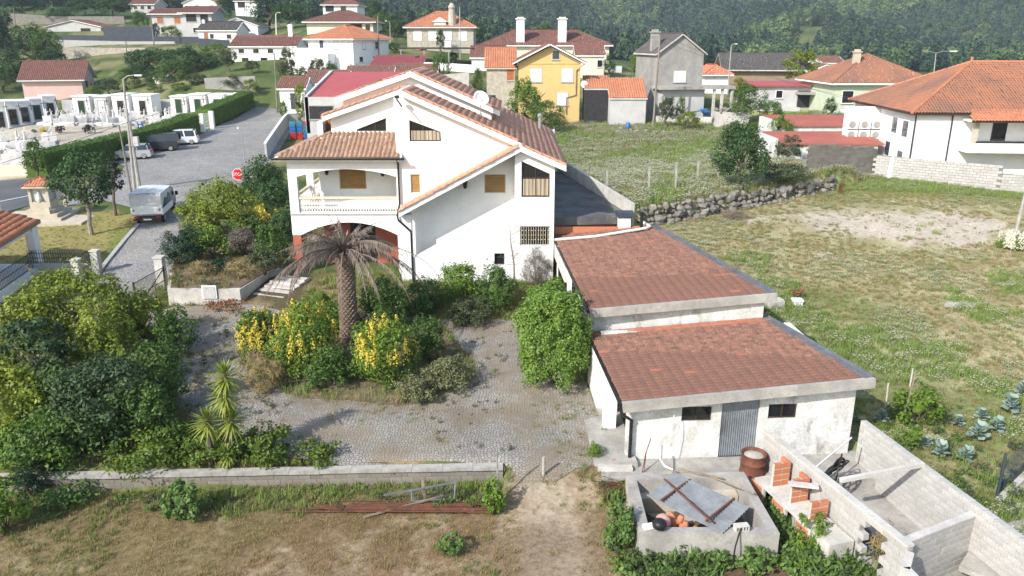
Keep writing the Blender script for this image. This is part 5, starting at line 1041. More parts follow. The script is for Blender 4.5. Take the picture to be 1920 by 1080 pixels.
# --- right field
bush('field_tree', 'dense round green tree on the stone wall of the meadow', 1382, 230, 372, 56, 'leaf_plane', .17, 'tree', 3.0, trunk=.08, cr=.3)
bush('bramble', 'bramble tangle right of the meadow tree', 1468, 305, 372, 40, 'leaf_olive', .14, 'bramble', 2.4)
bush('vine', 'leafy vine on stakes in the vegetable patch', 1715, 725, 806, 42, 'leaf_lime', .15, 'vine', 2.2)
bush('vine', 'low yellow-green plant beside the enclosure wall', 1706, 800, 848, 20, 'leaf_lime', .13, 'plant', 2.0)
bush('flower_clump', 'clump of white flowers at the foot of the tall pole', 1898, 440, 470, 30, 'leaf_lime', .11, 'flowers', 2.0, extra=('petal_white', .09, .5))
bush('rust_weed', 'brownish plant growing in the white planter tub', 1494, 548, 566, 14, 'leaf_rust', .12, 'plant', 2.0, dz=.3)
def cabbage(u, v, s, label):
    s *= .8
    g = G(u, v); o = thing('cabbage_plant', label, 'cabbage', g, group='cabbages in the vegetable patch'); r = random.Random(int(u)); b = MB(); b.tube([(0, 0, -.05), (.02, 0, .35 * s)], .025, 6); b.build('stalk', MT['leaf_olive'], o)
    for k in range(18):
        a = k * 2.4; el = .1 + .06 * k; l = s * r.uniform(.24, .42); w = l * .85; d = Vector((math.cos(a), math.sin(a), 0)); sd_ = Vector((-d.y, d.x, 0)); c = Vector((0, 0, .12 * s + .022 * k * s)); b = MB(); V = []
        for i, (t, ww) in enumerate(((.15, .15), (.45, .8), (.8, 1.0), (1.05, .55))):
            p = c + d * (l * t * math.cos(el)) + Vector((0, 0, l * t * math.sin(el) - .16 * l * t * t)); V += [p - sd_ * w * ww / 2 * r.uniform(.8, 1.15) + Vector((0, 0, r.uniform(-.03, .1) * ww * s)), p, p + sd_ * w * ww / 2 * r.uniform(.8, 1.15) + Vector((0, 0, r.uniform(-.03, .1) * ww * s))]
        b.add(V, [(i * 3 + j, i * 3 + j + 1, i * 3 + j + 4, i * 3 + j + 3) for i in range(3) for j in range(2)]); b.build('leaf', MT['leaf_cabbage'], o, smooth=True)
for u, v, s, lb in [(1832, 826, 1.2, 'large blue-green cabbage in the middle of the patch'), (1868, 812, 1.1, 'blue-green cabbage near the mesh fence'), (1762, 858, 1.0, 'cabbage nearest the enclosure wall'), (1808, 866, 1.0, 'cabbage at the near end of the patch'), (1893, 775, 1.3, 'tall-stalked cabbage by the right edge of the photo'), (1838, 790, .9, 'small cabbage behind the large one'), (1652, 792, .9, 'cabbage beside the shed corner stakes'), (1735, 838, .7, 'small cabbage below the yellow-green plant'), (1915, 745, 1.2, 'farthest tall cabbage at the right edge'), (1795, 800, .8, 'pale cabbage left of the large one')]: cabbage(u, v, s, lb)
# --- dead palm
pg = G(657, 645); PM = thing('dead_palm', 'dead date palm with brown drooping fronds in front of the house', 'palm', pg); hp_ = atY(664, 482, pg.y).z - pg.z
b = MB(); prof = [(.5, -.2), (.45, .2), (.38, .8), (.36, hp_ * .6), (.39, hp_ * .85), (.44, hp_), (.2, hp_ + .3)]; b.lathe(prof, 16); r = random.Random(4); nrow = 34
for i in range(nrow):
    z = .1 + (hp_ - .1) * i / nrow; rad = np.interp(z, [q[1] for q in prof], [q[0] for q in prof])
    for k in range(13):
        a = 2 * math.pi * (k + .5 * (i % 2)) / 13; d = Vector((math.cos(a), math.sin(a), 0)); s = Vector((-d.y, d.x, 0)); c = d * (rad - .02) + Vector((0, 0, z)); w = .11; h = .12
        b.add([c - s * w - Vector((0, 0, h * .2)), c + s * w - Vector((0, 0, h * .2)), c + d * (.075 + r.uniform(0, .03)) + Vector((0, 0, h)), c + Vector((0, 0, h * 1.1))], [(0, 1, 2), (0, 2, 3), (1, 3, 2)])
b.build('trunk', MT['palm_bark'], PM)
def frond(L, az, el, droop, seed, stiff=False):
    r = np.random.default_rng(seed); n = 16; t = np.linspace(0, 1, n); d = np.array([math.cos(az), math.sin(az)]); pts = []; p = np.zeros(3); e = el
    for i in range(n): pts.append(p.copy()); e = el - droop * t[i] ** 1.1; p = p + L / (n - 1) * np.array([d[0] * math.cos(e), d[1] * math.cos(e), math.sin(e)])
    pts = np.array(pts); mb = MB(); mb.tube(pts, list(np.linspace(.035, .006, n)), 4, False); sd_ = np.array([-d[1], d[0], 0.]); V = []; k = 0; F = []
    m = int(L * (24 if not stiff else 5)); gap = .1 + r.random() * .35
    for j in range(m):
        tt = .18 + .8 * j / m; q = np.array([np.interp(tt, t, pts[:, a]) for a in range(3)]); tg = np.array([np.interp(min(1, tt + .05), t, pts[:, a]) for a in range(3)]) - q; tg /= np.linalg.norm(tg) + 1e-9
        for sg in (-1, 1):
            if r.random() < .12 + gap: continue
            l = .6 * r.uniform(.55, 1.15) * math.sin(math.pi * min(.97, tt * .95 + .1)) * r.uniform(.6, 1.1); dd = sd_ * sg * r.uniform(.25, .6) + tg * .5 + np.array([0, 0, -r.uniform(.5, 1.1)]); dd /= np.linalg.norm(dd); w = np.cross(dd, sd_); w = tg * .016
            V += [q - w, q + w, q + dd * l * .6 + w * .8, q + dd * l]; F.append((k, k + 1, k + 2, k + 3)); k += 4
    mb.add(V, F); return mb
r = random.Random(17)
for i in range(64):
    az = i * 2.39996; ring = i / 64
    if ring < .25: L, el, dr_ = r.uniform(1.0, 1.9), r.uniform(.5, 1.3), r.uniform(.3, .9)
    elif ring < .6: L, el, dr_ = r.uniform(2.2, 3.6), r.uniform(.2, .75), r.uniform(.9, 1.6)
    else: L, el, dr_ = r.uniform(3.4, 5.4), r.uniform(-.05, .45), r.uniform(1.2, 2.1)
    az += r.uniform(-.5, .5); bare = ring > .5 and r.random() < .3
    frond(L, az, el + r.uniform(-.1, .15), dr_, i, bare).build('frond', MT['leaf_palmdead'], PM, loc=(0, 0, hp_ + .15 + .25 * (1 - ring)))
b = MB()
for i in range(120):
    a = i * 2.39996; e = .1 + 1.35 * (1 - i / 120) + r.uniform(-.15, .15); l = r.uniform(.5, 1.25); d = Vector((math.cos(a) * math.cos(e), math.sin(a) * math.cos(e), math.sin(e))); s_ = Vector((-math.sin(a), math.cos(a), 0)); c0 = d * .25; w_ = r.uniform(.05, .1)
    b.add([c0 - s_ * w_, c0 + s_ * w_, c0 + d * l * .6 + s_ * w_ * .8 - Vector((0, 0, .05)), c0 + d * l * .6 - s_ * w_ * .8 - Vector((0, 0, .05)), c0 + d * l - Vector((0, 0, .18 * l))], [(0, 1, 2, 3), (3, 2, 4)])
b.build('dry_leaf_bases', MT['leaf_palmdead'], PM, loc=(0, 0, hp_ + .1))
# --- yuccas
def yucca(label, heads, base):
    g = G(*base); o = thing('yucca', label, 'yucca', g); r = random.Random(base[0]); tb = MB(); k = 0
    for (u, v, s) in heads:
        c = atY(u, v, g.y + .1); q = Vector((c.x - g.x, .1, c.z - g.z)); tb.tube([(0, 0, -.1), (q.x * .5, .05, q.z * .45), q], [.11, .09, .07], 8); b = MB()
        for i in range(95):
            a = i * 2.4; e = 1.35 - 2.3 * (i / 95) + r.uniform(-.15, .15); l = s * r.uniform(.75, 1.05) * (.8 + .2 * math.cos(e)); d = Vector((math.cos(a) * math.cos(e), math.sin(a) * math.cos(e), math.sin(e))); sd_ = Vector((-math.sin(a), math.cos(a), 0)); c0 = q + Vector((0, 0, -.35 * s * (i / 95)))
            b.add([c0 - sd_ * .02, c0 + sd_ * .02, c0 + d * l * .5 + sd_ * .034 + Vector((0, 0, -.02)), c0 + d * l * .5 - sd_ * .034 + Vector((0, 0, -.02)), c0 + d * l + Vector((0, 0, -.12 * l))], [(0, 1, 2, 3), (3, 2, 4)])
        b.build('leaf_head', MT['leaf_yucca'], o)
    tb.build('stem', MT['bark'], o)
yucca('tall yucca with stacked green leaf rosettes beside the cobbled yard', [(421, 700, .78), (420, 735, .75)], (424, 862))
yucca('lower yucca left of the tall one', [(388, 785, .72)], (396, 870)); yucca('lower yucca right of the tall one', [(432, 782, .74)], (436, 868)); yucca('small young yucca near the low wall', [(425, 848, .5)], (425, 880)); yucca('small yucca at the driveway gate', [(330, 537, .8)], (330, 562))
# --- clipped hedges of the cemetery
def hedge(label, pix, w, h, seed):
    P = [G(u, v) for u, v in pix]; o = thing('clipped_hedge', label, 'hedge', P[0]); r = np.random.default_rng(seed); VV = []; NN = []; core = MB()
    for a, c in zip(P[:-1], P[1:]):
        d = (c - a); L = d.xy.length; dn = np.array([d.x / L, d.y / L, 0]); s = np.array([-dn[1], dn[0], 0]); n = int(L * (2 * h + w) * 75); t = r.uniform(0, L, n); k = r.uniform(0, 2 * h + w, n)
        off = np.where(k < h, 0, np.where(k < h + w, k - h, w)); z = np.where(k < h, k, np.where(k < h + w, h, 2 * h + w - k)); nr = np.where((k < h)[:, None], -s, np.where((k < h + w)[:, None], np.array([0, 0, 1.]), s))
        p = np.array(a) - np.array(o.location) + dn * t[:, None] + s * off[:, None] + np.array([0, 0, 1]) * z[:, None]; p[:, 2] += (c.z - a.z) * t / L; p += r.normal(0, .05, p.shape) + nr * ((fbm(t + z, off + z, .8, 2) - .5) * .25)[:, None]
        VV.append(p); NN.append(nr + r.normal(0, .5, p.shape)); m0 = np.array(a) - np.array(o.location) + s * w / 2; m1 = m0 + np.array([d.x, d.y, d.z]); core.beam(m0 + [0, 0, h / 2], m1 + [0, 0, h / 2], w - .2, h - .15)
    V, F = leaves(np.concatenate(VV), np.concatenate(NN), .16, .6, seed); put('foliage', npmesh('foliage', V, F), MT['leaf_hedge'], o); core.build('inner_growth', MT['leaf_hedge'], o); return o
hedge('long clipped hedge between the cemetery and the parked cars', [(92, 336), (215, 303), (300, 281), (378, 250)], 2.2, 2.3, 1)
hedge('farther clipped hedge right of the cemetery gate', [(399, 238), (478, 200)], 2.0, 2.3, 2)
# ------------------------------------------------------------------ village houses
def add_win(o, w, d, face, a, z, ww, hh, kind):
    fm, pm = {'white': ('grey_pale', 'shutter_white'), 'dark': ('white_paint', 'pane_dark'), 'brown': ('granite', 'wood_door'), 'void': ('grey_render', 'opening_shade'), 'grey': ('grey_pale', 'pane_blue'), 'door': ('white_paint', 'slate_panel'), 'wdoor': ('grey_pale', 'shutter_white')}[kind]  # void: dark pane painted as the shade inside an opening
    def tr(mb):
        f = {'f': lambda p: p, 'l': lambda p: (-w / 2 + p[1], p[0], p[2]), 'r': lambda p: (w / 2 - p[1], p[0], p[2])}[face]; mb.v = [f(p) for p in mb.v]; return mb
    po = rect(a - ww / 2, a + ww / 2, z, z + hh); inn = shrink(po, .08); fr = tr(facade(po, [inn], -.05, .09)).build('door' if 'door' in kind else 'window', MT[fm], o)
    g = MB(); g.add([(x, -.02, zz) for x, zz in inn], [(0, 1, 2, 3)]); tr(g).build('pane', MT[pm], fr)
    if hh < 1.9: s = MB(); s.box(a - ww / 2 - .06, a + ww / 2 + .06, -.12, -.052, z - .07, z); tr(s).build('sill', MT['granite'], fr)
def vroof(o, kind, w, d, h, pitch, oh, tm, sm, t=.18, tw=.3, tl=.5):
    x0, x1, y0, y1 = -w / 2 - oh, w / 2 + oh, -oh, d + oh; W_, D_ = x1 - x0, y1 - y0; S = []; R = []
    if kind == 'hip':
        if W_ >= D_:
            m = D_ / 2; z = h + m * pitch; A, B = (x0 + m, y0 + m, z), (x1 - m, y0 + m, z); R = [(A, B)]
        else:
            m = W_ / 2; z = h + m * pitch; A, B = (x0 + m, y0 + m, z), (x0 + m, y1 - m, z); R = [(A, B)]
        c = [(x0, y0, h), (x1, y0, h), (x1, y1, h), (x0, y1, h)]
        if W_ >= D_: S = [[c[0], c[1], B, A], [c[1], c[2], B], [c[2], c[3], A, B], [c[3], c[0], A]]; R += [(c[0], A), (c[3], A), (c[1], B), (c[2], B)]
        else: S = [[c[0], c[1], A], [c[1], c[2], B, A], [c[2], c[3], B], [c[3], c[0], A, B]]; R += [(c[0], A), (c[1], A), (c[2], B), (c[3], B)]
    elif kind == 'gx':
        m = D_ / 2; z = h + m * pitch; S = [[(x0, y0, h), (x1, y0, h), (x1, y0 + m, z), (x0, y0 + m, z)], [(x1, y1, h), (x0, y1, h), (x0, y0 + m, z), (x1, y0 + m, z)]]; R = [((x0, y0 + m, z), (x1, y0 + m, z))]
    elif kind == 'gy':
        m = W_ / 2; z = h + m * pitch; xm = (x0 + x1) / 2; S = [[(x0, y1, h), (x0, y0, h), (xm, y0, z), (xm, y1, z)], [(x1, y0, h), (x1, y1, h), (xm, y1, z), (xm, y0, z)]]; R = [((xm, y0, z), (xm, y1, z))]
    elif kind == 'shed': S = [[(x0, y0, h), (x1, y0, h), (x1, y1, h + D_ * pitch), (x0, y1, h + D_ * pitch)]]
    return roof(o, S, tm, sm, t, w=tw, l=tl, amp=.09, nx=3, lip=False, ridges=R, world=False, rr=.13, seed=int(abs(h * 100)))
def house(name, label, u0, u1, vb, Y, ve, kind='hip', pitch=.4, d=9., oh=.5, wall='white_clean', tm='tile_orange', sm='white_clean', rz=0., wins=(), chim=(), cat='house', sink=2.5, flat=None):
    c = atY((u0 + u1) / 2, vb, Y); k = zc(Y, c.z) / FPX; w = (u1 - u0) * k; h = atY(u0, ve, Y).z - c.z; o = thing(name, label, cat, c, rz)
    b = MB()
    if kind == 'gx': m = (d) / 2; b.add([], []); z = h + m * pitch; vs = [(-w / 2, 0, -sink), (-w / 2, d, -sink), (-w / 2, d, h), (-w / 2, m, z), (-w / 2, 0, h)]; n = 5; b.add(vs + [(w / 2, y, zz) for _, y, zz in vs], [(0, 1, 2, 3, 4), (9, 8, 7, 6, 5)] + [(i, i + n, (i + 1) % n + n, (i + 1) % n) for i in range(n)])
    elif kind == 'gy': b.prism([(-w / 2, -sink), (w / 2, -sink), (w / 2, h), (0, h + w / 2 * pitch), (-w / 2, h)], 0, d)
    else: b.box(-w / 2, w / 2, 0, d, -sink, h)
    b.build('wall', MT[wall], o)
    if kind in ('hip', 'gx', 'gy', 'shed'): rf_ = vroof(o, kind, w, d, h - (.0), pitch, oh, tm, sm)
    elif kind == 'flat':
        b = MB(); b.box(-w / 2 - oh, w / 2 + oh, -oh, d + oh, h + .01, h + .25); rf_ = b.build('roof', MT[tm], o)
    for (f, fx, fz, ww, hh, kd) in wins:
        a = -w / 2 + fx * w if f == 'f' else fx * d; add_win(o, w, d, f, a, fz * h, ww, hh, kd)
    for (fx, fy, cw, ch, m) in chim:
        b = MB(); x = -w / 2 + fx * w; y = fy * d; b.box(x - cw / 2, x + cw / 2, y - cw / 2, y + cw / 2, h, h + ch); b.box(x - cw * .65, x + cw * .65, y - cw * .65, y + cw * .65, h + ch, h + ch + .15); b.box(x - cw * .4, x + cw * .4, y - cw * .4, y + cw * .4, h + ch + .15, h + ch + .4); b.build('chimney', MT[m], o)
    return o, w, h, d
# yellow house and its neighbours
o, w, h, d = house('yellow_house', 'yellow gabled house with white shutters above the meadow', 972, 1086, 214, 103, 118, 'gy', .5, 9, .75, 'yellow_wall', 'tile_brown', 'white_clean', wins=[('f', .28, .63, 1.55, 1.75, 'white'), ('f', .79, .63, 1.55, 1.75, 'white'), ('f', .72, .17, 1.5, 1.7, 'white'), ('f', .6, 1.06, 1.0, 1.15, 'grey')])
b = MB(); b.box(-w / 2 - .02, w / 2 + .02, -.06, -.003, h - .12, h); b.build('string_course', MT['yellow_wall'], o)
b = MB(); b.tube([(w / 2 + .5, -.3, h - .1), (w / 2 - .5, -.1, h - .9), (w / 2 - .5, -.1, h * .38), (w / 2 - 1.7, -.1, h * .33), (w / 2 - 1.7, -.1, 0)], .07, 6); b.build('downpipe', MT['brown_wall'], o)
b = MB(); b.lathe([(0, 0), (.3, .04), (.5, .14), (.48, .17), (0, .06)], 14); b.build('satellite_dish', MT['white_paint'], o, loc=(w / 2 + .5, -.2, h * .58), rot=(1.2, 0, .3))
house('stone_annex', 'cream stone house with orange roof left of the yellow house', 913, 965, 214, 105, 127, 'gx', .62, 7, .3, 'stone_wall', 'tile_orange', 'sandstone', wins=[('f', .85, .72, 1.1, 1.6, 'brown')])
o, w, h, d = house('tiled_store', 'low concrete store with orange tiled roof right of the yellow house', 1143, 1210, 224, 100, 184, 'shed', .5, 4, .15, 'grey_pale', 'tile_orange', 'grey_pale')
o, w, h, d = house('tiled_carport', 'carport box painted dark for its shaded inside, with orange tile strip beside the yellow house', 1096, 1141, 210, 102, 166, 'shed', .45, 3, .1, 'opening_shade', 'tile_orange', 'grey_pale')  # solid box; the shaded inside is only its dark wall colour
# unfinished grey house
o, w, h, d = house('grey_house', 'unfinished grey rendered two-storey house with one white shutter', 1226, 1314, 216, 104, 101, 'gy', .72, 9, .35, 'grey_render', 'tile_grey', 'concrete_pale', rz=math.radians(9), wins=[('f', .5, .54, 1.7, 1.5, 'white'), ('f', .5, .1, .8, 1.9, 'door')], chim=[(.06, .3, .9, 2.6, 'grey_render')])
b = MB(); b.box(-w / 2 - .3, w / 2 + 3.6, -2.4, 1.0, h * .44, h * .49); b.build('porch_slab', MT['concrete'], o)
b = MB(); b.box(-w / 2 + .3, w / 2 - .2, -1.6, -.01, -2.5, h * .44); b.build('porch_wall', MT['grey_pale'], o)
for x in (w / 2 + .9, w / 2 + 2.0, w / 2 + 3.3): b = MB(); b.box(x - .15, x + .15, -2.2, -1.9, -2.5, h * .44); b.build('column', MT['concrete_pale'], o)
g = G(1370, 222); RB_ = thing('rubble_pile', 'pale blocks with white rubble heaped on top below the grey house', 'rubble', atY(1372, 226, 97))
b = MB(); b.box(-2.1, 2.1, 0, 1.5, -1, 1.0); b.build('block_base', MT['concrete_pale'], RB_); r = random.Random(2)
for k in range(26): put('stone', STN[k % 8], None, RB_, (r.uniform(-1.9, 1.9), r.uniform(.1, 1.4), 1.0 + r.uniform(0, .35)), (r.random() * 6, 0, r.random() * 6), r.uniform(.4, .75))
me_ = STN[2].copy(); me_.materials.clear(); me_.materials.append(MT['blue_plastic']); tag(put('blue_tarp', me_, None, None, atY(1322, 209, 96.5), (.2, .3, .4), (1.9, 1.1, .8)), 'crumpled blue tarpaulin by the rubble pile', 'tarpaulin')
b = MB(); b.beam((-2.6, 0, -.6), (1.6, 0, .5), .5, .12); tag(b.build('grey_plank', MT['galv'], loc=atY(1300, 212, 96.5)), 'long grey plank leaning on the rubble pile', 'plank')
strip('meadow_wall', [(1228, 232), (1320, 234), (1378, 238)], .3, 1.0, 'concrete_pale', 'low pale wall at the back of the upper meadow', 'thing', 'wall')
house('orange_roof_house', 'white house with bright orange roof behind the grey house', 1322, 1365, 175, 128, 140, 'hip', .55, 9, .6, 'white_clean', 'tile_orange')
house('brown_house', 'brown house with dark grey tiled roof', 1360, 1492, 175, 140, 131, 'gx', .38, 12, .9, 'brown_wall', 'tile_grey', 'concrete_pale', rz=math.radians(-8))
o, w, h, d = house('veranda_house', 'pale house with flat purple-red roof and dark veranda', 1415, 1550, 232, 108, 162, 'flat', .1, 10, .5, 'grey_pale', 'roof_red', wins=[('f', .3, .68, 1.0, 1.1, 'dark'), ('f', .64, .42, 1.8, 2.4, 'void'), ('f', .84, .42, 1.6, 2.4, 'void'), ('f', .1, .2, 1.5, 1.7, 'void'), ('f', .38, .12, 1.6, 1.2, 'void')])
b = MB(); b.box(w * .02, w / 2, -1.8, 0, h * .8, h * .86); b.build('veranda_roof', MT['grey_render'], o); b = MB(); b.box(-w / 2, w * .05, -1.5, -.01, h * .36, h * .46); b.build('balcony', MT['grey_pale'], o)
house('green_house', 'pale green house with weathered red hip roof and small chimney', 1557, 1735, 240, 100, 156, 'hip', .5, 12, .7, 'green_wall', 'tile_rust', wins=[('f', .14, .55, 1.5, 1.6, 'dark'), ('f', .12, .1, 1.2, 1.9, 'wdoor')], chim=[(.33, .35, .75, 3.6, 'sandstone')])
house('small_white_house', 'small far white house with red roof left of the green house', 1540, 1580, 150, 175, 118, 'gx', .3, 8, .3, 'white_clean', 'tile_brown', wins=[('f', .3, .5, 1.2, 1, 'dark')])
house('cream_annex', 'far white gabled annex behind the pine', 1532, 1562, 150, 165, 128, 'gy', .4, 7, .3, 'white_clean', 'tile_brown')
# big white house at the right
wc = atY(1718, 208, 69); zb = gz(wc.x, 69); WH = thing('white_villa', 'large white villa with orange-brown hip roof at the right edge', 'house', (wc.x, 69, zb), math.radians(-4)); hh = wc.z - zb - .15; ww, dd = 22., 15.
b = MB(); b.box(0, ww, 0, dd, -2, hh); b.build('wall', MT['white_clean'], WH)
oh = .55; x0, x1, y0, y1 = -oh, ww + oh, -oh, dd + oh; m = (y1 - y0) / 2; zz = hh + m * .5; A, B = (x0 + m, y0 + m, zz), (x1 - m, y0 + m, zz)
roof(WH, [[(x0, y0, hh), (x1, y0, hh), B, A], [(x0, y1, hh), (x0, y0, hh), A], [(x1, y1, hh), (x0, y1, hh), A, B]], 'tile_rust', 'frame_brown', .16, w=.26, l=.42, amp=.09, nx=4, lip=False, ridges=[(A, B), ((x0, y0, hh), A), ((x0, y1, hh), A)], world=False, rr=.15, seed=5, rm='tile_orange')
for x in (0.02, 3.1): b = MB(); b.tube([(x, -.1, hh - .1), (x, -.1, -1)], .06, 6); b.build('downpipe', MT['dark_metal'], WH)
def sidew(y, z, w_, h_, kind): 
    o2 = WH; po = rect(y - w_ / 2, y + w_ / 2, z, z + h_); inn = shrink(po, .06); f = facade(po, [inn], -.03, .06); f.v = [(p[1], p[0], p[2]) for p in f.v]; fr = f.build('window', MT['white_paint'], o2); g = MB(); g.add([(0.0 - .01, a, c) for a, c in inn], [(0, 1, 2, 3)]); g.build('pane', MT[kind], fr)
for y, z, w_, h_, k in ((1.7, hh - 2.3, 1.3, 1.5, 'pane_blue'), (4.1, hh - 2.2, 1.3, 1.5, 'pane_blue'), (9.6, hh - 2.4, 1.9, 1.9, 'shutter_white'), (12.6, hh - 2.3, 1.9, 1.9, 'shutter_white'), (2.0, .6, 1.3, 1.2, 'pane_blue'), (5.0, .9, 1.2, 1.4, 'pane_blue')): sidew(y, z, w_, h_, k)
b = MB(); b.box(4.0, 13, -1.7, 0, hh - 3.2, hh - 2.35); b.build('balcony', MT['white_clean'], WH); b = MB(); b.box(4.6, 12.4, -1.75, -1.66, hh - 2.34, hh - 2.2); b.build('balcony_rail', MT['dark_metal'], WH)
b = MB(); b.box(4.0, 14, -2.0, 0, hh - .62, hh - .45); b.build('porch_slab', MT['white_clean'], WH)
roof(WH, [[(3.7, -2.3, hh - .5), (14.5, -2.3, hh - .5), (14.5, .0, hh + .28), (4.6, .0, hh + .28)]], 'tile_orange', 'frame_brown', .1, w=.26, l=.4, amp=.09, nx=4, lip=False, world=False, name='porch_roof', seed=8)
for x in (4.3, 9.4): b = MB(); b.box(x, x + .38, -1.7, -1.3, hh - 2.4, hh - .6); b.build('column', MT['sandstone'], WH)
window(WH, rect(6.6, 7.8, hh - 2.9, hh - .75), -.06, 'dark_metal', 'pane_dark', 'balcony_door', bars=[('v', 7.2)], world=False); window(WH, rect(10.0, 11.8, hh - 2.2, hh - .75), -.06, 'dark_metal', 'pane_dark', world=False)
b = MB(); b.add([(9.6, -1.72, hh - 2.4), (13.5, -1.72, hh - 5.2), (13.5, -1.72, hh - 6), (9.6, -1.72, hh - 3.2), (9.6, -.4, hh - 2.4), (13.5, -.4, hh - 5.2), (13.5, -.4, hh - 6), (9.6, -.4, hh - 3.2)], [(0, 1, 2, 3), (7, 6, 5, 4), (0, 4, 5, 1), (3, 2, 6, 7)]); b.build('outer_stair', MT['white_clean'], WH)
b = MB(); b.tube([A, (A[0], A[1], zz + .5)], .12, 8); b.build('finial', MT['tile_orange'], WH)
fan = MB(); fan.lathe([(.33, 0), (.33, .03), (.26, .04), (.1, .02), (0, .02)], 14)
for i in range(2):
    for j in range(3):
        y = 12.9 - 0; AC = thing('air_conditioner', f"white air conditioner unit on the villa wall, {('lower', 'upper')[i]} row, {('left', 'middle', 'right')[j]}", 'air conditioner', WH.matrix_basis @ Vector((-2.6 + j * 1.15, 7.5, 2.2 + i * .95)), math.radians(-6), 'air conditioners on the villa')
        b = MB(); b.box(-.5, .5, -.2, .2, 0, .8); b.build('casing', MT['white_paint'], AC); f2 = MB(); f2.v = list(fan.v); f2.f = list(fan.f); f2.build('fan_grille', MT['grey_render'], AC, loc=(-.08, -.2, .4), rot=(math.pi / 2, 0, 0))
b = MB(); b.box(-3.3, 0.2, 7.8, 8.1, -1, 5.2); b.build('annex_wall', MT['white_clean'], WH)
for u, v, y, w_, d_, lb in ((1535, 232, 84, 9.0, 5, 'brick-red flat roof behind the block wall, farther one'), (1552, 266, 74, 9.6, 4.5, 'brick-red flat roof behind the block wall, nearer one')):
    p = atY(u, v, y); o = thing('flat_roof_shed', lb, 'shed', (p.x, y, gz(p.x, y))); hz = p.z - o.location.z; b = MB(); b.box(-w_ / 2, w_ / 2, 0, d_, -1, hz - .2); b.build('wall', MT['white_old'], o); b = MB(); b.add([(-w_ / 2, -.2, hz - .15), (w_ / 2 + .5, -.2, hz - .15), (w_ / 2 + .5, d_, hz + .5), (-w_ / 2, d_, hz + .5), (-w_ / 2, -.2, hz - .3), (w_ / 2 + .5, -.2, hz - .3), (w_ / 2 + .5, d_, hz + .3), (-w_ / 2, d_, hz + .3)], [(0, 1, 2, 3), (7, 6, 5, 4), (0, 4, 5, 1), (1, 5, 6, 2), (2, 6, 7, 3), (3, 7, 4, 0)]); b.build('roof', MT['roof_brick'], o); b = MB(); b.box(-w_ / 2 - .3, -w_ / 2, -.4, d_, -1, hz + .35); b.build('parapet', MT['white_old'], o)
# houses of the far village
W1 = lambda n, fz, ww, hh, k: [('f', (i + .7) / (n + .4), fz, ww, hh, k) for i in range(n)]
house('cream_long_house', 'long cream house with red tile roof and two white chimneys', 905, 1140, 150, 152, 85, 'hip', .42, 12, .7, 'cream_wall', 'tile_brown', wins=W1(3, .3, 1.4, 1.5, 'white') + [('r', .3, .3, 1.2, 1.5, 'dark')], chim=[(.3, .1, 1.5, 4.6, 'white_clean'), (.63, .1, 1.5, 4.6, 'white_clean')])
house('cream_low_wing', 'low cream wing with red roof right of the yellow house', 1080, 1132, 132, 142, 104, 'gx', .5, 6, .3, 'cream_wall', 'tile_brown', wins=[('f', .85, .2, 1.0, 1.3, 'dark')])
house('brown_roof_wing', 'low tiled wing left of the long cream house', 885, 945, 130, 146, 108, 'gx', .5, 7, .4, 'white_clean', 'tile_brown')
o, w, h, d = house('granite_villa', 'granite block villa with orange roof and tall tapering chimney', 764, 888, 92, 166, 51, 'hip', .5, 11, .7, 'stone_wall', 'tile_orange', wins=W1(4, .38, 1.8, 2.0, 'white') + [('f', .6, .02, 1.6, 1.6, 'white')])
b = MB(); b.lathe([(.95, 0), (.62, 3.6), (.75, 3.7), (.75, 3.9), (.3, 4.6)], 10); b.build('stone_chimney', MT['stone_wall'], o, loc=(w * .18, .6, h)); b = MB(); b.box(-1.2, 1.2, 0, 2.5, h, h + 1.0); b.prism([(-1.6, h + 1), (1.6, h + 1), (0, h + 1.9)], -.3, 3); b.build('dormer', MT['white_clean'], o)
o, w, h, d = house('white_orange_house', 'white two-storey house with bright orange hip roof', 572, 672, 122, 140, 73, 'hip', .42, 11, .7, 'white_clean', 'tile_orange', rz=math.radians(-24), wins=[('f', .12, .52, 1.5, 2.0, 'white'), ('f', .3, .45, 1.0, 2.3, 'door'), ('f', .42, .52, 1.2, 2.0, 'white'), ('f', .62, .62, 1.0, 1.2, 'white'), ('f', .84, .52, 1.4, 1.9, 'white'), ('r', .3, .6, 1.0, 1.3, 'white'), ('r', .65, .6, 1.0, 1.3, 'dark'), ('r', .2, .1, 1.2, 1.0, 'dark'), ('r', .6, .1, 1.6, 1.0, 'dark')])
b = MB(); b.box(-w / 2 - 3, w * .1, -2.2, 0, -2.5, h * .45); b.build('terrace', MT['white_clean'], o); b = MB(); b.box(-w / 2 - 3, w * .1, -2.2, -2.14, h * .45, h * .45 + .9); b.build('railing', MT['white_paint'], o)
house('cream_villa', 'cream house with brown roof behind the orange-roofed house', 576, 700, 62, 182, 41, 'hip', .36, 12, .9, 'cream_wall', 'tile_brown', wins=[('f', .75, .2, 2.5, 1.5, 'void'), ('f', .92, .2, 1.2, 1.5, 'dark')])
house('hilltop_house', 'white house with brown hip roof at the top edge', 606, 670, 26, 214, 9, 'hip', .5, 11, .6, 'white_clean', 'tile_brown', wins=[('f', .2, .25, 2.2, 1.6, 'void'), ('f', .6, .3, 1.6, 1.3, 'dark')])
house('long_white_house', 'long white house with red roof left of the orange-roofed one', 436, 556, 122, 152, 87, 'gx', .38, 9, .4, 'white_clean', 'tile_brown', wins=W1(4, .62, 1.2, .9, 'dark') + W1(3, .15, 1.4, .9, 'dark'), chim=[(.85, .5, .8, 3.6, 'white_clean')])
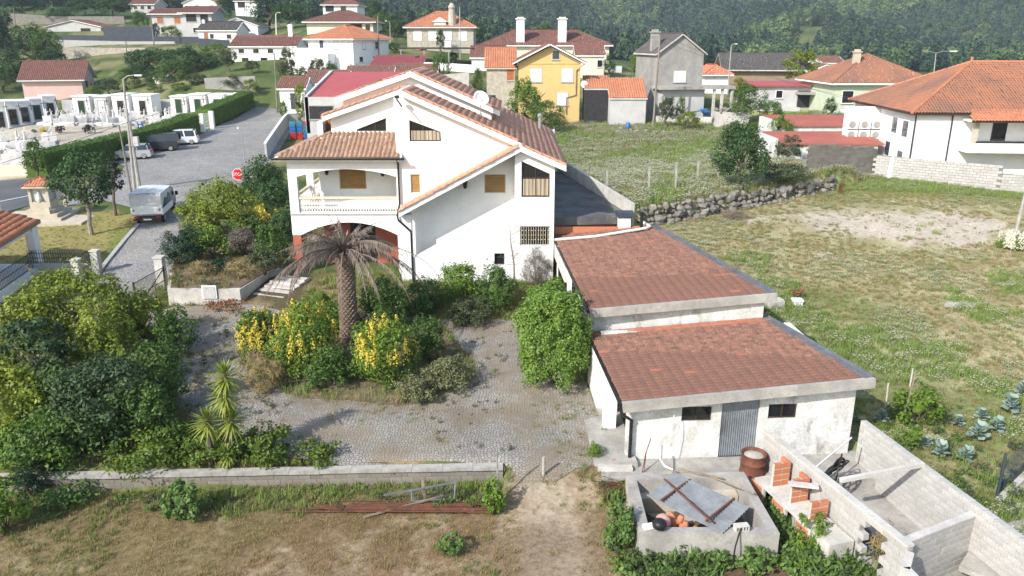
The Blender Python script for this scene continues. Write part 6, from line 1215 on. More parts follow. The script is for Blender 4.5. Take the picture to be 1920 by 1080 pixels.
house('white_grey_house', 'white and grey house with dark roof on the left hillside', 374, 445, 82, 186, 57, 'gx', .4, 9, .4, 'white_clean', 'tile_grey', wins=[('f', .2, .35, 1.0, 1.4, 'brown'), ('f', .35, .35, 1.0, 1.2, 'dark'), ('f', .8, .35, 1.2, 1.1, 'dark')], chim=[(.02, .4, .6, 2.0, 'white_clean')])
house('white_hall', 'tall white house with sloping gable behind the dark-roofed one', 410, 486, 82, 196, 48, 'gy', .35, 9, .4, 'white_clean', 'tile_grey', wins=[('f', .15, .7, 1.6, 1.2, 'dark'), ('f', .3, .7, 1.6, 1.2, 'dark')])
house('hillside_villa', 'pale grey two-storey villa with flat eaves on the left hillside', 288, 352, 66, 206, 26, 'gx', .25, 9, .8, 'grey_pale', 'tile_brown', wins=[('f', .25, .55, 1.6, 1.6, 'brown'), ('f', .75, .55, 1.6, 1.6, 'brown'), ('f', .3, .12, 1.2, 1.4, 'dark')])
house('hillside_villa', 'grey wing of the hillside villa with dark balcony', 346, 400, 66, 202, 24, 'gx', .3, 9, .9, 'grey_pale', 'tile_brown', wins=[('f', .3, .6, 2.6, 1.8, 'void'), ('f', .75, .55, 2.0, 2.0, 'void'), ('f', .4, .1, 1.2, 1.3, 'dark')])
house('pale_cottage', 'low pale stone cottage behind the dark panel fence', 88, 190, 62, 214, 50, 'gy', .22, 9, .4, 'grey_pale', 'tile_brown', wins=[('f', .72, .15, 2.6, 1.0, 'void')])
o, w, h, d = house('pink_house', 'pink house with brown tiled roof behind the cemetery', 52, 152, 180, 142, 150, 'gx', .55, 10, .6, 'pink_wall', 'tile_brown', 'white_clean', rz=math.radians(16), wins=[('r', .35, .1, 1.6, 2.1, 'void'), ('r', .7, .1, 1.4, 1.6, 'grey')])
house('hilltop_house', 'grey house with red roof above the left hillside', 246, 290, 22, 250, 8, 'gx', .4, 9, .4, 'grey_pale', 'tile_brown', wins=W1(3, .3, 1.3, 1.2, 'dark'))
house('hilltop_house', 'white gabled house with red roof cut by the top edge', 345, 408, 22, 255, 6, 'gy', .4, 9, .4, 'white_clean', 'tile_orange', wins=[('f', .4, .3, 1.3, 1.2, 'dark')])
house('hilltop_house', 'white house with brown balcony at the top edge left of the hall', 442, 482, 24, 245, 2, 'gx', .4, 9, .4, 'white_clean', 'tile_brown', wins=[('f', .3, .45, 2.2, 1.6, 'void')])
house('hill_farm', 'tiny far house with red roof high on the wooded hill', 1270, 1296, 12, 900, 6, 'gx', .4, 10, .5, 'white_clean', 'tile_brown')
house('stone_ruin', 'small whitewashed hut with rusty roof among the shrubs', 292, 312, 164, 138, 146, 'gx', .4, 3, .2, 'white_old', 'tile_rust', cat='hut')
# red-roofed workshop and low tiled ranges behind the main house
o, w, h, d = house('red_workshop', 'grey workshop with big flat red metal roof behind the white house', 576, 760, 250, 92, 182, 'none', 0, 14, .2, 'grey_pale', wins=[('f', .16, .38, 2.9, 1.6, 'void')])
b = MB(); b.add([(-w / 2 + .5, .3, h), (w / 2 - .3, .3, h), (w / 2 - .3, d, h + 2.3), (-w / 2 + .5, d, h + 2.3), (-w / 2 + .5, .3, h - .1), (w / 2 - .3, .3, h - .1), (w / 2 - .3, d, h + 2.1), (-w / 2 + .5, d, h + 2.1)], [(0, 1, 2, 3), (7, 6, 5, 4), (0, 4, 5, 1), (1, 5, 6, 2), (2, 6, 7, 3), (3, 7, 4, 0)])
b.build('roof', MT['roof_red'], o); b = MB(); b.add([(-w / 2 - .1, 0, h), (-w / 2 + .4, 0, h + .25), (-w / 2 + .4, d, h + 2.5), (-w / 2 - .1, d, h + 2.4), (-w / 2 - .1, 0, 0), (-w / 2 + .4, 0, 0), (-w / 2 + .4, d, 0), (-w / 2 - .1, d, 0)], [(0, 1, 2, 3), (0, 4, 5, 1), (3, 7, 4, 0), (1, 5, 6, 2)]); b.build('parapet', MT['grey_pale'], o)
b = MB(); x = -w / 2
for k in range(40): b.box(x + .6 + k * (w - 1) / 40, x + .64 + k * (w - 1) / 40, .3, .34, h, h + .02)
house('tiled_range', 'long low range with mossy tiled roof behind the red workshop, right part', 650, 735, 190, 118, 149, 'gx', .45, 7, .3, 'white_old', 'tile_old'); house('tiled_range', 'right end of the mossy tiled range by the round tree', 737, 818, 190, 119, 145, 'gx', .45, 7, .3, 'white_old', 'tile_old')
house('tiled_range', 'left end of the mossy tiled range above the white store', 575, 650, 195, 116, 157, 'gx', .45, 7, .3, 'white_old', 'tile_old')
house('white_store', 'small white store with grey door beside the cobbled road', 527, 574, 207, 108, 166, 'gx', .5, 5, .3, 'white_clean', 'tile_brown', wins=[('f', .55, .02, 1.1, 2.3, 'door')], cat='store')
house('red_canopy', 'low building with flat red roof below the orange-roofed house', 690, 785, 140, 128, 130, 'shed', .18, 10, .3, 'white_clean', 'roof_red', 'white_clean', cat='shed')
CP = thing('carport', 'dark flat carport in front of the granite villa', 'carport', atY(752, 116, 150)); b = MB(); b.box(0, 13.5, -2, 4, 2.3, 2.55); b.build('roof', MT['dark_metal'], CP)
for x in (.3, 4.5, 9, 13.2): b = MB(); b.box(x - .08, x + .08, -1.9, -1.75, -2, 2.3); b.build('post', MT['steel_grey'], CP)
strip('white_garden_wall', [(735, 128), (830, 132), (890, 136)], .3, 1.3, 'white_clean', 'long low white wall in front of the carport', 'thing', 'wall')
strip('white_garden_wall', [(1098, 134), (1165, 136)], .3, 1.2, 'white_clean', 'white garden wall right of the yellow house', 'thing', 'wall')
# boundary wall with mesh panels behind the house
BW = thing('panel_fence_wall', 'grey wall topped with pale mesh panels running back behind the house', 'fence', (3.0, 60, 3)); pa, pb = Vector((2.95, 57.5, 0)), Vector((-6.0, 100, 0)); za, zb_ = 6.1, 5.6
b = MB(); b.add([(pa.x, pa.y, 1), (pb.x, pb.y, 1), (pb.x, pb.y, zb_), (pa.x, pa.y, za), (pa.x + .2, pa.y, 1), (pb.x + .2, pb.y, 1), (pb.x + .2, pb.y, zb_), (pa.x + .2, pa.y, za)], [(0, 1, 2, 3), (7, 6, 5, 4), (0, 4, 5, 1), (2, 6, 7, 3), (3, 7, 4, 0), (1, 5, 6, 2)]); b.build('wall', MT['grey_pale'], BW, True)
for k in range(17):
    p = pa.lerp(pb, k / 17); q = pa.lerp(pb, (k + 1) / 17); z0 = za + (zb_ - za) * k / 17; b = MB()
    for j in range(12): t = p.lerp(q, j / 12); b.beam((t.x + .1, t.y, z0), (t.x + .1, t.y, z0 + 1.2), .03, .03)
    for zz_ in (.1, .6, 1.15): b.beam((p.x + .1, p.y, z0 + zz_), (q.x + .1, q.y, z0 + zz_), .04, .05)
    b.beam((p.x + .1, p.y, z0 - .2), (p.x + .1, p.y, z0 + 1.3), .09, .09); b.build('panel', MT['white_paint'], BW, True)
# grey wall along the road beside the crates
GWL = thing('road_wall', 'grey rendered wall curving along the cobbled road', 'wall', G(520, 285))
pts = [G(u, v) for u, v in ((500, 300), (517, 272), (533, 246), (540, 238), (575, 236))]; b = MB()
for a, c in zip(pts[:-1], pts[1:]): b.beam(a + Vector((0, 0, .7)), c + Vector((0, 0, .7)), .2, 1.9)
b.build('wall', MT['grey_pale'], GWL, True); b = MB()
for a, c in zip(pts[:-1], pts[1:]): b.beam(a + Vector((0, 0, 1.68)), c + Vector((0, 0, 1.68)), .28, .1)
b.build('coping', MT['white_clean'], GWL, True)
g = G(562, 262); r = random.Random(3)
for i in range(3):
    for k in range(5):
        mt = ('red_plastic', 'blue_plastic', 'teal_plastic')[(k // 2 + (i == 2)) % 3]; CR = thing('crate', f"{ {'red_plastic': 'red', 'blue_plastic': 'blue', 'teal_plastic': 'teal'}[mt]} plastic crate in the {('left', 'middle', 'right')[i]} stack by the road wall, {('bottom', 'second from the bottom', 'middle', 'fourth from the bottom', 'top')[k]} one", 'crate', (g.x - .7 + i * .75, g.y + .2 * i, g.z + k * .42), .05 * i, 'crates by the road wall')
        b = MB(); b.box(-.32, .32, -.22, .22, 0, .04); 
        for x0, x1, y0, y1 in ((-.32, .32, -.22, -.19), (-.32, .32, .19, .22), (-.32, -.29, -.19, .19), (.29, .32, -.19, .19)): b.box(x0, x1, y0, y1, .04, .14); b.box(x0, x1, y0, y1, .24, .38)
        for x, y in ((-.3, -.2), (.3, -.2), (-.3, .2), (.3, .2), (0, -.2), (0, .2)): b.box(x - .03, x + .03, y - .014, y + .014, .14, .24)
        b.build('shell', MT[mt], CR)
# ------------------------------------------------------------------ porch house at the left edge
PH = thing('porch_house', 'white porch with orange tiled roof at the left edge', 'house', (-29, 41, .3))
roof(PH, [[(-26.6, 37, 3.1), (-28.05, 45.4, 3.3), (-34, 45.0, 4.9), (-34, 36, 4.9)]], 'tile_orange', 'brown_wall', .14, w=.25, l=.4, amp=.08, ridges=[((-28.05, 45.35, 3.32), (-34, 45, 4.92))], seed=4)
for x, y in ((-28.3, 44.7), (-27.15, 38.2)): b = MB(); b.box(x - .25, x + .25, y - .25, y + .25, -.2, 3.25); b.build('pillar', MT['white_clean'], PH, True)
b = MB(); b.prismz([(-26.9, 37), (-28.1, 45.0), (-35, 45), (-35, 37)], -.3, .75); b.prismz([(-30.5, 37), (-31.5, 45), (-35, 45), (-35, 37)], .75, 3.2); b.build('base_wall', MT['white_clean'], PH, True)
b = MB(); b.beam((-28.3, 44.4, 3.05), (-27.1, 38.3, 2.95), .35, .3); b.build('lintel', MT['white_clean'], PH, True)
iron_rails(PH, (-28.25, 44.4, .7), (-27.1, 38.4, .7), .05, 1.0, 34)
FN = thing('spiked_railing', 'black spiked iron railing on a low grey wall by the lawn', 'railing', G(115, 510)); p, q = G(58, 512), G(172, 512)
b = MB(); b.beam(p + Vector((0, 0, .2)), q + Vector((0, 0, .2)), .2, .8); b.build('low_wall', MT['grey_pale'], FN, True); iron_rails(FN, p, q, .6, 1.25, 26, tip=.16)
G2 = thing('garden_gate', 'small black iron garden gate at the kerb corner', 'gate', G(165, 520)); p, q = G(152, 526), G(181, 511); iron_rails(G2, p, q, .1, 1.2, 12, tip=.05); b = MB(); b.tube([p + Vector((0, 0, 1.2)), p.lerp(q, .5) + Vector((0, 0, 1.5)), q + Vector((0, 0, 1.2))], .025, 5); b.build('arch_rail', MT['dark_metal'], G2, True)
for i, (u, v, lb) in enumerate(((184, 512, 'pale gate pillar at the kerb corner'), (149, 530, 'pale gate pillar beside the spiked railing'))): b = MB(); b.box(-.2, .2, -.2, .2, -.2, 1.35); b.box(-.24, .24, -.24, .24, 1.35, 1.42); tag(b.build('gate_pillar', MT['concrete_pale'], loc=G(u, v)), lb, 'pillar')
# shrine on the lawn
g = G(88, 408); SR = thing('wayside_shrine', 'small stone shrine with red tiled roof on stepped platform', 'shrine', g, .12)
for k, (w_, z0, z1) in enumerate(((3.4, -.3, .25), (2.6, .25, .5), (1.9, .5, .75))): b = MB(); b.box(-w_ / 2, w_ / 2, -w_ / 2, w_ / 2, z0, z1); b.build('step', MT['sandstone'], SR)
b = MB(); b.box(-.7, .7, -.7, .7, .75, 1.3); b.build('pedestal', MT['sandstone'], SR)
for x in (-.6, .6):
    for y in (-.6, .6): b = MB(); b.box(x - .09, x + .09, y - .09, y + .09, 1.3, 2.45); b.build('pillar', MT['sandstone'], SR)
b = MB(); b.box(-.55, .55, -.55, -.52, 1.35, 2.35); b.box(.52, .55, -.5, .5, 1.35, 2.35); b.build('glass_case', MT['grey_pale'], SR)
b = MB(); b.lathe([(.16, 0), (.2, .2), (.12, .55), (.09, .7), (.03, .8)], 10); b.build('statue', MT['marble'], SR, loc=(0, -.6, 1.3))
a = .95; c = [(-a, -a, 2.45), (a, -a, 2.45), (a, a, 2.45), (-a, a, 2.45)]; T_ = (0, 0, 3.0); roof(SR, [[c[0], c[1], T_], [c[1], c[2], T_], [c[2], c[3], T_], [c[3], c[0], T_]], 'tile_orange', 'sandstone', .12, w=.2, l=.3, amp=.05, nx=4, lip=False, ridges=[(q, T_) for q in c], world=False, rr=.06, rm='roof_brick')
b = MB(); b.box(-3.2, 3.4, -2.6, 2.4, -.3, .08); tag(b.build('shrine_paving', MT['sandstone'], loc=g, rot=(0, 0, .12)), 'pale paving under the small shrine', kind='structure')
for i, (u, v) in enumerate([(3, 410), (95, 414), (124, 387)]): b = MB(); b.box(-.1, .1, -.1, .1, 0, 1.0); tag(b.build('stone_post', MT['sandstone'], loc=G(u, v)), f'short stone post at the shrine paving, {ORD[i]}', 'post', 'posts round the shrine')
# ------------------------------------------------------------------ cemetery
def mausoleum(u, vb, vt, Y, wpx, rz, label, dm):
    c = atY(u, vb, Y); k = zc(Y, c.z) / FPX; w = wpx * k * .86; h = (vb - vt) * k * (.94 + .06 * math.sin(u)); o = thing('mausoleum', label, 'mausoleum', c, rz, 'white mausoleums of the cemetery')
    b = MB(); b.box(-w / 2, w / 2, 0, 3.2, -1.0, h - .3); b.build('wall', MT['white_clean' if dm != 'grey' else 'grey_pale'], o); b = MB(); b.box(-w / 2 - .06, w / 2 + .06, -.16, 3.3, h - .3, h - .12); b.build('roof_slab', MT['white_clean'], o)
    po = rect(-.55, .55, .1, 2.3); inn = shrink(po, .1); fr = facade(po, [inn], -.06, .1).build('door', MT['granite'], o); g = MB(); g.add([(x, -.02, z) for x, z in inn], [(0, 1, 2, 3)]); g.build('pane', MT['leaf_conifer' if dm == 'green' else ('shutter_white' if dm == 'grey' else 'pane_dark')], fr)
    b = MB(); b.box(.35 + .5, .43 + .5, -.05, -.01, h - 1.5, h - .5); b.box(.6, 1.18, -.05, -.01, h - .92, h - .84); b.build('cross', MT['dark_metal'], o)
for i, (u, vb, vt, wpx, dm) in enumerate([(4, 242, 183, 26, 'dark'), (28, 236, 186, 22, 'dark'), (50, 231, 184, 24, 'dark'), (73, 226, 179, 24, 'green'), (98, 221, 174, 26, 'dark')]): mausoleum(u, vb, vt, 105 + i * 4.0, wpx, math.radians(38), f'white mausoleum in the left row of the cemetery, {ORD[i]}', dm)
for i, (u, wpx, dm) in enumerate([(156, 36, 'green'), (193, 30, 'grey'), (229, 35, 'dark'), (270, 40, 'dark')]): mausoleum(u, 217, 174, 120, wpx, 0, f'white mausoleum in the middle row of the cemetery, {ORD[i]}', dm)
for i, (u, wpx, dm) in enumerate([(337, 34, 'green'), (373, 35, 'green'), (409, 34, 'green'), (442, 26, 'green')]): mausoleum(u, 214, 175, 121, wpx, 0, f'white mausoleum in the right row near the gate, {ORD[i]}', dm)
b = MB(); b.beam(atY(120, 216, 122) + Vector((0, 0, 1)), atY(330, 214, 125) + Vector((0, 0, 1)), .3, 2.6); tag(b.build('cemetery_wall', MT['grey_pale']), 'grey wall closing the gaps between the mausoleums', 'wall')
def gravemesh(kind):
    b = MB(); b.box(-.55, .55, -1, 1, -.3, .25); b.box(-.48, .48, -.9, .85, .25, .34)
    if kind == 0: b.box(-.5, .5, .85, 1.05, .3, 1.0); b.box(-.07, .07, .9, 1.0, 1.0, 1.9); b.box(-.28, .28, .9, 1.0, 1.45, 1.57)
    elif kind == 1: b.prism([(-.5, .3), (.5, .3), (.5, .9), (.25, 1.25), (-.25, 1.25), (-.5, .9)], .85, 1.02)
    else: b.lathe([(.2, .34), (.16, .6), (.09, 1.1), (.12, 1.2), (.03, 1.4)], 8, (0, .6, 0)); b.box(-.06, .06, .9, 1.0, .3, 1.7); b.box(-.25, .25, .9, 1.0, 1.25, 1.35)
    m = b.mesh('grave'); m.materials.append(MT['marble']); return m
GM = [gravemesh(k) for k in range(3)]; GL = ['white grave with tall cross', 'white grave with headstone', 'white grave with small statue']
RN = ['rearmost left row', 'second left row', 'row before the middle mausoleums', 'short row by the hedge', 'first near row', 'second near row', 'row nearest the shrine', 'row by the cemetery gate']; r = random.Random(11); spots = []
for row, (ua, va, ub, vb, n) in enumerate([(95, 228, 205, 226, 12), (85, 234, 200, 236, 11), (212, 226, 320, 222, 10), (205, 238, 262, 232, 6), (10, 270, 100, 268, 6), (0, 287, 95, 290, 6), (5, 308, 75, 310, 5), (285, 240, 320, 232, 4)]):
    for k in range(n): t = (k + r.uniform(-.2, .2)) / max(1, n - 1); spots.append((ua + (ub - ua) * t, va + (vb - va) * t + r.uniform(-1.5, 1.5), RN[row] + ', ' + ORD[k]))
for i, (u, v, rn) in enumerate(spots): k = r.choice((0, 0, 1, 2)); tag(put('grave', GM[k], None, None, G(u, v), (0, 0, r.uniform(-.2, .2) + .3), r.uniform(.85, 1.15)), GL[k] + ' in the ' + rn, 'grave', 'graves ' + ('with crosses', 'with headstones', 'with statues')[k])
tag(strip('cemetery_base_wall', [(-20, 330), (60, 328), (100, 322)], .3, 1.0, 'sandstone', 'low stone wall at the near corner of the cemetery', 'thing', 'wall'))
for nm, lb, u, vt, vb, hw, lf in [('purple_bush', 'dark purple round bush in the cemetery, left one', 114, 236, 250, 9, 'leaf_purple'), ('purple_bush', 'dark purple round bush in the cemetery, right one', 167, 234, 251, 10, 'leaf_purple'), ('golden_bush', 'small golden bush in the cemetery gravel', 83, 239, 249, 8, 'leaf_yellow'), ('small_bush', 'tiny green bush left of the golden one', 64, 242, 249, 5, 'leaf_lime')]: bush(nm, lb, u, vt, vb, hw, lf, .14, 'shrub', 2.2)
CG = thing('cemetery_gate', 'white iron cemetery gate between the two hedges', 'gate', G(390, 241)); iron_rails(CG, G(382, 246), G(397, 240), .1, 2.0, 10, 'white_paint'); b = MB(); p = G(381, 247); b.box(p.x - .25, p.x + .25, p.y - .25, p.y + .25, p.z, p.z + 2.2); b.build('pillar', MT['white_clean'], CG, True); b = MB(); p = G(399, 241); b.box(p.x - .25, p.x + .25, p.y - .25, p.y + .25, p.z, p.z + 2.2); b.build('pillar', MT['white_clean'], CG, True)
# ------------------------------------------------------------------ vehicles
def softbox(mb, name, mat, parent, bev=.06, seg=2, **k):
    me = mb.mesh(name); bm = bmesh.new(); bm.from_mesh(me); bmesh.ops.bevel(bm, geom=bm.edges[:], offset=bev, segments=seg, affect='EDGES', clamp_overlap=True); bm.to_mesh(me); bm.free()
    for p in me.polygons: p.use_smooth = False
    return put(name, me, MT[mat], parent, **k)
def wheel(parent, x, y, r=.31, w=.2):
    b = MB(); b.lathe([(r * .6, -w / 2), (r * .95, -w / 2), (r, -w / 3), (r, w / 3), (r * .95, w / 2), (r * .6, w / 2)], 16); t = b.build('wheel', MT['tyre'], parent, loc=(x, y, r), rot=(math.pi / 2, 0, 0), smooth=True)
    b = MB(); b.lathe([(r * .62, -w * .52), (r * .55, -w * .45), (.05, -w * .5), (.0, -w * .5)], 12); b.lathe([(0, w * .5), (.05, w * .5), (r * .55, w * .45), (r * .62, w * .52)], 12); b.build('rim', MT['steel_grey'], t)
def car(label, u, v, rz, col, L=4.05, Wd=1.75, H=1.46, style='hatch'):
    o = thing('parked_car', label, 'car', G(u, v) + Vector((0, 0, .03)), rz, 'cars parked along the hedge'); h = Wd / 2
    body = {'hatch': [(-L / 2, .35), (-L / 2 + .08, .2), (L / 2 - .1, .2), (L / 2, .4), (L / 2 - .02, .62), (L / 2 - .25, .78), (L / 2 - 1.0, .92), (-L / 2 + .2, .98), (-L / 2 + .02, .85)], 'van': [(-L / 2, .35), (-L / 2 + .08, .22), (L / 2 - .1, .22), (L / 2, .45), (L / 2 - .05, .8), (L / 2 - .75, 1.05), (-L / 2 + .05, 1.1), (-L / 2, .9)]}[style]
    softbox(MB().prism(body, -h, h), 'body', col, o, .07)
    zb = .93 if style == 'hatch' else 1.05
    cab = {'hatch': [(-L / 2 + .15, zb), (L / 2 - 1.0, zb - .02), (L / 2 - 1.75, H - .06), (-L / 2 + .55, H - .06)], 'van': [(-L / 2 + .05, zb), (L / 2 - .7, zb - .02), (L / 2 - 1.45, H - .05), (-L / 2 + .12, H - .05)]}[style]
    b = MB(); n = 4; ins = [.06, .06, .2, .2]; vs = [(x, -h + i, z) for (x, z), i in zip(cab, ins)] + [(x, h - i, z) for (x, z), i in zip(cab, ins)]; b.add(vs, [(0, 1, 2, 3), (7, 6, 5, 4), (0, 4, 5, 1), (1, 5, 6, 2), (2, 6, 7, 3), (3, 7, 4, 0)]); b.build('window_glass', MT['windscreen'], o)
    b = MB(); x0, x1 = cab[3][0] - .03, cab[2][0] + .03; b.box(x0, x1, -h + .19, h - .19, H - .07, H); softbox(b, 'roof', col, o, .03)
    for x in ((cab[0][0] + cab[3][0]) / 2 + .02, (x0 + x1) / 2 - (.05 if style == 'hatch' else .35)):
        for s in (-1, 1): b = MB(); zt = H - .05; b.beam((x - .12, s * (h - .055), zb - .02), (x, s * (h - .19), zt), .12 if style == 'hatch' else .5, .04); b.build('pillar', MT[col], o)
    if style == 'van':
        for s in (-1, 1): b = MB(); b.add([(cab[0][0], s * (h - .055), zb), (cab[0][0] + 1.9, s * (h - .055), zb), (cab[3][0] + 1.9, s * (h - .195), H - .05), (cab[3][0], s * (h - .195), H - .05)], [(0, 1, 2, 3)]); b.build('side_panel', MT[col], o)
    for s in (-1, 1):
        for x in (-L / 2 + .72, L / 2 - .78): wheel(o, x, s * (h - .1))
        b = MB(); b.obox((L / 2 - .12, s * (h - .25), .66), (.2, .32, .13)); b.build('headlight', MT['white_paint'], o); b = MB(); b.obox((-L / 2 + .04, s * (h - .2), .82), (.12, .28, .2)); b.build('taillight', MT['lamp_red'], o); b = MB(); b.obox((L / 2 - 1.25, s * (h + .06), .98), (.12, .16, .11)); b.build('mirror', MT[col], o)
    return o
car('silver hatchback parked nearest along the hedge', 247, 298, math.radians(196), 'car_silver')
car('dark grey van parked behind the silver hatchback', 294, 283, math.radians(196), 'car_dark', 4.5, 1.85, 1.82, 'van')
car('white car parked beyond the dark van', 336, 271, math.radians(196), 'car_white', 4.3, 1.8, 1.6)
p0 = G(279, 424); p1 = p0 + (atZ(272, 345, 3.2) - atZ(243, 366, 3.2)) * .5; TRK = thing('canvas_truck', 'small white truck with torn tarpaulin canopy parked on the cobbles', 'truck', p0 + Vector((0, 0, .03)), math.atan2(p1.y - p0.y, p1.x - p0.x))
b = MB(); b.box(.1, 5.3, -.85, .85, .55, .7); b.build('chassis', MT['dark_metal'], TRK); b = MB(); b.box(0, 3.5, -1.02, 1.02, .72, .82); b.build('load_floor', MT['galv'], TRK)
b = MB(); b.box(0, .06, -1.04, 1.04, .72, 1.4); b.build('tailgate', MT['white_paint'], TRK); 
for s in (-1, 1): MB().box(.07, 3.5, s * 1.01 - .03, s * 1.01 + .03, .72, 1.15).build('side_board', MT['white_paint'], TRK)
b = MB(); b.box(0, .03, -1.03, 1.03, 1.4, 2.25); b.box(3.45, 3.5, -1.03, 1.03, .8, 2.25); b.box(.03, 3.45, .99, 1.03, 1.15, 2.25); b.add([(0, -1.03, 2.25), (3.5, -1.03, 2.25), (3.5, -1.03, 1.95), (2.9, -1.03, 1.75), (2.3, -1.03, 1.98), (1.7, -1.03, 1.62), (1.2, -1.03, 1.85), (.6, -1.03, 1.5), (.3, -1.03, 1.25), (0, -1.03, 1.2)], [tuple(range(10))]); b.build('tarpaulin_sides', MT['tarp'], TRK)
b = MB(); V = []; 
for i in range(9):
    for j in range(5): V.append((3.54 * i / 8 - .02, -1.05 + 2.1 * j / 4, 2.25 + .03 * (1 - ((j - 2) / 2) ** 2) + .018 * math.sin(i * 2.2 + j)))
b.add(V, [(i * 5 + j, (i + 1) * 5 + j, (i + 1) * 5 + j + 1, i * 5 + j + 1) for i in range(8) for j in range(4)]); b.build('tarpaulin_top', MT['tarp'], TRK)
softbox(MB().prism([(3.65, .6), (5.5, .6), (5.5, 1.2), (5.2, 1.32), (4.75, 1.95), (3.75, 1.98)], -.9, .9), 'cab', 'car_blue', TRK, .08)
b = MB(); b.add([(4.82, -.8, 1.9), (4.82, .8, 1.9), (5.26, .84, 1.34), (5.26, -.84, 1.34)], [(0, 1, 2, 3)]); b.add([(3.95, -.915, 1.35), (5.05, -.915, 1.35), (4.75, -.915, 1.85), (3.95, -.915, 1.85)], [(0, 1, 2, 3)]); b.build('window_glass', MT['windscreen'], TRK)
for s in (-1, 1): b = MB(); b.obox((4.95, s * 1.08, 1.4), (.08, .2, .3)); b.tube([(4.95, s * .9, 1.4), (4.95, s * 1.05, 1.4)], .02, 5); b.build('mirror', MT['black_plastic'], TRK)
for s in (-1, 1):
    for x in (1.0, 4.7): wheel(TRK, x, s * .82, .36, .22)
    b = MB(); b.box(-.04, 0, s * .72 - .16, s * .72 + .16, .56, .68); b.build('taillight', MT['lamp_red'], TRK); b = MB(); b.box(-.02, -.001, s * .86 - .07, s * .86 + .07, 1.02, 1.2); b.build('reflector', MT['grey_render'], TRK)
b = MB(); b.box(-.05, 0, -.95, .95, .4, .5); b.build('bumper', MT['dark_metal'], TRK); b = MB(); b.box(-.07, -.051, -.26, .26, .41, .5); b.build('number_plate', MT['white_paint'], TRK)
# ------------------------------------------------------------------ signs, lamps, poles, cables
def textpart(parent, body, size, mat, loc, rot):
    c = bpy.data.curves.new('lettering', 'FONT'); c.body = body; c.size = size; c.align_x = 'CENTER'; c.align_y = 'CENTER'; c.extrude = .004; t = bpy.data.objects.new('tmp', c); COL.objects.link(t); dg = bpy.context.evaluated_depsgraph_get(); me = bpy.data.meshes.new_from_object(t.evaluated_get(dg)); COL.objects.unlink(t); bpy.data.objects.remove(t)
    me.materials.clear(); return put('lettering', me, MT[mat], parent, loc, rot)
sg = atY(446, 327, 60); zg = gz(sg.x, 60); SS = thing('stop_sign', 'red octagonal stop sign above the terrace shrubs', 'road sign', (sg.x, 60, zg)); hz = sg.z - zg
b = MB(); b.tube([(0, .05, -.2), (0, .05, hz + .3)], .035, 7); b.build('pole', MT['steel_grey'], SS)
def octo(r_): return [(r_ * math.cos(math.pi / 8 + k * math.pi / 4), r_ * math.sin(math.pi / 8 + k * math.pi / 4)) for k in range(8)]
b = MB(); b.prism([(x, z + hz) for x, z in octo(.47)], 0, .02); b.build('rim', MT['white_paint'], SS); b = MB(); b.prism([(x, z + hz) for x, z in octo(.435)], -.006, -.001); b.build('plate', MT['sign_red'], SS); textpart(SS, 'STOP', .33, 'white_paint', (0, -.012, hz), (math.pi / 2, 0, 0))
sg = atY(264, 240, 90); zg = gz(sg.x, 90); PS = thing('parking_sign', 'blue parking sign by the hedge', 'road sign', (sg.x, 90, zg)); hz = sg.z - zg; b = MB(); b.tube([(0, .05, -.2), (0, .05, hz + .4)], .04, 6); b.build('pole', MT['steel_grey'], PS); b = MB(); b.box(-.33, .33, 0, .02, hz - .45, hz + .45); b.build('plate', MT['sign_blue'], PS); textpart(PS, 'P', .75, 'white_paint', (0, -.012, hz), (math.pi / 2, 0, 0))
def pole(name, label, u, vb, u2, vt, r0, mat, Y=None, arm=None, arms=None, group=None):
    g = G(u, vb) if Y is None else atY(u, vb, Y); t = atY(u2, vt, g.y); o = thing(name, label, 'lamp' if arm else 'pole', g, group=group); d = t - g
    b = MB(); b.tube([(0, 0, -.5), d], [r0, r0 * .6], 8); b.build('shaft', MT[mat], o)
    if arm:
        b = MB(); b.tube([d, d + Vector((arm * .4, 0, .25)), d + Vector((arm, 0, .3))], .04, 6); b.build('arm', MT[mat], o); b = MB(); b.obox(d + Vector((arm * 1.15, 0, .28)), (abs(arm) * .5, .2, .12)); b.build('lamp_head', MT['white_paint'], o)
        if arms: b = MB(); b.tube([d, d + Vector((-arm * .6, 0, .3))], .04, 6); b.obox(d + Vector((-arm * .75, 0, .3)), (abs(arm) * .4, .2, .12)); b.build('arm', MT[mat], o)
    return g + d
t1 = pole('street_lamp', 'street lamp on a tall pole in front of the cemetery', 252, 356, 231, 148, .13, 'concrete', arm=1.1)
t2 = pole('utility_pole', 'concrete utility pole behind the truck', 262, 356, 243, 228, .17, 'concrete')
t3 = pole('wooden_pole', 'thin wooden pole left of the utility pole', 247, 364, 223, 235, .1, 'pole_wood')
b = MB(); p = t2.lerp(G(262, 356), .28); b.obox((p.x + .35, p.y - .1, p.z), (.4, .3, .75)); tag(b.build('meter_box', MT['grey_pale']), 'grey meter box on the utility pole', 'box')
t4 = pole('street_lamp', 'slim street lamp beside the stop sign', 462, 330, 453, 246, .06, 'steel_grey', arm=-.25)
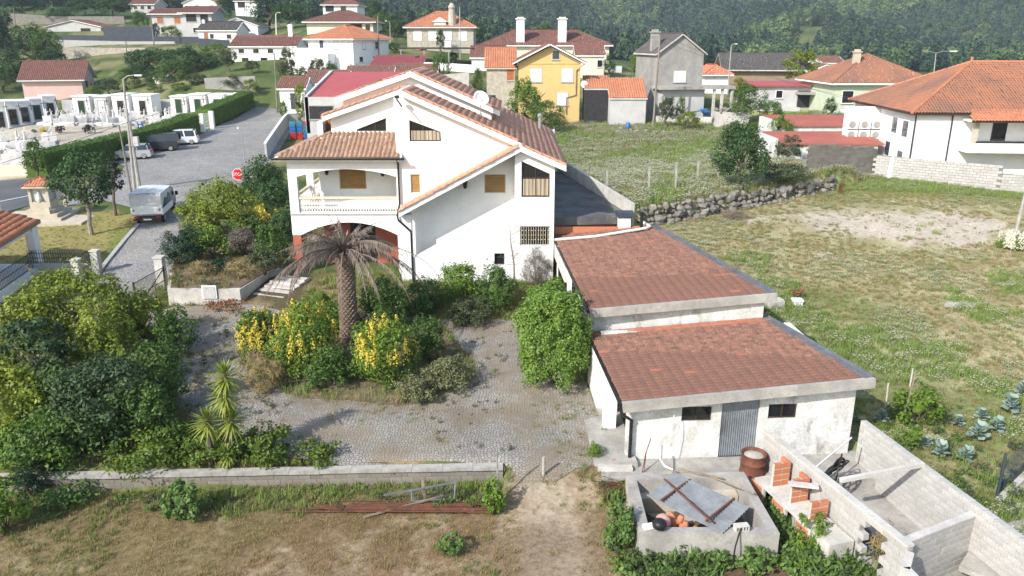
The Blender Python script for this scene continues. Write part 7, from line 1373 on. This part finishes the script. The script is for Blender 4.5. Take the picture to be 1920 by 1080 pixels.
FP = [('utility_pole', 'utility pole in front of the white store', 520, 212, 514, 100, .14, 'pole_wood'), ('utility_pole', 'utility pole on the left hillside near the villa', 289, 86, 283, 30, .16, 'pole_wood'), ('utility_pole', 'utility pole above the stone terrace wall at left', 240, 140, 236, 78, .14, 'pole_wood'), ('utility_pole', 'leaning wooden pole in front of the grey house', 1224, 242, 1238, 66, .15, 'pole_wood'), ('utility_pole', 'utility pole in front of the orange-roofed white house', 711, 132, 708, 30, .16, 'pole_wood'), ('utility_pole', 'slim pole at the granite villa', 863, 112, 862, 12, .13, 'steel_grey'), ('utility_pole', 'pole at the top left among the trees', 31, 60, 25, 15, .16, 'pole_wood'), ('utility_pole', 'pole left of the hilltop house', 546, 44, 545, 2, .14, 'concrete'), ('utility_pole', 'slim white post beside the mesh panel wall', 879, 175, 879, 135, .07, 'white_paint')]
tops = [pole(*f) for f in FP]
pole('street_lamp', 'street lamp right of the grey house', 1365, 172, 1371, 86, .12, 'concrete', 118, .6); pole('street_lamp', 'double-armed street lamp behind the villa roof', 1750, 150, 1755, 100, .1, 'steel_grey', 110, 2.0, True); pole('street_lamp', 'street lamp near the cream villa', 732, 82, 731, 42, .1, 'steel_grey', 170, -.7); pole('street_lamp', 'white street lamp above the long white house', 518, 66, 517, 26, .14, 'white_paint', 190, .8)
def cable(p, q, sag, label):
    b = MB(); p, q = Vector(p), Vector(q); b.tube([p.lerp(q, t) - Vector((0, 0, sag * 4 * t * (1 - t))) for t in np.linspace(0, 1, 13)], .018, 4, False); tag(b.build('power_cable', MT['black_plastic']), label, 'cable')
cable(t2, (-46, 45, 3.2), .6, 'black cable running from the utility pole to the left edge'); cable(t3, (-52, 62, 5.5), .5, 'thin cable running left from the wooden pole'); cable(t2, tops[0], 1.0, 'cable from the utility pole to the pole by the store')
cable(tops[3], atY(1920, 262, 70), 1.0, 'cable sweeping right from the leaning wooden pole'); cable(tops[3] - Vector((0, 0, .6)), atY(1920, 238, 72), 1.2, 'lower cable sweeping right past the villa'); cable(tops[4], tops[5], .8, 'cable between the two poles of the far village'); cable(tops[5], atY(1240, 70, 104), 1.0, 'cable from the granite villa to the leaning pole')
# ------------------------------------------------------------------ trees of the village (shared crowns)
bush('street_tree', 'round-crowned street tree on the lawn in front of the truck', 172, 285, 440, 56, 'leaf_plane', .19, 'tree', 3.0, trunk=.3, cr=.28, bark='bark_pale', depth=0.)
bush('street_tree', 'dark purple-leaved young tree beside the round street tree', 217, 300, 404, 26, 'leaf_purple', .19, 'tree', 2.0, trunk=.4, cr=.28, depth=0.)
bush('street_tree', 'loose green tree beside the shrine at the cemetery corner', 74, 262, 350, 22, 'leaf_mid', .2, 'tree', 1.8, trunk=.25, cr=.26, depth=0.)
PROTO = {}
for k, (lf, sz, cl, cr, inn) in {'plane': ('leaf_plane', .085, 60, .28, .5), 'mid': ('leaf_mid', .08, 60, .28, .5), 'olive': ('leaf_olive', .085, 50, .28, .45), 'lime': ('leaf_lime', .085, 55, .27, .5), 'dark': ('leaf_conifer', .08, 60, .3, .5), 'citrus': ('leaf_citrus', .085, 55, .27, .5)}.items():
    PROTO[k] = [crown_mesh('crown', 1, 1, 1, sz, lf, 500 + s * 7 + len(k), 3, cl, cr, 5200, .6, inner=inn) for s in range(2)]
TRK_ME = trunk_mb(1, .05, .03, 3, 4, .3).mesh('trunk'); TRK_ME.materials.append(MT['bark'])
def vtree(name, label, u, vt, vb, hw, Y, kind, tr=.15, cat='tree', sq=1.0):
    c = atY(u, vb, Y); zb = gz(c.x, Y); zb = min(zb, c.z + .5); top = atY(u, vt, Y).z; h = max(1.2, top - zb); rr = hw * zc(Y, zb) / FPX; o = thing(name, label, cat, (c.x, Y, zb)); rz = h * (1 - tr) / 2; i = random.randrange(2)
    put('crown', PROTO[kind][i], None, o, (0, 0, h - rz), (0, 0, random.uniform(0, 6)), (rr, rr, rz)); put('trunk', TRK_ME, None, o, (0, 0, 0), (0, 0, random.uniform(0, 6)), (h, h, h * .62))
VT = [('leafy_tree', 'dark tree at the left edge above the cottage', -8, 0, 110, 40, 200, 'dark'), ('leafy_tree', 'broad tree above the dark panel fence at left', 118, 10, 58, 26, 228, 'plane'), ('leafy_tree', 'tree on the ridge right of the villa wing', 385, -10, 22, 26, 285, 'plane'), ('leafy_tree', 'wide dark tree at the far top left', 90, -25, 12, 46, 300, 'dark'), ('leafy_tree', 'dark crown behind the hilltop houses at left', 235, -28, 6, 44, 310, 'dark'), ('leafy_tree', 'dark crown above the white hall', 470, -22, 12, 30, 300, 'dark'), ('leafy_tree', 'tree right of the top hilltop house', 700, -2, 42, 26, 250, 'plane'), ('leafy_tree', 'bushy tree between pink house and fence', 150, 108, 150, 22, 158, 'plane'), ('leafy_tree', 'dark shrub left of the terrace wall', 105, 95, 135, 22, 168, 'dark'), ('leafy_tree', 'low tree at the left edge of the lawn by the pink house', 8, 118, 188, 26, 150, 'mid'), ('leafy_tree', 'round tree right of the slope thicket', 392, 98, 150, 26, 150, 'mid'), ('leafy_tree', 'shrub at the foot of the slope thicket', 300, 130, 172, 24, 140, 'plane'), ('leafy_tree', 'small tree on the slope above the hut', 260, 122, 160, 22, 143, 'plane'), ('leafy_tree', 'bush beside the pale concrete wall', 372, 138, 174, 22, 132, 'olive'), ('tall_tree', 'tall dark tree at the top left edge', 12, 20, 190, 34, 165, 'dark'), ('tall_tree', 'broad dark green tree left of the cottage', 62, 45, 135, 42, 178, 'plane'), ('leafy_tree', 'leafy green tree above the pink house roof', 92, 55, 122, 30, 170, 'mid'), ('leafy_tree', 'dark tree behind the left end of the pink house', 30, 90, 175, 30, 160, 'plane'),
 ('leafy_tree', 'dark tree on the ridge at the top left', 50, -10, 40, 40, 235, 'dark'), ('leafy_tree', 'tree on the ridge above the cottage', 160, -5, 32, 34, 240, 'plane'), ('leafy_tree', 'dark tree on the ridge left of the grey hilltop house', 210, -8, 30, 36, 235, 'plane'), ('leafy_tree', 'round green tree beside the hillside villa', 263, 20, 52, 17, 212, 'mid'), ('leafy_tree', 'tree behind the hilltop houses', 320, -6, 14, 20, 262, 'dark'), ('leafy_tree', 'dark tree between the hillside villa and the hall', 418, -4, 40, 22, 225, 'plane'),
 ('tall_tree', 'tall dark tree right of the top white house', 505, -12, 70, 36, 205, 'dark'), ('tall_tree', 'dark tree above the long white house', 545, 0, 62, 34, 200, 'plane'), ('leafy_tree', 'yellow-green bush beside the villa wall', 322, 48, 78, 20, 196, 'citrus'), ('leafy_tree', 'cypress-like tree at the villa corner', 294, 42, 75, 8, 198, 'dark'),
 ('leafy_tree', 'dense dark tree in the middle of the left slope', 295, 88, 160, 46, 148, 'plane'), ('leafy_tree', 'dense green tree right of it on the slope', 350, 84, 158, 48, 146, 'plane'), ('leafy_tree', 'darker tree in front on the left slope', 330, 110, 175, 34, 138, 'mid'), ('leafy_tree', 'tree at the left end of the slope thicket', 262, 92, 150, 26, 150, 'dark'), ('leafy_tree', 'shrubby tree beside the pink gable', 205, 148, 178, 22, 136, 'olive'), ('leafy_tree', 'green shrub right of the pink house', 240, 128, 178, 24, 138, 'mid'), ('leafy_tree', 'pale green vine rows at the right of the slope', 405, 80, 112, 28, 160, 'lime'), ('leafy_tree', 'olive tree below the long white house', 430, 92, 138, 18, 142, 'olive'), ('leafy_tree', 'grey-green shrub at the long white house corner', 474, 112, 142, 16, 140, 'olive'), ('leafy_tree', 'yellowish shrub above the farther hedge', 470, 148, 176, 16, 128, 'citrus'), ('leafy_tree', 'green shrub behind the mausoleums at right', 440, 140, 176, 18, 130, 'olive'), ('leafy_tree', 'low shrub behind the middle mausoleums', 175, 160, 176, 16, 130, 'lime'), ('leafy_tree', 'low green shrub behind the right mausoleums', 340, 155, 178, 20, 130, 'lime'), ('leafy_tree', 'shrub before the small hut', 290, 155, 178, 16, 131, 'mid'),
 ('leafy_tree', 'feathery tree in front of the long white house', 541, 90, 150, 20, 132, 'olive'), ('leafy_tree', 'olive tree by the white garden stair', 596, 106, 140, 20, 130, 'olive'), ('leafy_tree', 'round shrub beside the olive tree', 622, 112, 140, 15, 129, 'plane'), ('leafy_tree', 'shrub left of the feathery tree', 572, 122, 148, 18, 128, 'olive'), ('leafy_tree', 'shrub beside the red canopy', 660, 122, 140, 15, 126, 'olive'), ('leafy_tree', 'round green tree at the end of the tiled range', 828, 98, 155, 19, 122, 'mid'), ('leafy_tree', 'dark ivy column on the granite villa', 826, 55, 96, 9, 163, 'dark'), ('leafy_tree', 'dark tree between the cream villa and the granite villa', 740, 25, 88, 24, 182, 'plane'), ('leafy_tree', 'pale green tree beside the cream villa gable', 712, 25, 60, 16, 195, 'lime'), ('leafy_tree', 'round tree below the street lamp of the village', 738, 78, 108, 13, 160, 'plane'), ('leafy_tree', 'tree right of the granite villa', 892, 40, 95, 22, 190, 'plane'), ('leafy_tree', 'shrub at the carport', 850, 96, 112, 10, 150, 'plane'),
 ('leafy_tree', 'tree in front of the cream stone house', 898, 130, 168, 12, 110, 'mid'), ('leafy_tree', 'bushy lime-green tree in front of the yellow house', 985, 148, 212, 36, 98, 'lime'), ('leafy_tree', 'dark round shrub right of the lime-green tree', 1022, 188, 226, 34, 95, 'mid'), ('leafy_tree', 'small tree beside the cream wing', 1142, 100, 128, 12, 140, 'plane'), ('leafy_tree', 'yellow-green tree left of the grey house', 1192, 98, 130, 12, 135, 'lime'), ('leafy_tree', 'tree behind the long cream house', 1022, 45, 80, 18, 190, 'mid'), ('leafy_tree', 'shrub in front of the grey house porch, left', 1250, 178, 226, 20, 97, 'olive'), ('leafy_tree', 'slim shrub beside the grey house door', 1276, 180, 212, 9, 98, 'mid'), ('leafy_tree', 'low bush before the grey house', 1290, 208, 228, 22, 95, 'citrus'), ('leafy_tree', 'green tree with white blossom right of the rubble pile', 1400, 158, 226, 36, 98, 'mid'), ('leafy_tree', 'bush in front of the veranda house', 1445, 190, 240, 22, 92, 'mid'), ('leafy_tree', 'shrub right of the grey house lamp', 1385, 145, 180, 16, 115, 'citrus'), ('umbrella_pine', 'flat-topped pine behind the brown house', 1500, 92, 138, 34, 140, 'citrus'), ('leafy_tree', 'climbing shrub on the veranda house corner', 1554, 182, 218, 12, 98, 'plane'), ('leafy_tree', 'bushy plant beside the red flat roof', 1462, 215, 262, 22, 84, 'lime'), ('leafy_tree', 'green tree behind the villa at the right edge', 1912, 134, 160, 18, 120, 'mid'), ('leafy_tree', 'lush bush on the wall behind the sandy field', 1478, 255, 300, 26, 72, 'olive'), ('leafy_tree', 'tall conifer beside the green house', 1745, 128, 150, 6, 115, 'mid'), ('leafy_tree', 'potted shrub by the white store', 532, 188, 212, 9, 104, 'lime'), ('leafy_tree', 'climbing plant on the workshop corner', 563, 155, 182, 13, 100, 'citrus')]
for t in VT: vtree(*t)
# terrace walls and dark panel fence on the left slope
def far_wall(name, label, pix, Y, h, mat, cat='wall'):
    P = [atY(u, v, Y) for u, v in pix]; b = MB(); o = thing(name, label, cat, P[0])
    for a, c in zip(P[:-1], P[1:]): b.beam(a + Vector((0, 0, h / 2 - 1)), c + Vector((0, 0, h / 2 - 1)), .4, h + 2)
    b.build('wall', MT[mat], o, True)
far_wall('terrace_wall', 'rough stone terrace wall below the dark panel fence', [(118, 104), (200, 106), (275, 106)], 176, 1.8, 'stone_wall'); far_wall('white_block_wall', 'white block wall under the dark panel fence', [(105, 83), (240, 86), (330, 86)], 192, 1.0, 'block')
far_wall('panel_fence', 'dark slate panel fence, front row on the left slope', [(105, 76), (160, 77), (375, 80)], 193, 1.3, 'slate_panel', 'fence'); far_wall('panel_fence', 'dark slate panel fence, back row at the villa', [(195, 63), (290, 62)], 203, 1.6, 'slate_panel', 'fence'); far_wall('panel_fence', 'dark slate fence below the white-grey house', [(372, 80), (430, 84)], 186, 1.0, 'slate_panel', 'fence')
far_wall('terrace_wall', 'dark old terrace wall under the ridge trees', [(20, 42), (110, 48), (235, 48)], 226, 2.4, 'rubble'); far_wall('concrete_wall', 'pale concrete wall behind the hedge end', [(385, 156), (480, 152)], 130, .8, 'grey_render'); far_wall('concrete_wall', 'pale rendered wall beside the round village tree', [(826, 172), (880, 168)], 108, 2.2, 'concrete_pale')

# ------------------------------------------------------------------ scattered plants (nobody could count these)
PC = bpy.data.collections.new('plant_shapes')
def proto_obj(name, me): o = bpy.data.objects.new(name, me); PC2.objects.link(o); return o
def scatter(name, label, coll, P, rot, scl, idx, kind='stuff', cat=None):
    me = bpy.data.meshes.new(name); me.from_pydata(P.tolist(), [], [])
    for nm, tp, arr in (('irot', 'FLOAT_VECTOR', rot), ('iscl', 'FLOAT_VECTOR', scl), ('iidx', 'INT', idx)):
        a = me.attributes.new(nm, tp, 'POINT'); a.data.foreach_set('vector' if tp == 'FLOAT_VECTOR' else 'value', np.asarray(arr).ravel().astype(np.float32 if tp != 'INT' else np.int32))
    o = put(name, me); tag(o, label, cat, kind=kind); ng = bpy.data.node_groups.new(name, 'GeometryNodeTree'); ng.interface.new_socket('Geometry', in_out='INPUT', socket_type='NodeSocketGeometry'); ng.interface.new_socket('Geometry', in_out='OUTPUT', socket_type='NodeSocketGeometry'); N = ng.nodes; L = ng.links
    gi = N.new('NodeGroupInput'); go = N.new('NodeGroupOutput'); ci = N.new('GeometryNodeCollectionInfo'); ci.inputs[0].default_value = coll; ci.inputs[1].default_value = True; ci.inputs[2].default_value = True
    ip = N.new('GeometryNodeInstanceOnPoints'); ip.inputs['Pick Instance'].default_value = True; L.new(gi.outputs[0], ip.inputs['Points']); L.new(ci.outputs[0], ip.inputs['Instance'])
    for nm, tp, sk in (('irot', 'FLOAT_VECTOR', 'Rotation'), ('iscl', 'FLOAT_VECTOR', 'Scale'), ('iidx', 'INT', 'Instance Index')):
        a = N.new('GeometryNodeInputNamedAttribute'); a.data_type = tp; a.inputs[0].default_value = nm; L.new(a.outputs[0], ip.inputs[sk])
    L.new(ip.outputs[0], go.inputs[0]); m = o.modifiers.new('scatter', 'NODES'); m.node_group = ng; return o
def tuft(n, h, w, spread, mat, seed, heads=None, lean=.5):
    r = np.random.default_rng(seed); V = []; F = []
    for k in range(n):
        a = r.uniform(0, 6.28); b0 = np.array([r.normal(0, spread), r.normal(0, spread), 0]); d = np.array([math.cos(a), math.sin(a), 0]); s = np.array([-d[1], d[0], 0]); l = h * r.uniform(.5, 1.1); ln = lean * r.uniform(.2, 1.2); i = len(V)
        V += [b0 - s * w, b0 + s * w, b0 + d * l * ln * .4 + np.array([0, 0, l * .6]) + s * w * .8, b0 + d * l * ln * .4 + np.array([0, 0, l * .6]) - s * w * .8, b0 + d * l * ln + np.array([0, 0, l * .95])]; F += [(i, i + 1, i + 2, i + 3), (i + 3, i + 2, i + 4)]
    me = bpy.data.meshes.new('tuft'); me.from_pydata([tuple(v) for v in V], [], F); me.materials.append(MT[mat])
    if heads:
        me.materials.append(MT[heads]); V2 = list(V); F2 = list(F); nf = len(F)
        for k in range(n // 2):
            c = V[k * 10 + 4] if k * 10 + 4 < len(V) else V[4]; i = len(V2); s = .036; V2 += [c + np.array([-s, 0, .01]), c + np.array([0, -s, .015]), c + np.array([s, 0, .01]), c + np.array([0, s, .015])]; F2.append((i, i + 1, i + 2, i + 3))
        me = bpy.data.meshes.new('tuft'); me.from_pydata([tuple(v) for v in V2], [], F2); me.materials.append(MT[mat]); me.materials.append(MT[heads])
        for p in me.polygons: p.material_index = 1 if p.index >= nf else 0
    return me
def protos(cname, L):
    c = bpy.data.collections.new(cname)
    for i, me in enumerate(L): o = bpy.data.objects.new(f'{cname}_{i}', me); c.objects.link(o)
    return c
def weed_mesh(seed, mat, rr, h, n, sz):
    p, nn = crown_pts(rr, rr, h * .55, n, 9, .45, seed, .5, .3); p[:, 2] += h * .45; p[:, 2] = np.maximum(p[:, 2], .01); V, F = leaves(p, nn, sz, .5, seed); me = npmesh('weed', V, F); me.materials.append(MT[mat]); return me
GC = protos('grass_shapes', [tuft(26, .28, .012, .14, 'grass_green', 1), tuft(26, .24, .011, .15, 'grass_dry', 2, lean=.9), tuft(22, .42, .013, .14, 'grass_lush', 3), tuft(24, .32, .011, .16, 'grass_green', 4, 'petal_white'), tuft(22, .10, .012, .16, 'grass_dry', 5, lean=1.4), tuft(16, .5, .03, .12, 'leaf_weed', 6, lean=.8), weed_mesh(1, 'leaf_weed', .26, .4, 95, .11), weed_mesh(2, 'leaf_lime', .22, .3, 80, .09), weed_mesh(3, 'leaf_olive', .2, .5, 80, .08)])
def field_pts(x0, x1, y0, y1, n, keep):
    x = rng.uniform(x0, x1, n); y = rng.uniform(y0, y1, n); k = keep(x, y); return x[k], y[k]
X = []; Yy = []; I = []; S = []
# dry front field
x, y = field_pts(-18, 3.4, 14.5, 23.2, 15000, lambda x, y: (y < 22.35 + (x + 16) * .04) | ((x > -.2) & (y < 22.8))); n1 = fbm(x, y, 3, 3); edge = y > 21.75 + (x + 16) * .04 + (n1 - .5) * 3.4
i = np.where(edge & (x < .0), rng.choice([0, 0, 0, 1, 2], len(x)), np.where(n1 > .6, rng.choice([0, 1, 4], len(x)), rng.choice([1, 4, 4, 4], len(x)))); s = np.where(edge & (x < 0), rng.uniform(.35, .8, len(x)), rng.uniform(.3, .65, len(x))); k = (rng.random(len(x)) < np.where(edge, .6, .6)) & ~((np.abs(x - 1.2) < 1.0) & (rng.random(len(x)) < .8)); X.append(x[k]); Yy.append(y[k]); I.append(i[k]); S.append(s[k])
# right field
x, y = field_pts(5, 48, 15, 70, 44000, lambda x, y: rightfield(x, y) & ((x - SW0.x) * _sn.x + (y - SW0.y) * _sn.y < .0)); n1 = fbm(x, y, 5, 4); n2 = fbm(x + 40, y + 11, 2.5, 3); snd = np.exp(-(((x - 27) / 10) ** 2 + ((y - 52) / 5.) ** 2)) + (n2 - .5) * 1.2; lush = (n1 + (34 - y) * .008 > .56) | (y > 62 - .25 * (x - 30))
i = np.where(lush, rng.choice([0, 2, 2, 3], len(x)), np.where(n2 > .55, rng.choice([3, 3, 1], len(x)), rng.choice([1, 1, 0, 4], len(x)))); s = np.where(lush, rng.uniform(.5, .95, len(x)), rng.uniform(.35, .75, len(x))); k = (snd < .45) | (rng.random(len(x)) < .12); X.append(x[k]); Yy.append(y[k]); I.append(i[k]); S.append(s[k])
# upper meadow
x, y = field_pts(-2, 45, 52, 104, 26000, upper); n2 = fbm(x + 40, y + 11, 3.5, 3); i = np.where((n2 > .5) | ((y < 78) & (n2 > .38)), rng.choice([3, 3, 3, 1], len(x)), rng.choice([2, 0, 0, 3], len(x))); X.append(x); Yy.append(y); I.append(i); S.append(rng.uniform(.8, 1.7, len(x)))
# yard edges, bed, garden floor
x, y = field_pts(-20, 3, 23, 42, 9000, lambda x, y: (~inpoly(x, y, YARD_P)) | inpoly(x, y, ISL_P)); i = rng.choice([0, 1, 1, 2], len(x)); X.append(x); Yy.append(y); I.append(i); S.append(rng.uniform(.5, 1.1, len(x)))
x, y = field_pts(-14, 4, 23, 40, 9000, lambda x, y: inpoly(x, y, YARD_P) & ~inpoly(x, y, ISL_P)); n1 = fbm(x, y, 2.6, 4); k = (n1 > .58) | ((x < -9) & (n1 > .45)); i = rng.choice([1, 4, 4, 0], k.sum()); X.append(x[k]); Yy.append(y[k]); I.append(i); S.append(rng.uniform(.25, .6, k.sum()))
# weeds round the basin, hutches, vegetable patch and walls
def wl(n, fx, fy, keep, ch, s0, s1):
    x = fx(n); y = fy(n); k = keep(x, y); x, y = x[k], y[k]; X.append(x); Yy.append(y); I.append(rng.choice(ch, len(x))); S.append(rng.uniform(s0, s1, len(x)))
U = lambda a, b: (lambda n: rng.uniform(a, b, n))
wl(420, U(3.2, 10.2), U(16.2, 18.75), lambda x, y: (fbm(x, y, 1.1, 2) > .38), [6, 6, 7, 8, 5], .7, 1.5); wl(150, U(7.5, 9.2), U(18.2, 21.5), lambda x, y: (x > 7.55) & (x < 9.6 - (y - 18.2) * .28), [6, 6, 7], .7, 1.5)
wl(90, U(2.9, 3.6), U(17.5, 22.2), lambda x, y: fbm(x, y, .9, 2) > .42, [6, 7, 8, 5], .5, 1.1); wl(900, U(12.6, 24), U(17, 27), lambda x, y: rightfield(x, y) & (fbm(x, y, 1.6, 3) > .45), [6, 7, 8, 8, 2], .5, 1.1)
wl(260, U(-17, -.3), lambda n: rng.uniform(21.2, 22.3, n), lambda x, y: (y < 22.0 + (x + 16) * .04) & (fbm(x, y, 1.3, 3) > .52), [6, 7, 8, 8], .3, .8)
wl(900, U(6, 30), U(50, 68), lambda x, y: np.abs((x - SW0.x) * _sn.x + (y - SW0.y) * _sn.y - .35) < .75, [1, 1, 1, 8, 0], .8, 1.6)
wl(260, U(-14, 3.6), U(23, 38), lambda x, y: inpoly(x, y, YARD_P) & ~inpoly(x, y, ISL_P) & (fbm(x, y, 2.0, 3) > .63), [8, 7, 1], .3, .7); wl(700, U(-16, -2), U(27, 38), lambda x, y: inpoly(x, y, ISL_P), [8, 1, 1, 7, 0], .5, 1.1)
wl(1500, U(-15.5, -8.5), U(24, 37), lambda x, y: inpoly(x, y, YARD_P) & ~inpoly(x, y, ISL_P) & (fbm(x, y, 1.8, 3) > .44), [1, 4, 4, 8, 1], .3, .75); wl(900, U(-3, 3.5), U(23.2, 34), lambda x, y: inpoly(x, y, YARD_P) & (fbm(x + 9, y, 1.8, 3) > .56), [1, 4, 4, 8], .2, .55)
# lawn and slopes
x, y = field_pts(-45, -18, 40, 64, 7000, lambda x, y: inpoly(x, y, LAWN_P)); i = rng.choice([0, 4, 4], len(x)); X.append(x); Yy.append(y); I.append(i); S.append(rng.uniform(.25, .5, len(x)))
x, y = field_pts(-22, -12, 36, 55, 1900, lambda x, y: inpoly(x, y, TP)); TERR = len(x); X.append(x); Yy.append(y); I.append(rng.choice([1, 1, 1, 0, 8], len(x))); S.append(rng.uniform(.5, 1.0, len(x)))
x = np.concatenate(X); y = np.concatenate(Yy); i = np.concatenate(I); s = np.concatenate(S); P = np.stack([x, y, ground(x, y) - .01], 1); P[len(x) - TERR:, 2] = 1.31; n = len(x)
st_ = (x > -14.6) & (x < -10.8) & (y > 36.9) & (y < 42); in_b = st_ | ((x > 3.55) & (x < 7.6) & (y > 18.75) & (y < 24)) | ((x > 3.6) & (x < 12) & (y > 22.3) & (y < 24.4)) | ((x > 10.15 - (y - 17) * .28) & (x < 13.6 - (y - 14) * .2) & (y < 24)); k = ~in_b; P, i, s = P[k], i[k], s[k]; n = len(i)
scatter('meadow_grass', 'dry and green grass with white flowers over the fields', GC, P, np.stack([np.zeros(n), np.zeros(n), rng.uniform(0, 6.28, n)], 1), np.stack([s, s, s * rng.uniform(.8, 1.2, n)], 1), i)
# wooded hill
def forest_tree(seed, mat, rx, rz, n, sz):
    p, nn = crown_pts(rx, rx, rz, n, 16, .42, seed, .4, .35); p[:, 2] += rz * .95; V, F = leaves(p, nn, sz, .75, seed); me = npmesh('wood_crown', V, F); me.materials.append(MT[mat]); return me
FC = protos('wood_shapes', [forest_tree(1, 'forest_a', 3.4, 5.2, 420, 1.5), forest_tree(2, 'forest_b', 4.0, 4.4, 420, 1.5), forest_tree(3, 'forest_c', 2.6, 6.5, 380, 1.4), forest_tree(4, 'forest_a', 3.0, 4.4, 380, 1.4), forest_tree(5, 'forest_b', 4.4, 5.0, 460, 1.6)])
yy = 340 * np.exp(rng.uniform(0, 1, 60000) ** .8 * math.log(1650 / 340)); xx = rng.uniform(-1, 1, 60000) * (yy * .80 + 20)
n1 = fbm(xx, yy, 60, 4); n2 = fbm(xx + 400, yy, 160, 3); u_ = 960 + FPX * xx / (yy * CT); clear = (n2 > .67) & (fbm(xx, yy, 14, 3) > .4); k = ~clear ; dens = rng.random(60000) < np.where(n1 < .3, .5, 1.0); k &= dens
xx, yy, n1 = xx[k], yy[k], n1[k]; zz_ = ground(xx, yy); n = len(xx); i = np.where(n1 > .53, rng.choice([1, 4, 1, 3], n), rng.choice([0, 2, 2, 3, 0], n)); s = rng.uniform(.65, 1.35, n) * np.where(yy > 700, 1.05, .72)
scatter('wooded_hill', 'dense wood of pines and broadleaved trees covering the hill', FC, np.stack([xx, yy, zz_ - .5], 1), np.stack([np.zeros(n), np.zeros(n), rng.uniform(0, 6.28, n)], 1), np.stack([s, s, s * rng.uniform(.85, 1.25, n)], 1), i)
# ------------------------------------------------------------------ haze
hm = bpy.data.materials.new('haze'); hm.use_nodes = True; n_ = hm.node_tree.nodes; n_.remove(n_['Principled BSDF']); pv = n_.new('ShaderNodeVolumePrincipled'); pv.inputs['Color'].default_value = (.75, .87, 1.0, 1); pv.inputs['Density'].default_value = .0002; pv.inputs['Density Attribute'].default_value = ''; hm.cycles.homogeneous_volume = True; pv.inputs['Anisotropy'].default_value = .0
hm.node_tree.links.new(pv.outputs[0], n_['Material Output'].inputs['Volume'])
zmax = float(Zg.max()) + 40; zmin = float(Zg.min()) - 1.5
b = MB(); b.box(-1800, 1800, -40, 1800, zmin, zmax); tag(b.build('haze', hm), 'thin blue summer haze over the valley', kind='stuff')
